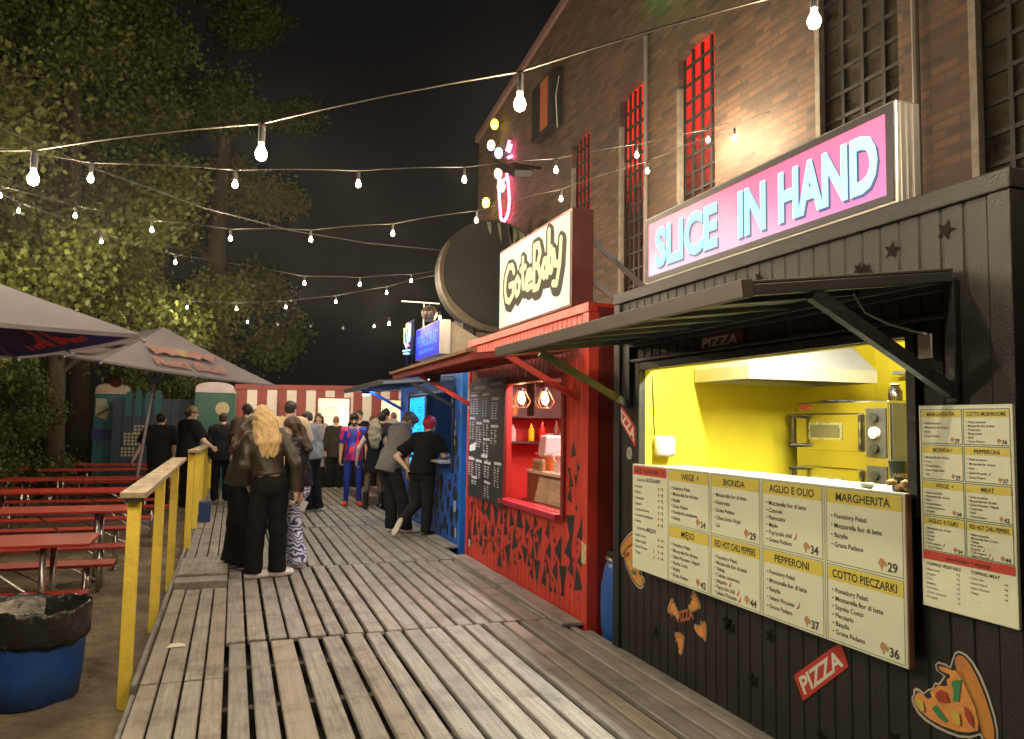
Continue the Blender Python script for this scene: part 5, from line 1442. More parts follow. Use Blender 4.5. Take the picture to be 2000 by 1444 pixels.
def parasol(label, base, cor, apex, textedges, under):
    o = empty('parasol', base, label, 'parasol', 'grey square parasols over the beer tables')
    cor = [Vector(p) for p in cor]; ap = Vector(apex)
    ctr = sum(cor, Vector()) / 4; axis = (ap - ctr).normalized()
    mb = MB()
    n = 10
    for i in range(4):
        a, b = cor[i], cor[(i + 1) % 4]
        mid = (a + b) / 2 - axis * .02
        for p, q in ((a, mid), (mid, b)):
            vs = []
            for r_ in range(n + 1):
                s_ = r_ / n
                for c_ in range(r_ + 1):
                    t = c_ / r_ if r_ else 0
                    pt = ap.lerp(p.lerp(q, t), s_)
                    sag = .05 * math.sin(math.pi * t) * s_ * math.sin(math.pi * min(1, s_ * .95)) if r_ else 0
                    vs.append(pt - axis * (sag + .02 * math.sin(math.pi * s_)))
            fs = []
            for r_ in range(n):
                o0 = r_ * (r_ + 1) // 2; o1 = (r_ + 1) * (r_ + 2) // 2
                for c_ in range(r_ + 1):
                    fs.append((o0 + c_, o1 + c_, o1 + c_ + 1))
                    if c_ < r_: fs.append((o0 + c_, o1 + c_ + 1, o0 + c_ + 1))
            mb.add(vs, fs, 0)
            mb.add([v - axis * .006 for v in vs], [f[::-1] for f in fs], 1)
            # hem
            e0 = n * (n + 1) // 2
            for c_ in range(n):
                u, w = vs[e0 + c_], vs[e0 + c_ + 1]
                mb.add([u, w, w - axis * .03, u - axis * .03], [(0, 1, 2, 3)], 0)
    cn = mb.build('canopy', [greyc, navy], o, smooth=True)
    def onface(i, w_=.012, lo=.25):
        a, b = cor[i], cor[(i + 1) % 4]; d = (b - a); L_ = d.length; d = d / L_
        m = (a + b) / 2; up = (ap - m); H_ = up.length; up = up / H_
        nr = up.cross(d) if up.cross(d).dot(axis) > 0 else d.cross(up)
        return (lambda u, v, w=0.0: m + d * (u) + up * v + nr * (w_ + w)), L_, H_
    for i, sgn in textedges:
        f0, L_, H_ = onface(i)
        f = lambda u, v, w=0.0: f0(u * sgn, v, w - .035 * max(0, 1 - abs(v - H_ * .45) / (H_ * .45)) * 0)
        mb = MB(); mb.text('Red', f, .26, w=.52, x=-.56, y=.12, bold=.03, m=0); mb.text('Bull', f, .26, w=.52, x=.06, y=.12, bold=.03, m=0)
        for s2 in (-1, 1):   # two facing animals before a gold disc
            mb.poly([f(s2 * a * 1.25, .53 + b * 1.35) for a, b in ((.03, .05), (.10, .13), (.22, .15), (.36, .12), (.44, .16), (.42, .06), (.38, -.02), (.40, -.08), (.33, -.04), (.24, .02), (.17, -.06), (.12, -.01), (.05, -.02))], 0)
        mb.poly([f(.16 * math.cos(t), .62 + .12 * math.sin(t), -.004) for t in np.linspace(0, 6.283, 20, False)], 1)
        mb.build('logo', [M('logo_red', (.17, .085, .075), .9), M('logo_gold', (.19, .15, .08), .9)], o)
    for i, sgn in under:
        f0, L_, H_ = onface(i, -.035)
        mb = MB(); f = lambda u, v, w=0.0: f0(u * sgn, v, w)
        mb.text('Red Bull', f, .40, w=1.5, x=-.75, y=.10, bold=.05, m=0)
        mb.build('logo', [redl], o)
    hub = ctr + axis * .06
    mb = MB(); mb.tube([Vector(base) + Vector((0, 0, .02)), ap - axis * .03], .025, 10); mb.build('pole', M('pole_grey', (.30, .29, .30), .5), o, smooth=True)
    for i in range(4):
        for p in (cor[i], (cor[i] + cor[(i + 1) % 4]) / 2):
            mb = MB(); mb.bar(ap - axis * .06, p - axis * .03, .02, .03); mb.bar(hub.lerp(p, .0) - axis * .35, ap.lerp(p, .5) - axis * .06, .015, .02); mb.tube([p - axis * .03, p + (p - ap).normalized() * .03 - axis * .045], .014, 8); mb.build('rib', M('rib_grey', (.12, .12, .14), .5), o)
    mb = MB(); mb.box(base[0] - .3, base[0] + .3, base[1] - .3, base[1] + .3, -.165, -.10); mb.build('base', M('base_concrete', (.2, .19, .18), .9), o, bevel=.01)
    return o
parasol('large grey parasol over the nearest tables, navy below with red lettering', (-2.774, 6.676, -.16), [(-.637, 5.977, 2.145), (-2.039, 8.793, 2.153), (-4.855, 7.391, 2.193), (-3.452, 4.574, 2.185)], (-2.736, 6.686, 2.941), [], [(0, -1), (1, -1)])
parasol('grey parasol tilted on its pole with red and gold logo on the slope', (-1.54, 14.0, -.16), [(.622, 13.313, 2.14), (-.687, 15.699, 2.453), (-3.07, 14.364, 2.664), (-1.761, 11.978, 2.351)], (-1.142, 13.797, 3.06), [(3, 1), (2, 1)], [])

# ------------------------------------------------------------------ fence, cabins and the lantern at the back left
def at19(x, z, y=19.0): return (x, y, z)
fn = M('fence_blue', (.015, .028, .055), .7, var=.25)
mur = M('mural_teal', (.01, .075, .10), .7, var=.2); mesh = M('mural_pale', (.30, .30, .22), .7)
FE = empty('painted_fence', (-1.7, 19.2, -.16), 'dark blue fence painted with a teal hand and pale net patches', 'fence')
mb = MB()
for k in range(9):
    mb.box(-2.55 + k * .2, -2.36 + k * .2, 19.2, 19.23, -.16, 2.0)
mb.box(-2.56, -.70, 19.231, 19.27, .4, .5); mb.box(-2.56, -.70, 19.231, 19.27, 1.6, 1.7)
mb.build('panel', fn, FE)
mb = MB()
for x, zt_, w in ((-2.30, 2.16, .13), (-2.10, 2.22, .13), (-1.90, 2.15, .12), (-1.70, 2.2, .14)):
    mb.plate([(x, 1.6), (x + w, 1.6), (x + w, zt_ - .08), (x + w * .8, zt_ - .02), (x + w * .5, zt_), (x + w * .2, zt_ - .02), (x, zt_ - .08)], lambda u, v, w_=0: (u, 19.195 - w_, v), .012)
mb.build('hand_shape', mur, FE)
mb = MB()
for (u0, v0, nx_, nz_) in ((-2.3, .95, 5, 4), (-2.1, 1.2, 7, 3), (-2.35, .7, 4, 3)):
    for i in range(nx_):
        for j in range(nz_):
            u = u0 + i * .075; v = v0 + j * .075
            mb.plate([(u, v), (u + .05, v), (u + .05, v + .05), (u, v + .05)], lambda a, b, w_=0: (a, 19.194 - w_, b), .004)
mb.build('net_patch', mesh, FE)
def cabin(name, label, x0, x1, y, zt_, col, roofc, disc_):
    o = empty(name, ((x0 + x1) / 2, y, -.16), label, 'toilet cabin', 'portable toilet cabins at the back')
    mb = MB(); mb.box(x0, x1, y, y + 1.0, -.16, zt_ - .26); mb.build('body', col, o, bevel=.03)
    mb = MB(); n_ = 12
    pr = [(x0 + .02 + (x1 - x0 - .04) * (.5 - .5 * math.cos(math.pi * k / n_)), zt_ - .26 + .24 * math.sin(math.pi * k / n_) ** .45) for k in range(n_ + 1)]
    vs = [(p, y + .0, q) for p, q in pr] + [(p, y + 1.0, q) for p, q in pr]
    mb.add(vs, [(i, i + 1, i + n_ + 2, i + n_ + 1) for i in range(n_)] + [tuple(range(n_ + 1))[::-1], tuple(range(n_ + 1, 2 * n_ + 2))])
    mb.build('roof', roofc, o)
    mb = MB(); mb.box(x0 + .08, x1 - .08, y - .025, y - .001, -.05, zt_ - .34); d = mb.build('door', col, o, bevel=.006)
    mb = MB(); mb.box(x0 + .12, x0 + .15, y - .05, y - .026, .9, 1.05); mb.build('handle', ink, d)
    if disc_:
        mb = MB(); mb.plate([(x1 - .27 + .15 * math.cos(t), zt_ - .62 + .15 * math.sin(t)) for t in np.linspace(0, 6.283, 28, False)], lambda a, b, w_=0: (a, y - .026 - w_, b), .003); mb.build('round_sticker', M('disc_beige', (.42, .36, .22), .6), d)
    return o
cabin('toilet_cabin', 'green toilet cabin with pale domed roof and round beige sticker', -.86, .02, 18.7, 2.42, M('cabin_green', (.018, .095, .075), .5, var=.12), M('cabin_roof', (.5, .43, .46), .5), True)
c2 = cabin('toilet_cabin', 'teal toilet cabin with rounded cream roof behind the bushes', -3.0, -2.25, 19.6, 2.36, M('cabin_teal', (.012, .10, .13), .5, var=.15), M('cabin_cream', (.45, .37, .28), .5), False)
mb = MB(); mb.box(-3.0, -2.3, 19.56, 19.575, 1.05, 1.30); mb.build('band', M('band_blue', (.012, .02, .12), .5), c2)
mb = MB(); mb.plate([(-2.95, 1.6), (-2.72, 1.5), (-2.66, 1.75), (-2.75, 1.98), (-2.95, 2.0)], lambda a, b, w_=0: (a, 19.57 - w_, b), .004); mb.build('sticker', mesh, c2)
mb = MB(); mb.bar((-2.9, 19.5, 1.62), (-2.35, 19.5, 1.98), .03, .03); mb.build('bar', ink, c2)
o = empty('paper_lantern', (-1.95, 14.9, 2.2), 'dark red ball lantern hanging under the trees by the cabins', 'lantern')
mb = MB(); mb.ball((-1.95, 14.9, 2.19), .115, 18, sz=.95); mb.build('ball', M('lantern_red', (.22, .04, .03), .35), o, smooth=True)
mb = MB(); mb.tube([(-1.95, 14.9, 2.3), (-1.95, 14.9, 2.62)], .004, 5); mb.build('cord', ink, o)
mb = MB()
for a, b in (((-.45, 12.6), (-.28, 12.9)),): mb.box(a[0], b[0], a[1], b[1], .0, .3)
tag(mb.build('crate', M('crate_blue', (.02, .05, .16), .6), bevel=.01), 'small blue crate standing by the railing behind the dark figures', 'crate')
# second container-like dark stall behind the striped one is not visible; stepped purple mat by the blue stall
mb = MB(); mb.box(2.35, 3.6, 14.5, 16.6, .004, .16); mb.box(2.6, 3.6, 14.4, 15.6, .161, .28)
tag(mb.build('low_platform', wood_mat('platform_wood', (.26, .20, .20))), 'low wooden platform step beyond the blue stall', 'platform')

# ------------------------------------------------------------------ festoon lights
gl = EM('bulb_glow', (1.0, .80, .55), 2250, (1, .9, .7))
sock = M('socket_black', (.02, .02, .02), .5)
cabm = M('cable_dark', (.05, .042, .03), .6)
b_proto = None
def bulb(p, label, group):
    global b_proto
    if b_proto is None:
        b_proto = empty('festoon_bulb', p, label, 'light bulb', group)
        mb = MB(); mb.lathe([(.005, .105), (.013, .10), (.0135, .035), (.010, .028)], n=8); mb.build('socket', sock, b_proto, local=True)
        mb = MB(); mb.lathe([(.009, .027), (.012, .018), (.0205, .0), (.0225, -.012), (.017, -.028), (.006, -.035), (.001, -.036)], n=10); mb.build('bulb', gl, b_proto, local=True, smooth=True)
        return b_proto
    o = copy_tree(b_proto); o.location = p; o['label'] = label; o['group'] = group
    return o
ROWS = [
 ('nearest and lowest string', 'bulbs of the nearest string', [(-2.5, 4.55, 2.55), (-1.66, 4.04, 2.53), (-.80, 3.53, 2.52), (.06, 3.02, 2.57), (.92, 2.51, 2.70), (1.78, 2.0, 2.92), (2.6, 1.5, 3.2)], [0, 1, 6]),
 ('second string', 'bulbs of the second string', [(-3.0, 5.9, 3.35), (-2.03, 6.1, 3.3), (-1.05, 6.23, 3.30), (-.06, 6.38, 3.42), (.93, 6.54, 3.59), (1.92, 6.70, 3.80), (2.90, 6.85, 4.06), (3.89, 7.01, 4.40), (4.88, 7.17, 4.76)], [0, 1]),
 ('third string ending at the brick pier', 'bulbs of the third string', [(-2.85, 11.05, 4.31), (-1.94, 10.64, 4.05), (-1.03, 10.22, 3.86), (-.12, 9.81, 3.75), (.79, 9.39, 3.73), (1.70, 8.98, 3.80), (2.61, 8.56, 3.95), (3.52, 8.15, 4.20), (4.43, 7.73, 4.52), (4.80, 6.58, 4.56)], []),
 ('fourth string beyond the parasols', 'bulbs of the fourth string', [(-2.82, 11.79, 4.31), (-1.86, 12.08, 4.05), (-.91, 12.38, 3.89), (1.01, 12.96, 3.82), (1.96, 13.25, 3.92), (2.92, 13.55, 4.11)], []),
 ('fifth string near the striped stall', 'bulbs of the fifth string', [(-.95, 16.41, 3.77), (-.03, 16.01, 3.74), (.88, 15.60, 3.78), (1.79, 15.19, 3.89), (2.71, 14.79, 4.07), (3.62, 14.38, 4.31)], [])]
ordn = ['first', 'second', 'third', 'fourth', 'fifth', 'sixth', 'seventh', 'eighth', 'ninth', 'tenth', 'eleventh']
for nm, grp, pts, offs in ROWS:
    vis = 0
    d0 = Vector(pts[0]) - Vector(pts[1]); d1 = Vector(pts[-1]) - Vector(pts[-2])
    e1 = Vector(pts[-1]) + d1 * (.35 if pts[-1][0] > 4.6 else .8) + Vector((0, 0, .13))
    if e1.x > XW: e1.x = XW
    P = [Vector(pts[0]) + d0 * 1.2 + Vector((0, 0, .25))] + [Vector(p) + Vector((0, 0, .11)) for p in pts] + [e1]
    Q = []
    for a, b in zip(P[:-1], P[1:]):
        for t in (0, .25, .5, .75): Q.append(a.lerp(b, t) - Vector((0, 0, -.012 * math.sin(math.pi * t))))
    Q.append(P[-1])
    mb = MB(); mb.tube(Q, .0036, 6)
    tag(mb.build('festoon_cable', cabm, smooth=True), 'dark festoon cable of the ' + nm, 'cable', 'festoon cables over the deck')
    for i, p in enumerate(pts):
        k = i - sum(1 for q in offs if q < i)
        lb = 'glowing bulb on the %s, %s counted from the trees' % (nm, ordn[max(0, k)])
        bulb(p, lb if i not in offs else 'glowing bulb on the %s, beyond the frame, place %d' % (nm.split(',')[0], i), grp)
for x, y, z, lb in ((-2.42, 20, 3.83, 'tiny glowing bulb in front of the far tree above the parasol tip'), (.23, 20, 3.98, 'tiny glowing bulb far off right of the tilted parasol top'), (3.36, 20, 4.05, 'lone tiny glowing bulb in the dark left of the blue neon'), (2.42, 12.9, 3.22, 'glowing bulb right beside the blue neon outline'), (3.2, 12.5, 3.32, 'glowing bulb at the right of the glass ball')):
    bulb((x, y, z), lb, 'single far bulbs')
off_g = M('bulb_off', (.45, .45, .42), .2)
for i, x in enumerate((.95, 1.75, 2.56)):
    o = empty('unlit_bulb', (x, 20, 3.95), '%s tiny unlit bulb in the dark, counted from the trees' % ordn[i], 'light bulb', 'unlit bulbs in the dark')
    mb = MB(); mb.ball((x, 20, 3.95), .035, 8); mb.build('bulb', off_g, o, smooth=True)
    mb = MB(); mb.lathe([(.018, .03), (.018, .09)], (x, 20, 3.95), 8); mb.build('socket', sock, o)
mb = MB(); P = [(-3.4, 7.4, 4.35), (-2.1, 8, 4.17), (-1.38, 8.5, 4.03), (-.4, 9.4, 3.98), (.63, 10.5, 4.08), (1.8, 11.5, 4.24), (3.16, 12.5, 4.47), (3.5, 13.3, 4.6)]
Q = []
for a, b in zip(P[:-1], P[1:]):
    for t in (0, .25, .5, .75): Q.append(Vector(a).lerp(Vector(b), t))
mb.tube(Q + [Vector(P[-1])], .007, 6)
tag(mb.build('bare_cable', cabm, smooth=True), 'bare cable without bulbs sloping from the trees to the black tank', 'cable')
# ------------------------------------------------------------------ lamp hidden in the far tree that lights its leaves
o = empty('tree_spot', (-2.75, 19.6, 3.0), 'small yellow uplight in the branches of the far tree', 'lamp')
mb = MB(); mb.lathe([(.05, -.1), (.06, 0)], (-2.6, 18.3, 3.45), 10); mb.build('housing', ink, o)
mb = MB(); mb.lathe([(.001, .004), (.05, .004)], (-2.6, 18.3, 3.45), 10, cap=False); mb.build('lens', EM('tree_lamp', (1.0, .8, .25), 60), o)
# ------------------------------------------------------------------ trees
def leaf_mat(name, col, var=.35):
    if name in MATS: return MATS[name]
    m = bpy.data.materials.new(name); m.use_nodes = True
    nt = m.node_tree; N, L = nt.nodes, nt.links; b = N['Principled BSDF']
    at = N.new('ShaderNodeAttribute'); at.attribute_name = 'tone'
    cr = N.new('ShaderNodeValToRGB')
    cr.color_ramp.elements[0].color = (*[c * (1 - var) for c in col], 1)
    cr.color_ramp.elements[1].color = (col[0] * 1.5, col[1] * 1.35, col[2] * 1.1, 1)
    L.new(at.outputs['Fac'], cr.inputs[0]); L.new(cr.outputs[0], b.inputs['Base Color'])
    b.inputs['Roughness'].default_value = .5; b.inputs['Specular IOR Level'].default_value = .35
    tr = N.new('ShaderNodeBsdfTranslucent'); L.new(cr.outputs[0], tr.inputs[0])
    mx = N.new('ShaderNodeMixShader'); mx.inputs[0].default_value = .35
    out = N['Material Output']; L.new(b.outputs[0], mx.inputs[1]); L.new(tr.outputs[0], mx.inputs[2]); L.new(mx.outputs[0], out.inputs[0])
    MATS[name] = m; return m
bark = M('bark', (.06, .047, .032), .9, var=.35, scale=5, stretch=(6, 6, 1), bump=.8, bscale=12)
def tree(label, base, h, spread, nleaf, lsize, col, lean=(0, 0), low=.15, seed=1, group='trees on the left behind the tables', nb=9, kind='leafy_tree', column=False, trunks=1):
    rg = np.random.default_rng(seed); rr = random.Random(seed)
    o = empty(kind, base, label, 'tree', group)
    tips = []
    B0 = Vector(base)
    for tk in range(trunks):
        off = Vector((rr.uniform(-.5, .5), rr.uniform(-.5, .5), 0)) * (tk > 0)
        top = B0 + off * 2 + Vector((lean[0], lean[1], h * (.95 if tk == 0 else rr.uniform(.6, .85))))
        P = [B0 + off, ]
        for k in range(1, 8):
            t = k / 7
            P.append((B0 + off).lerp(top, t) + Vector((rr.uniform(-1, 1), rr.uniform(-1, 1), 0)) * .06 * h * .12 * (k < 7))
        mb = MB(); r0 = .022 * h / (1 + .5 * (trunks - 1)); mb.tube(P, [r0 * (1 - .9 * k / 7) for k in range(8)], 9); mb.build('trunk', bark, o, smooth=True)
        lb = MB()
        for k in range(nb):
            t = low + (1 - low) * (k + rr.random()) / nb
            seg = min(6, int(t * 7)); st = P[seg].lerp(P[seg + 1], t * 7 - seg)
            az = k * 2.399 + rr.uniform(-.4, .4)
            ln = spread * (1.0 - .55 * t if not column else 1.0 - .3 * t) * rr.uniform(.75, 1.1)
            en = st + Vector((math.cos(az) * ln, math.sin(az) * ln, ln * rr.uniform(.25, .8)))
            mid = st.lerp(en, .5) + Vector((0, 0, ln * .10))
            lb.tube([st, mid, en], [r0 * .38 * (1 - t * .6), r0 * .22 * (1 - t * .6), .012], 6)
            tips += [mid.lerp(en, .2), en, st.lerp(mid, .9)]
            for q in range(4):
                s2 = st.lerp(en, rr.uniform(.35, .95)); a2 = az + rr.uniform(-1.3, 1.3); l2 = ln * rr.uniform(.3, .6)
                e2 = s2 + Vector((math.cos(a2) * l2, math.sin(a2) * l2, l2 * rr.uniform(-.25, .7)))
                lb.tube([s2, e2], [.02, .006], 5); tips += [e2, s2.lerp(e2, .6)]
        lb.build('limbs', bark, o)
        tips.append(top)
    tips = np.array([list(t) for t in tips])
    # leaves: many small folded blades in clumps about the limb ends
    nc = len(tips); w = rg.uniform(.4, 1.6, nc); w /= w.sum()
    ci = rg.choice(nc, nleaf, p=w)
    rad = (spread * .20 + .25) * rg.uniform(.6, 1.25, nc)
    dv = rg.normal(size=(nleaf, 3)); dv /= np.linalg.norm(dv, axis=1)[:, None]
    dist = rg.random(nleaf) ** .45
    pos = tips[ci] + dv * (dist * rad[ci])[:, None] * np.array([1, 1, .8])
    pos[:, 2] -= .10 * rg.random(nleaf) * rad[ci] * 2
    pos = pos[pos[:, 2] > .1]; ci = ci[:len(pos)]; nL = len(pos)
    s = lsize * rg.uniform(.6, 1.3, nL)
    a = rg.normal(size=(nL, 3)); a[:, 2] -= .6; a /= np.linalg.norm(a, axis=1)[:, None]
    bq = np.cross(a, rg.normal(size=(nL, 3))); bq /= np.linalg.norm(bq, axis=1)[:, None]
    nrm = np.cross(a, bq)
    A = pos; C = pos + a * s[:, None]; Bv = pos + a * (s * .45)[:, None] + bq * (s * .36)[:, None] + nrm * (s * .10)[:, None]; D = pos + a * (s * .45)[:, None] - bq * (s * .36)[:, None] + nrm * (s * .10)[:, None]
    V = np.stack([A, Bv, C, D], 1).reshape(-1, 3) - np.array(base)
    me = bpy.data.meshes.new('crown')
    me.vertices.add(nL * 4); me.vertices.foreach_set('co', V.astype(np.float32).ravel())
    idx = (np.arange(nL) * 4)[:, None] + np.array([0, 1, 2, 0, 2, 3]); idx = idx.ravel()
    me.loops.add(len(idx)); me.loops.foreach_set('vertex_index', idx.astype(np.int32))
    me.polygons.add(nL * 2); me.polygons.foreach_set('loop_start', np.arange(0, nL * 6, 3).astype(np.int32)); me.polygons.foreach_set('loop_total', np.full(nL * 2, 3, np.int32))
    tone = np.repeat(np.clip(rg.normal(.45, .2, nc)[rg.integers(0, nc, nL)] * .5 + rg.random(nL) * .5, 0, 1), 4)
    at = me.attributes.new('tone', 'FLOAT', 'POINT'); at.data.foreach_set('value', tone.astype(np.float32))
    me.update(); me.validate()
    me.materials.append(leaf_mat('leaf_%s' % kind, col))
    c = bpy.data.objects.new('crown', me); COL.objects.link(c); c.parent = o
    return o
G1 = (.115, .150, .036)
tree('tall leafy tree at the left edge, its branches hanging over the nearest bulbs', (-6.6, 9.5, -.2), 10.5, 3.1, 54600, 0.102, G1, low=.22, seed=3, nb=13, trunks=2)
tree('broad leafy tree between the left edge tree and the parasols', (-5.8, 14.5, -.2), 14, 3.4, 63000, 0.109, (.10, .132, .034), low=.16, seed=5, nb=15, trunks=3)
tree('tall dark tree standing behind the tilted parasol', (-3.4, 18.0, -.2), 15, 2.7, 54600, 0.116, (.09, .115, .034), low=.18, seed=8, nb=15, trunks=2)
tree('tall slim tree at the right end of the tree row, behind the green cabin', (-.6, 24.5, -.2), 18, 2.6, 50400, 0.129, (.085, .11, .034), low=.14, seed=11, nb=15, column=True)
tree('dark tree behind the fence between the cabins', (-3.9, 23.0, -.2), 17, 3.2, 50400, 0.129, (.085, .11, .034), low=.12, seed=13, nb=15, column=True)
tree('bushy tree on the far left whose crown fills the left edge', (-10.0, 15.5, -.2), 13, 4.0, 50400, 0.122, (.09, .12, .034), low=.1, seed=17, nb=14)
tree('low leafy bush with dark stems left of the cabins', (-5.0, 14.6, -.2), 3.6, 1.15, 25200, 0.075, (.09, .12, .034), low=.10, seed=21, nb=10, kind='tall_bush', group='bushes by the fence', trunks=3)
tree('dark leafy bush beside the teal cabin', (-4.1, 17.4, -.2), 3.4, .95, 18900, 0.075, (.085, .11, .034), low=.10, seed=23, nb=9, kind='tall_bush', group='bushes by the fence', trunks=2)
tree('leafy bush behind the fence seen between the two cabins', (-1.5, 20.6, -.2), 3.6, 1.0, 18900, 0.082, (.085, .11, .034), low=.1, seed=29, nb=9, kind='tall_bush', group='bushes by the fence', trunks=2)
# weathered dark hedge line closing the dark background
# ------------------------------------------------------------------ people: bodies and clothes as iso-surfaces
def iso(fn, lo, hi, vox):
    lo = np.array(lo, float); hi = np.array(hi, float)
    n = np.maximum(((hi - lo) / vox).astype(int) + 2, 4)
    ax = [lo[i] + vox * np.arange(n[i]) for i in range(3)]
    X, Y, Z = np.meshgrid(*ax, indexing='ij')
    P = np.stack([X.ravel(), Y.ravel(), Z.ravel()], 1)
    V = fn(P).reshape(n)
    ins = V < 0
    nc = n - 1
    cnt = np.zeros(nc); acc = np.zeros((*nc, 3))
    def sl(a, d): return a[d[0]:d[0] + nc[0], d[1]:d[1] + nc[1], d[2]:d[2] + nc[2]]
    cs = [(i, j, k) for i in (0, 1) for j in (0, 1) for k in (0, 1)]
    for c in cs:
        for a in range(3):
            if c[a] == 0:
                e = list(c); e[a] = 1
                v0, v1 = sl(V, c), sl(V, e)
                cr = (v0 < 0) != (v1 < 0)
                t = np.where(cr, v0 / np.where(cr, v0 - v1, 1), 0)
                for b in range(3):
                    acc[..., b] += np.where(cr, (c[b] + (t if b == a else 0)), 0)
                cnt += cr
    m = cnt > 0
    ids = -np.ones(nc, int); ids[m] = np.arange(m.sum())
    I = np.argwhere(m)
    vs = lo + vox * (I + acc[m] / cnt[m][:, None])
    fs = []
    for a in range(3):
        b, c = (a + 1) % 3, (a + 2) % 3
        sh = [slice(1, -1)] * 3; sh[a] = slice(0, -1)
        e0 = ins[tuple(sh)]
        s2 = list(sh); s2[a] = slice(1, None)
        e1 = ins[tuple(s2)]
        for flip in (False, True):
            w = np.argwhere((e0 & ~e1) if not flip else (~e0 & e1))
            if not len(w): continue
            g = w.copy(); g[:, b] += 1; g[:, c] += 1
            q = []
            for db, dc in ((0, 0), (-1, 0), (-1, -1), (0, -1)):
                h = g.copy(); h[:, b] += db; h[:, c] += dc
                ok = (h >= 0).all(1) & (h < nc).all(1)
                h = np.clip(h, 0, nc - 1)
                q.append(np.where(ok, ids[h[:, 0], h[:, 1], h[:, 2]], -1))
            q = np.stack(q, 1); q = q[(q >= 0).all(1)]
            fs.append(q if not flip else q[:, ::-1])
    return vs, (np.concatenate(fs) if fs else np.zeros((0, 4), int))

def smin(a, b, k):
    h = np.clip(.5 + .5 * (b - a) / k, 0, 1)
    return b * (1 - h) + a * h - k * h * (1 - h)
def cap_(P, a, b, ra, rb, sq=None):
    a, b = np.asarray(a, float), np.asarray(b, float)
    d = b - a; L2 = d.dot(d)
    t = np.clip((P - a) @ d / max(L2, 1e-9), 0, 1)
    v = P - a - t[:, None] * d
    return np.sqrt((v * v).sum(1)) - (ra + (rb - ra) * t)
def ell(P, c, r, Rm=None):
    v = P - np.asarray(c, float)
    if Rm is not None: v = v @ Rm
    r = np.asarray(r, float)
    k0 = np.sqrt(((v / r) ** 2).sum(1)); k1 = np.sqrt(((v / r ** 2) ** 2).sum(1)) + 1e-9
    return k0 * (k0 - 1) / k1
def npm(m): return np.array(m.to_3x3())
def folds(P, amp, fr=34.0, ph=0.0):
    return amp * (np.sin(fr * P[:, 2] + 9 * np.sin(7 * P[:, 0] + ph) + 5 * P[:, 1] + ph) * .6 + np.sin(fr * .55 * P[:, 2] - 21 * P[:, 0] + 14 * P[:, 1] + 2 * ph) * .4)

def mesh_np(name, parts, mats, parent):
    """parts: list of (verts, quads, material index or array)"""
    V = np.concatenate([p[0] for p in parts]); F = []; Mi = []; o = 0
    for v, f, m in parts:
        F.append(f + o); o += len(v)
        Mi.append(np.full(len(f), m) if np.isscalar(m) else m)
    F = np.concatenate(F); Mi = np.concatenate(Mi)
    me = bpy.data.meshes.new(name)
    me.vertices.add(len(V)); me.vertices.foreach_set('co', V.astype(np.float32).ravel())
    me.loops.add(F.size); me.loops.foreach_set('vertex_index', F.astype(np.int32).ravel())
    me.polygons.add(len(F)); me.polygons.foreach_set('loop_start', (np.arange(len(F)) * 4).astype(np.int32)); me.polygons.foreach_set('loop_total', np.full(len(F), 4, np.int32))
    for m in mats: me.materials.append(m)
    me.polygons.foreach_set('material_index', Mi.astype(np.int32)); me.polygons.foreach_set('use_smooth', np.ones(len(F), bool))
    me.update(); me.validate()
    ob = bpy.data.objects.new(name, me); COL.objects.link(ob); ob.parent = parent
    return ob

SKIN = M('skin', (.55, .33, .23), .5, var=.08, scale=12, sub=.1)
SKIN2 = M('skin_pale', (.62, .42, .31), .5, var=.08, scale=12)
LIP = M('lips', (.36, .12, .10), .45)
EYE = M('eye_dark', (.03, .02, .018), .3)
def hairm(name, c): return M('hair_' + name, c, .38, var=.45, scale=16, stretch=(7, 7, .7), bump=.6, bscale=30)
HB = hairm('black', (.014, .011, .009)); HBR = hairm('brown', (.055, .030, .016)); HBL = hairm('blond', (.56, .40, .19)); HG = hairm('ash', (.26, .22, .15)); HGR = hairm('greyish', (.16, .13, .10))
def cloth(name, c, rough=.9, **k): return M('cloth_' + name, c, rough, spec=.12, var=k.pop('var', .18), scale=k.pop('scale', 9), bump=k.pop('bump', .25), bscale=k.pop('bscale', 120), **k)
CB_ = cloth('black', (.012, .012, .013)); CB2 = cloth('charcoal', (.022, .022, .024)); CG = cloth('grey', (.20, .20, .20)); CGT = cloth('grey_tee', (.17, .17, .19)); CCR = cloth('cream', (.60, .46, .30)); CLG = cloth('light_grey', (.30, .29, .30))
LBR = M('leather_brown', (.042, .034, .024), .36, var=.45, scale=7, bump=.5, bscale=30); LBK = M('leather_black', (.012, .013, .015), .20, var=.3, scale=7, bump=.5, bscale=25); COL_ = cloth('olive', (.035, .034, .026))
SHW = M('shoe_white', (.72, .70, .66), .5); SHG = M('shoe_grey', (.42, .40, .37), .6); SHB = M('shoe_black', (.015, .015, .015), .35); SHO = M('shoe_orange', (.80, .09, .03), .5); SOLE = M('sole_white', (.66, .62, .55), .6); SOLB = M('sole_brown', (.20, .13, .08), .7)

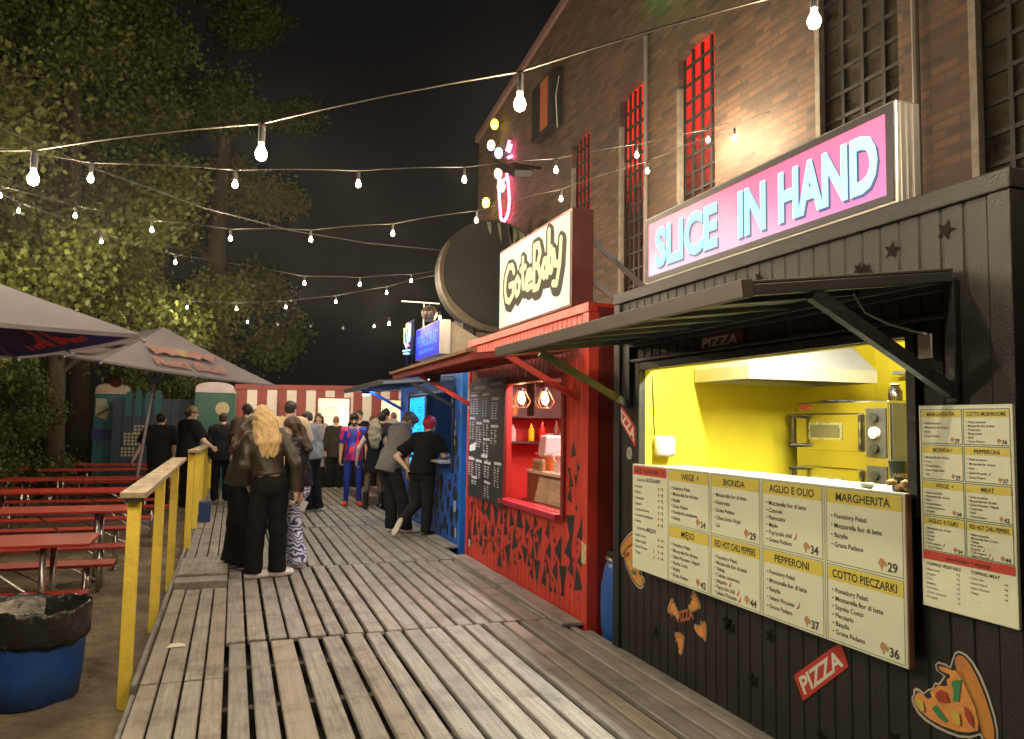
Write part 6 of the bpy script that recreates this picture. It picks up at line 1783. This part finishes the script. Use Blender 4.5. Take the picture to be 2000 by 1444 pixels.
def person(label, loc, yaw, h=1.75, vox=.013, lean=0.0, roll=0.0, twist=0.0, feet=None, knees=None, hip=None, arms=None, head=(0, 0, 0), top=None, bottom=None, shoes=(SHB, SOLE),
           hair=('short', HB), skin=SKIN, slim=1.0, beard=None, cap=None, group='people on and beside the deck', ankles=None, cut=None):
    o = empty('person', loc, label, 'person', group, rz=yaw)
    s = h / 1.75
    hipc = np.array(hip if hip is not None else (0, 0, .945)) * s
    T = npm(Matrix.Rotation(twist, 3, 'Z') @ Matrix.Rotation(roll, 3, 'Y') @ Matrix.Rotation(-lean, 3, 'X'))
    def tp(x, y, z): return hipc + T @ (np.array((x, y, z)) * s)
    neck = tp(0, -.008, .525); chest = tp(0, 0, .38)
    Hm = npm(Matrix.Rotation(yaw * 0 + head[1], 3, 'Z') @ Matrix.Rotation(head[2], 3, 'Y') @ Matrix.Rotation(-head[0], 3, 'X'))
    hc = neck + Hm @ (np.array((0, .022, .150)) * s)
    feet = feet or ((-.11, 0), (.11, 0))
    J = {}
    sw = .178 * slim
    for i, sg in enumerate((-1, 1)):
        fx, fy = feet[i]
        az = .075
        if ankles and ankles[i] is not None: an = np.array(ankles[i]) * s
        else: an = np.array((fx, fy, az / s)) * s
        hp = hipc + T @ (np.array((sg * .088 * slim, 0, -.02)) * s)
        kn = np.array(knees[i]) * s if knees and knees[i] is not None else (hp * .48 + an * .52 + np.array((sg * .006, .022, 0)) * s)
        shd = tp(sg * sw, -.005, .465)
        if arms and arms[i] is not None: el, wr = [np.array(q) * s for q in arms[i]]
        else:
            el = shd + np.array((sg * .055, -.03, -.285)) * s; wr = el + np.array((sg * .01, .05, -.245)) * s
        J[i] = (hp, kn, an, shd, el, wr)
    # -------- skin body
    def torso(P, e=0.0, belly=1.0):
        Q = (P - hipc) @ T / s
        d = ell(Q, (0, 0, .36), (.165 * slim + e, .105 * (slim * .5 + .5) + e, .21 + e))
        d = smin(d, ell(Q, (0, .005, .13), (.138 * slim * belly + e, .098 * belly + e, .20 + e)), .06)
        d = smin(d, ell(Q, (0, -.005, -.02), (.158 * slim + e, .115 + e, .13 + e)), .06)
        d = smin(d, cap_(Q, (-sw + .01, -.005, .462), (sw - .01, -.005, .462), .058 + e, .058 + e), .05)
        return d * s
    def limb(P, i, e=0.0, fs=1.0):
        hp, kn, an, sh, el, wr = J[i]
        return smin(cap_(P, sh, el, (.056 + e) * s, (.042 + e) * s), cap_(P, el, wr, (.043 + e) * s, (.028 * fs + e) * s), .02)
    def leg(P, i, e=0.0, r=(.082, .056, .038)):
        hp, kn, an = J[i][:3]
        return smin(cap_(P, hp, kn, (r[0] + e) * s, (r[1] + e) * s), cap_(P, kn, an, (r[1] + e) * s, (r[2] + e) * s), .03)
    def body(P):
        d = torso(P)
        for i in (0, 1):
            d = smin(d, limb(P, i), .025); d = smin(d, leg(P, i), .03)
        d = smin(d, cap_(P, neck - T @ np.array((0, 0, .04)) * s, hc - Hm @ np.array((0, .012, .05)) * s, .058 * s, .052 * s), .03)
        return d
    pts = np.array([J[i][k] for i in (0, 1) for k in range(6)] + [hc, hipc])
    lo = pts.min(0) - .20; hi = pts.max(0) + .20; lo[2] = max(lo[2], .01)
    parts = []
    v, f = iso(body, lo, hi, vox * 1.3); parts.append((v, f, 0))
    # -------- head with face
    def hd(P):
        Q = (P - hc) @ Hm / s
        d = ell(Q, (0, -.012, .022), (.074, .092, .092))
        d = smin(d, ell(Q, (0, .022, -.045), (.057, .066, .070)), .035)
        d = smin(d, cap_(Q, (0, .088, .008), (0, .108, -.022), .010, .015), .014)
        for sg in (-1, 1):
            d = np.maximum(d, -(np.sqrt(((Q - (sg * .030, .100, .012)) ** 2).sum(1)) - .015))
            d = smin(d, ell(Q, (sg * .030, .079, .012), (.013, .012, .012)), .004)
            d = smin(d, ell(Q, (sg * .076, -.012, -.008), (.010, .020, .031)), .008)
            d = smin(d, cap_(Q, (sg * .016, .088, .030), (sg * .044, .078, .031), .008, .007), .010)
        d = smin(d, cap_(Q, (-.017, .080, -.055), (.017, .080, -.055), .009, .009), .008)
        d = smin(d, ell(Q, (0, .075, -.092), (.022, .018, .018)), .02)
        return d * s
    r_ = np.array((.125, .15, .16)) * s
    v, f = iso(hd, hc - r_, hc + r_, .0062 * s if vox < .016 else .009)
    cen = (v[f].mean(1) - hc) @ Hm / s
    mi = np.zeros(len(f), int)
    fr = cen[:, 1] > .05
    mi[fr & (np.abs(cen[:, 2] + .055) < .010) & (np.abs(cen[:, 0]) < .024) & (cen[:, 1] > .075)] = 1
    mi[fr & (np.abs(np.abs(cen[:, 0]) - .030) < .014) & (np.abs(cen[:, 2] - .012) < .0075)] = 2
    mi[fr & (np.abs(np.abs(cen[:, 0]) - .031) < .020) & (np.abs(cen[:, 2] - .034) < .0065)] = 3
    if beard is not None:
        mi[(cen[:, 2] < -.030) & (cen[:, 1] > .0) & ~((np.abs(cen[:, 2] + .055) < .008) & (np.abs(cen[:, 0]) < .02)) & (cen[:, 2] > -.13)] = 3
    parts.append((v, f, mi))
    # -------- hands with five separate fingers
    for i, sg in enumerate((-1, 1)):
        el, wr = J[i][4], J[i][5]
        d_ = (wr - el); d_ = d_ / np.linalg.norm(d_)
        inw = np.array((-sg, 0, 0.0)); nrm = inw - d_ * inw.dot(d_)
        if np.linalg.norm(nrm) < .2: nrm = np.array((0, 0, -1.0)) - d_ * d_[2] * -1
        nrm = nrm / np.linalg.norm(nrm)
        lat = np.cross(d_, nrm) * sg      # towards the thumb (forward)
        if lat[1] < 0: lat = -lat
        chains = [(wr, wr + d_ * .075 * s, .026, .030)]
        segs = []
        for q, (off, L_, r0) in enumerate(((.026, .072, .0088), (.009, .080, .009), (-.009, .075, .0086), (-.025, .060, .0078))):
            b0 = wr + (d_ * .085 + lat * off) * s
            cu = .45 + .12 * q
            d1 = d_ * math.cos(cu) + nrm * math.sin(cu); d2 = d_ * math.cos(cu * 2.3) + nrm * math.sin(cu * 2.3)
            m1 = b0 + d1 * L_ * .55 * s; m2 = m1 + d2 * L_ * .5 * s
            segs += [(wr + (d_ * .03 + lat * off * .7) * s, b0, .012, .0105), (b0, m1, r0 + .001, r0), (m1, m2, r0, r0 * .82)]
        tb0 = wr + (d_ * .025 + lat * .022) * s; tb1 = tb0 + (d_ * .035 + lat * .026 + nrm * .012) * s; tb2 = tb1 + (d_ * .030 + lat * .006 + nrm * .012) * s
        segs += [(tb0, tb1, .0125, .011), (tb1, tb2, .0105, .0085)]
        def hand(P):
            Q = P - wr
            U = np.stack([Q @ lat, Q @ nrm, Q @ d_], 1) / s
            d = ell(U, (0, 0, .048), (.040, .017, .056)) * s
            d = smin(d, cap_(P, wr - d_ * .03 * s, wr + d_ * .02 * s, .027 * s, .025 * s), .02)
            for a, b, ra, rb in segs: d = smin(d, cap_(P, a, b, ra * s, rb * s), .005)
            return d
        c_ = wr + d_ * .08 * s
        v, f = iso(hand, c_ - .13 * s, c_ + .13 * s, .0062 if vox < .016 else .0085)
        parts.append((v, f, 0))
    hm = hair[1] if hair else HB
    mesh_np('body', parts, [skin, LIP, EYE, hm], o)
    # -------- trousers / skirt
    bt = dict(kind='trousers', mat=CB_, r=(.098, .078, .075), hem=.06, amp=.006)
    bt.update(bottom or {})
    if bt['kind'] in ('trousers', 'tights'):
        def tr(P):
            Q = (P - hipc) @ T / s
            d = ell(Q, (0, -.005, -.025), (.172 * slim, .128, .15)) * s
            if bt['kind'] == 'trousers':
                d = smin(d, ell(Q, (0, -.03, -.06), (.15 * slim, .112, .11)) * s, .03)
            for i in (0, 1): d = smin(d, leg(P, i, 0, bt['r']), .02)
            d = d + folds(P, bt['amp'], 30, i)
            d = np.maximum(d, ((Q[:, 2] - .10) * s))
            # hem: cut below the ankle of each leg
            if bt['hem'] is not None:
                for i in (0, 1):
                    kn, an = J[i][1], J[i][2]; ax = (an - kn) / np.linalg.norm(an - kn)
                    cutp = (P - an) @ ax - (.075 - bt['hem']) * s
                    near = np.sqrt(((P - an) ** 2).sum(1)) < .30
                    d = np.where(near & (cutp > 0), np.maximum(d, cutp), d)
            return d
        l2 = pts[[0, 1, 2, 6, 7, 8]]; lo2 = np.minimum(l2.min(0), hipc) - .2; hi2 = np.maximum(l2.max(0), hipc) + .2; lo2[2] = max(lo2[2], .008)
        v, f = iso(tr, lo2, hi2, vox); mesh_np('trousers' if bt['kind'] == 'trousers' else 'leggings', [(v, f, 0)], [bt['mat']], o)
    # -------- shoes
    for i, sg in enumerate((-1, 1)):
        kn, an = J[i][1], J[i][2]
        ax = (kn - an) / np.linalg.norm(kn - an)
        ya = (bt.get('toe') or (sg * .22, sg * .22))[i] if bt.get('toe') else sg * -.18
        fwd = np.array((-math.sin(ya), math.cos(ya), 0.0))
        flat = not (ankles and ankles[i] is not None)
        if not flat:
            side = np.cross(fwd, ax); side /= np.linalg.norm(side); fwd = np.cross(ax, side)
            if ankles[i][2] > .16: fwd = fwd * .45 - ax * .9; fwd /= np.linalg.norm(fwd)
            upv = np.cross(side, fwd); upv = upv if upv.dot(ax) > 0 else -upv
        else:
            upv = np.array((0, 0, 1.0)); side = np.cross(fwd, upv)
        heel = an - fwd * .045 * s; heel = heel - upv * (heel.dot(upv) if flat else .07 * s)
        B = np.stack([side, fwd, upv], 1)
        boot = bt.get('boot', 0.0)
        def shoe(P):
            Q = (P - heel) @ B / s
            d = ell(Q, (0, .085, .035), (.043, .125, .050))
            d = smin(d, ell(Q, (0, .185, .032), (.045, .062, .040)), .03)
            d = smin(d, cap_(Q, (0, .03, .05), (0, .045, .09), .043, .040), .02)
            if boot: d = smin(d, cap_(Q, (0, .045, .09), (0, .04, .09 + boot), .046, .062), .02)
            d = np.maximum(d, -Q[:, 2] + .004)
            return d * s
        c_ = heel + (fwd * .09 + upv * (.06 + boot / 2)) * s; rr = (.20 + boot * .6) * s
        lo3 = c_ - rr; hi3 = c_ + rr
        v, f = iso(shoe, lo3, hi3, .010 if vox < .016 else .013)
        zz = ((v[f].mean(1) - heel) @ B / s)[:, 2]
        mesh_np('shoe', [(v, f, (zz < .028).astype(int))], [shoes[0], shoes[1]], o)
    # -------- skirt / dress lower
    tq = dict(kind='tee', mat=CB_, e=.018, hem=-.06, sleeve=.72, amp=.005, belly=1.05, neck=.50, skirt=None)
    tq.update(top or {})
    def tp_f(P):
        Q = (P - hipc) @ T / s
        d = torso(P, tq['e'], tq['belly'])
        if tq['hem'] < .0:
            d = smin(d, cap_(Q, (0, 0, .1), (0, 0, tq['hem'] - .05), .14 * slim + tq['e'], .155 * slim + tq['e']) * s * .9, .04)
        if tq['skirt']:
            zz = np.clip(Q[:, 2], tq['hem'], .12); rad = (.135 + (.12 - zz) * tq['skirt']) * slim
            ang = np.arctan2(Q[:, 1], Q[:, 0])
            dd = np.sqrt(Q[:, 0] ** 2 + (Q[:, 1] * 1.25) ** 2) - rad - .010 * np.sin(11 * ang) * np.clip((.12 - zz) * 3, 0, 1)
            d = np.where(Q[:, 2] < .13, smin(d, dd * s * .8, .03), d)
        d = np.maximum(d, (tq['hem'] - Q[:, 2]) * s)
        if tq['sleeve'] > 0:
            for i in (0, 1):
                sh, el, wr = J[i][3:]
                if tq['sleeve'] <= 1:
                    e2 = sh + (el - sh) * tq['sleeve']; ax = (el - sh) / np.linalg.norm(el - sh)
                    ds = cap_(P, sh, e2 + ax * .08, (.068 + tq['e']) * s, (.060 + tq['e'] * 1.2) * s)
                    ds = np.maximum(ds, (P - e2) @ ax)
                else:
                    e2 = el + (wr - el) * (tq['sleeve'] - 1); ax = (wr - el) / np.linalg.norm(wr - el)
                    es = tq['e'] * .5; d1 = cap_(P, sh, el, (.062 + es) * s, (.050 + es) * s); d2 = cap_(P, el, e2 + ax * .06, (.050 + es) * s, (.038 + es) * s)
                    d2 = np.maximum(d2, (P - e2) @ ax); ds = smin(d1, d2, .02)
                d = smin(d, ds, .018)
        d = d + folds(P, tq['amp'], 26, 1.3)
        nd = np.sqrt(Q[:, 0] ** 2 + (Q[:, 1] - .02) ** 2)
        d = np.maximum(d, np.where(nd < .10, (Q[:, 2] - tq['neck']), -1) * s)
        if tq.get('open'):   # open jacket front
            d = np.maximum(d, np.where(Q[:, 1] > .02, (.055 - np.abs(Q[:, 0])), -1) * s)
        return d
    sel = [3, 4, 5, 9, 10, 11]
    lo4 = np.minimum(pts[sel].min(0), hipc - .2) - .16; hi4 = np.maximum(pts[sel].max(0), neck) + .16; lo4[2] = max(.02, min(lo4[2], hipc[2] + tq['hem'] * s - .1))
    v, f = iso(tp_f, lo4, hi4, vox); 
    tob = mesh_np(tq.get('name', 'shirt'), [(v, f, 0)], [tq['mat']], o)
    if tq.get('belt') is not None:
        def bl(P):
            Q = (P - hipc) @ T / s
            d = torso(P, tq['e'] + .006, tq['belly'])
            return np.maximum(d, np.abs(Q[:, 2] - (tq['hem'] + .022)) * s - .022 * s)
        v, f = iso(bl, hipc - .35, hipc + .35, vox * .8); mesh_np('waistband', [(v, f, 0)], [tq['belt']], tob)
    # -------- hair
    if hair:
        kind, hm = hair[0], hair[1]
        def hr(P):
            Q = (P - hc) @ Hm / s
            d = ell(Q, (0, -.016, .026), (.084, .102, .103))
            face = (Q[:, 1] * .80 - Q[:, 2] * .60 - .030)
            lowc = -Q[:, 2] - (.055 if kind == 'short' else .03)
            st = np.sin(70 * Q[:, 0] + 12 * Q[:, 1]) * .0022 + np.sin(41 * Q[:, 1] - 30 * Q[:, 0] + 60 * Q[:, 2]) * .0018
            if kind in ('short', 'fringe', 'buzz', 'curly'):
                am = {'short': 1.3, 'fringe': 1.4, 'buzz': .3, 'curly': 3.0}[kind]
                if kind == 'buzz': d = d + .011
                if kind in ('fringe', 'curly'):
                    d = smin(d, ell(Q, (0, .045, .070), (.075, .065, .050)), .02); face = Q[:, 1] * .75 - Q[:, 2] * .66 - .028 - .012
                d = np.maximum(d + st * am, np.maximum(face, np.where(Q[:, 1] < -.02, -Q[:, 2] - .075, -Q[:, 2] - .015)))
            else:
                L_ = hair[2] if len(hair) > 2 else .32
                wv = hair[3] if len(hair) > 3 else .012
                d = np.maximum(d + st, np.maximum(face, -Q[:, 2] - .06))
                # long falls of hair lying over the back and beside the neck
                W_ = P / s
                end = .50 - L_ * .52
                e_ = tq['e']; yb = -(.122 + e_) if L_ > .4 else -(.100 + e_)
                hs = 1.0 if L_ > .4 else .78
                cyl = np.full(len(P), 9.0)
                for x0, x1, x2, dz, rr in ((-.055, -.075, -.062, .0, .036), (-.02, -.028, -.022, -.02, .040), (.022, .03, .03, -.012, .040), (.056, .078, .07, .014, .036)):
                    rr = rr * hs
                    q = [(hc + Hm @ (np.array((x0, -.085, .02)) * s)), (hc + Hm @ (np.array((x0 * 1.25, -.105, -.075)) * s)), tp(x1, yb + .035, .485), tp(x1, yb - .004, .40), tp(x2, yb - .012, min(end + dz, .39))]
                    for (p_, q_), (r1, r2) in zip(zip(q[:-1], q[1:]), ((rr, rr), (rr, rr * 1.05), (rr * 1.05, rr * .9), (rr * .9, rr * .45))):
                        cyl = smin(cyl, cap_(P, p_, q_, r1 * s, r2 * s) / s, .022)
                for sg in (-1, 1):
                    q = [hc + Hm @ (np.array((sg * .072, -.02, .03)) * s), hc + Hm @ (np.array((sg * .088, -.03, -.07)) * s), tp(sg * .105, -.065 + wv, .475), tp(sg * .112, -.115, .40 if L_ > .3 else .44)]
                    for (p_, q_), (r1, r2) in zip(zip(q[:-1], q[1:]), ((.03, .034), (.034, .034), (.034, .018))):
                        cyl = smin(cyl, cap_(P, p_, q_, r1 * s, r2 * s) / s, .02)
                Ql = (P - hc) @ Hm / s
                cyl = cyl + .0032 * np.sin(95 * Ql[:, 0] + 8 * np.sin(9 * Ql[:, 2])) + .003 * np.sin(53 * Ql[:, 0] - 30 * Ql[:, 1] + 4 * np.sin(14 * Ql[:, 2])) + wv * .35 * np.sin(34 * Ql[:, 2] + 20 * Ql[:, 0])
                d = smin(d, cyl, .02)
            return d * s
        r_ = np.array((.20, .26, .16)) * s; lo5 = hc - r_; hi5 = hc + r_
        if kind in ('long',): lo5[2] -= .36 * s
        v, f = iso(hr, lo5, hi5, .008 * s if vox < .016 else .011)
        mesh_np('hair', [(v, f, 0)], [hm], o)
    if cap is not None:
        def cp_(P):
            Q = (P - hc) @ Hm / s
            d = ell(Q, (0, -.012, .030), (.088, .106, .106)); d = np.maximum(d, -(Q[:, 2] - .020 - .25 * (Q[:, 1] + .05) * 0))
            vz = ell(Q, (0, .115, .036), (.068, .075, .008))
            return smin(d, vz, .012) * s
        def wrap(P):
            Q = (P - hc) @ Hm / s
            d = ell(Q, (0, -.022, .028), (.092, .115, .110)); d = np.maximum(d, Q[:, 1] * .8 - Q[:, 2] * .6 - .022)
            return np.maximum(d, -Q[:, 2] - .075) * s + .0015 * np.sin(Q[:, 2] * 90 + 20 * Q[:, 0])
        r_ = np.array((.2, .22, .18)) * s
        v, f = iso(cp_ if cap[0] == 'cap' else wrap, hc - r_, hc + r_, .008); mesh_np('cap' if cap[0] == 'cap' else 'headscarf', [(v, f, 0)], [cap[1]], o)
    o['_hc'] = [float(q) for q in hc]
    del o['_hc']
    return o, J, hc, hipc, T, s

PI = math.pi
swirl = bpy.data.materials.new('swirl_cloth'); swirl.use_nodes = True
nt = swirl.node_tree; N, L = nt.nodes, nt.links; b = N['Principled BSDF']; b.inputs['Roughness'].default_value = .6
tc = N.new('ShaderNodeTexCoord'); wv = N.new('ShaderNodeTexWave'); wv.wave_type = 'RINGS'; wv.inputs['Scale'].default_value = 7; wv.inputs['Distortion'].default_value = 14; wv.inputs['Detail'].default_value = 1.0; wv.inputs['Detail Scale'].default_value = 1.3
L.new(tc.outputs['Object'], wv.inputs['Vector']); cr = N.new('ShaderNodeValToRGB'); cr.color_ramp.elements[0].color = (.78, .84, 1.0, 1); cr.color_ramp.elements[1].color = (.06, .08, .22, 1); cr.color_ramp.elements[0].position = .45; cr.color_ramp.elements[1].position = .62
L.new(wv.outputs['Fac'], cr.inputs[0]); L.new(cr.outputs[0], b.inputs['Base Color'])
suit = bpy.data.materials.new('suit_cloth'); suit.use_nodes = True
nt = suit.node_tree; N, L = nt.nodes, nt.links; b = N['Principled BSDF']; b.inputs['Roughness'].default_value = .45
tc = N.new('ShaderNodeTexCoord'); nz = N.new('ShaderNodeTexNoise'); nz.inputs['Scale'].default_value = 5.5; nz.inputs['Detail'].default_value = 1.5; mpn = N.new('ShaderNodeMapping'); mpn.inputs['Scale'].default_value = (1.6, 1, .7); L.new(tc.outputs['Object'], mpn.inputs[0]); L.new(mpn.outputs[0], nz.inputs['Vector'])
cr = N.new('ShaderNodeValToRGB'); cr.color_ramp.interpolation = 'CONSTANT'; cr.color_ramp.elements[0].color = (.02, .03, .38, 1); cr.color_ramp.elements[1].color = (.70, .02, .05, 1); cr.color_ramp.elements[1].position = .5
e = cr.color_ramp.elements.new(.58); e.color = (.30, .02, .32, 1)
L.new(nz.outputs['Fac'], cr.inputs[0]); L.new(cr.outputs[0], b.inputs['Base Color'])
fish = M('fishnet_skin', (.16, .10, .075), .6, var=.7, scale=22)
legblue = cloth('blue_tights', (.03, .06, .36), .4)

# the three women in front
person('person with long blond hair in a cropped brown leather jacket, black trousers and white sneakers', (.36, 8.07, 0), R(-4), 1.72, .0115, lean=R(5), roll=R(-5), twist=R(6), feet=((-.13, -.05), (.10, .02)), head=(R(10), R(18), R(-12)),
       arms=((( -.24, -.04, 1.12), (-.21, .10, .93)), ((.25, -.06, 1.13), (.26, -.02, .86))), top=dict(mat=LBR, e=.024, hem=.08, sleeve=1.98, amp=.008, belly=1.05, neck=.52, name='leather_jacket', belt=LBR),
       bottom=dict(mat=CB_, r=(.108, .088, .088), hem=.055, amp=.005, toe=(R(-62), R(-55))), shoes=(SHW, SOLE), hair=('long', HBL, .44, .002), skin=SKIN2, slim=.88)
person('person with wavy dark hair in profile behind the blond one, in wide black trousers', (.09, 8.62, 0), R(-75), 1.62, .0115, lean=R(7), feet=((-.1, -.02), (.1, .05)), head=(R(20), R(-8), 0),
       top=dict(mat=COL_, e=.035, hem=-.02, sleeve=1.95, amp=.008, name='jacket'), bottom=dict(mat=CB_, r=(.11, .11, .13), hem=.075, amp=.007), shoes=(SHB, SOLE), hair=('long', HBR, .30, .014), skin=SKIN2, slim=.93)
person('person in a shiny black leather jacket and swirly blue white trousers holding a paper slip', (.67, 8.56, 0), R(70), 1.62, .0115, lean=R(3), feet=((-.08, -.04), (.09, .06)), head=(R(20), R(15), 0),
       arms=(((-.24, -.06, 1.13), (-.25, -.09, .87)), ((.23, .02, 1.13), (.13, .22, 1.02))), top=dict(mat=LBK, e=.032, hem=-.02, sleeve=1.95, amp=.009, name='leather_jacket'), bottom=dict(mat=swirl, r=(.095, .078, .11), hem=.05, amp=.006), shoes=(SHW, SOLE), hair=('long', HBR, .22, .01), skin=SKIN2, slim=.93)
# the two at the blue counter
person('person in a grey T-shirt bending forward to the blue counter, white sneakers', (2.20, 10.85, 0), R(-78), 1.78, .0125, lean=R(17), feet=((-.10, -.02), (.10, .12)), hip=(0, -.10, .955), head=(R(46), 0, 0), knees=None,
       arms=(((-.24, .08, 1.10), (-.20, .33, 1.04)), ((.26, .02, 1.12), (.26, .05, .86))), top=dict(mat=CGT, e=.030, hem=-.13, sleeve=.85, amp=.007, belly=1.08), bottom=dict(mat=CB2, r=(.105, .088, .085), hem=.05), shoes=(SHW, SOLE), hair=('fringe', HGR), skin=SKIN2, ankles=None)
person('person in black with a red headscarf at the blue counter, one foot raised', (2.46, 10.40, 0), R(-48), 1.66, .0125, lean=R(14), feet=((-.12, .02), (.08, 0)), head=(R(12), R(-8), 0),
       arms=(((-.36, -.14, 1.13), (-.20, -.13, .99)), ((.26, .16, 1.16), (.18, .40, 1.13))), top=dict(mat=CB_, e=.032, hem=-.08, sleeve=.8, amp=.007, belly=1.12), bottom=dict(mat=CB2, r=(.115, .085, .068), hem=.06), shoes=(SHB, SOLE), hair=None, cap=('wrap', M('scarf_red', (.50, .02, .05), .6, var=.3, scale=20)), slim=1.02,
       ankles=((-.15, -.30, .20), None), knees=((-.12, .04, .47), None), skin=SKIN2)
# further along the deck
person('person in a cream T-shirt seen from behind, dark cropped hair', (.80, 12.2, 0), R(-25), 1.86, .014, head=(R(6), R(-10), 0), top=dict(mat=CCR, e=.04, hem=-.12, sleeve=.85, belly=1.12), bottom=dict(mat=CB_, r=(.10, .085, .085)), hair=('short', HB), arms=(None, ((.27, .05, 1.10), (.12, .22, 1.02))))
person('person in a grey sweatshirt looking down to the left, black trousers and grey sneakers', (1.29, 13.6, 0), R(60), 1.74, .014, lean=R(4), head=(R(28), R(10), 0), feet=((-.10, .02), (.11, -.08)), top=dict(mat=CG, e=.045, hem=-.04, sleeve=1.95, belly=1.15, amp=.009, name='sweatshirt'), bottom=dict(mat=CB_, r=(.10, .09, .09)), shoes=(SHG, SOLE), hair=('short', HB), arms=(((-.24, .0, 1.12), (-.12, .20, 1.05)), ((.26, .0, 1.12), (.20, .20, 1.05))), skin=SKIN2)
person('bearded person in a red and blue patterned top, blue leggings and orange shoes', (2.12, 14.5, 0), R(168), 1.72, .014, head=(R(16), R(0), 0), feet=((-.12, 0), (.12, .02)), top=dict(mat=suit, e=.012, hem=-.10, sleeve=.8, amp=.003, name='patterned_top'), bottom=dict(kind='tights', mat=legblue, r=(.088, .062, .045), hem=.055, amp=.001), shoes=(SHO, SHO), hair=('curly', HB), beard=1)
person('person with long ash blond hair in a short black dress, netted tights and black boots', (2.40, 13.9, 0), R(-8), 1.62, .014, head=(R(14), R(-10), 0), feet=((-.14, -.03), (.15, .06)), top=dict(mat=CB_, e=.012, hem=-.24, sleeve=0.0, skirt=.34, amp=.004, name='dress'), bottom=dict(kind='tights', mat=fish, r=(.085, .060, .044), hem=.05, amp=.0, boot=.22), shoes=(SHB, SHB), hair=('long', HG, .50, .02), skin=SKIN2, slim=.9,
       arms=(((-.30, .0, 1.16), (-.33, .06, .92)), ((.26, .05, 1.16), (.18, .2, 1.05))))
person('person in a loose black T-shirt beside the long haired one in the dress', (2.79, 15.4, 0), R(-15), 1.76, .017, top=dict(mat=CB2, e=.045, hem=-.12, sleeve=.85, belly=1.15), shoes=(SHW, SOLE), hair=('short', HB))
person('bald person in long dark clothes with white soles, seen from behind before the bright window', (2.24, 18.2, 0), R(-10), 1.69, .017, top=dict(mat=COL_, e=.03, hem=-.20, sleeve=1.95), bottom=dict(mat=CB_, r=(.11, .10, .11)), shoes=(SHB, SHW), hair=('buzz', hairm('stubble', (.30, .18, .12))))
person('person in a light grey sweatshirt near the second bright window, dark hair', (3.18, 17.0, .0), R(160), 1.87, .017, head=(R(22), 0, 0), top=dict(mat=CLG, e=.045, hem=-.06, sleeve=1.95, belly=1.12, name='sweatshirt'), hair=('curly', HB))
person('person with shaved head in a black shirt standing at the second bright window', (3.38, 17.2, 0), R(15), 1.79, .017, top=dict(mat=CB_, e=.035, hem=-.1, sleeve=.8), hair=('buzz', hairm('stubble2', (.16, .09, .06))))
person('dark haired person partly hidden behind the bearded one', (2.72, 17.9, 0), R(150), 1.83, .017, top=dict(mat=CB_, e=.03, sleeve=1.9), hair=('short', HBR), skin=SKIN2)
person('person with reddish face and dark coat facing the deck behind the long haired one', (2.98, 17.6, 0), R(175), 1.69, .017, top=dict(mat=CB2, e=.03, sleeve=1.9), hair=('short', HBR))
person('person in a long pale grey coat at the left edge of the bright window', (1.86, 18.35, 0), R(165), 1.74, .017, top=dict(mat=CLG, e=.04, hem=-.45, sleeve=1.95, belly=1.1, name='coat'), hair=('long', HBR, .22, .02), skin=SKIN2, slim=.92)
# beyond the railing and at the left edge of the deck
person('person in a beige cap and black T-shirt by the railing, hand on the rail', (-.72, 14.6, -.03), R(-60), 1.82, .014, head=(R(4), R(-14), 0), arms=(((-.26, .05, 1.16), (-.20, .16, .98)), ((.30, .10, 1.16), (.26, .28, 1.05))), top=dict(mat=CB_, e=.04, hem=-.12, sleeve=.85, belly=1.12), hair=('short', HBR), cap=('cap', M('cap_beige', (.34, .27, .16), .8)), skin=SKIN2)
person('dark clad person at the left of the one in the beige cap, bare forearm hanging', (-1.22, 15.0, -.05), R(20), 1.72, .014, head=(R(5), R(-30), 0), arms=(((-.30, .02, 1.15), (-.40, .06, .93)), None), top=dict(mat=CB_, e=.045, hem=-.14, sleeve=.9, belly=1.15), hair=('short', HB), skin=SKIN2)
person('dark clothed person with a pale neck, back turned, between railing and blond one', (-.19, 15.6, 0), R(-12), 1.69, .014, head=(R(8), 0, 0), top=dict(mat=M('cloth_navyblack', (.012, .012, .02), .85), e=.045, hem=-.12, sleeve=1.9, belly=1.15), hair=('short', HBR), skin=SKIN2)
person('dark haired person by the striped wall, left one of two heads', (.22, 14.6, 0), R(30), 1.85, .017, top=dict(mat=M('cloth_darkbrown', (.05, .03, .022), .85), e=.035, sleeve=.8), hair=('short', HB))
person('dark haired person by the striped wall, right one of two heads', (.40, 15.2, 0), R(-20), 1.77, .017, top=dict(mat=CB_, e=.035, sleeve=.8), hair=('short', HB))
o = None
mb = MB(); mb.box(-.002, .002, -.035, .035, -.05, .05)
o = mb.build('paper_slip', M('slip_white', (.75, .76, .78), .7), local=True); o.location = (.71, 8.29, .675); o.rotation_euler = (R(20), R(15), R(70)); tag(o, 'small white paper slip in the hand of the black leather jacket wearer', 'paper')
# ------------------------------------------------------------------ added volume standing in for lens glow: bulb halos and a lifted sky
mb = MB(); mb.box(-22, 24, -6, 44, -1.3, 24)
glow_m = bpy.data.materials.new('lens_glow'); glow_m.use_nodes = True
nt = glow_m.node_tree; nt.nodes.clear()
pv = nt.nodes.new('ShaderNodeVolumePrincipled'); pv.inputs['Density'].default_value = 0.0004; pv.inputs['Color'].default_value = (.9, .88, .84, 1); pv.inputs['Anisotropy'].default_value = .9
ot = nt.nodes.new('ShaderNodeOutputMaterial'); nt.links.new(pv.outputs[0], ot.inputs['Volume'])
tag(mb.build('lens_glow_volume', glow_m), kind='stuff')
S.cycles.volume_bounces = 0
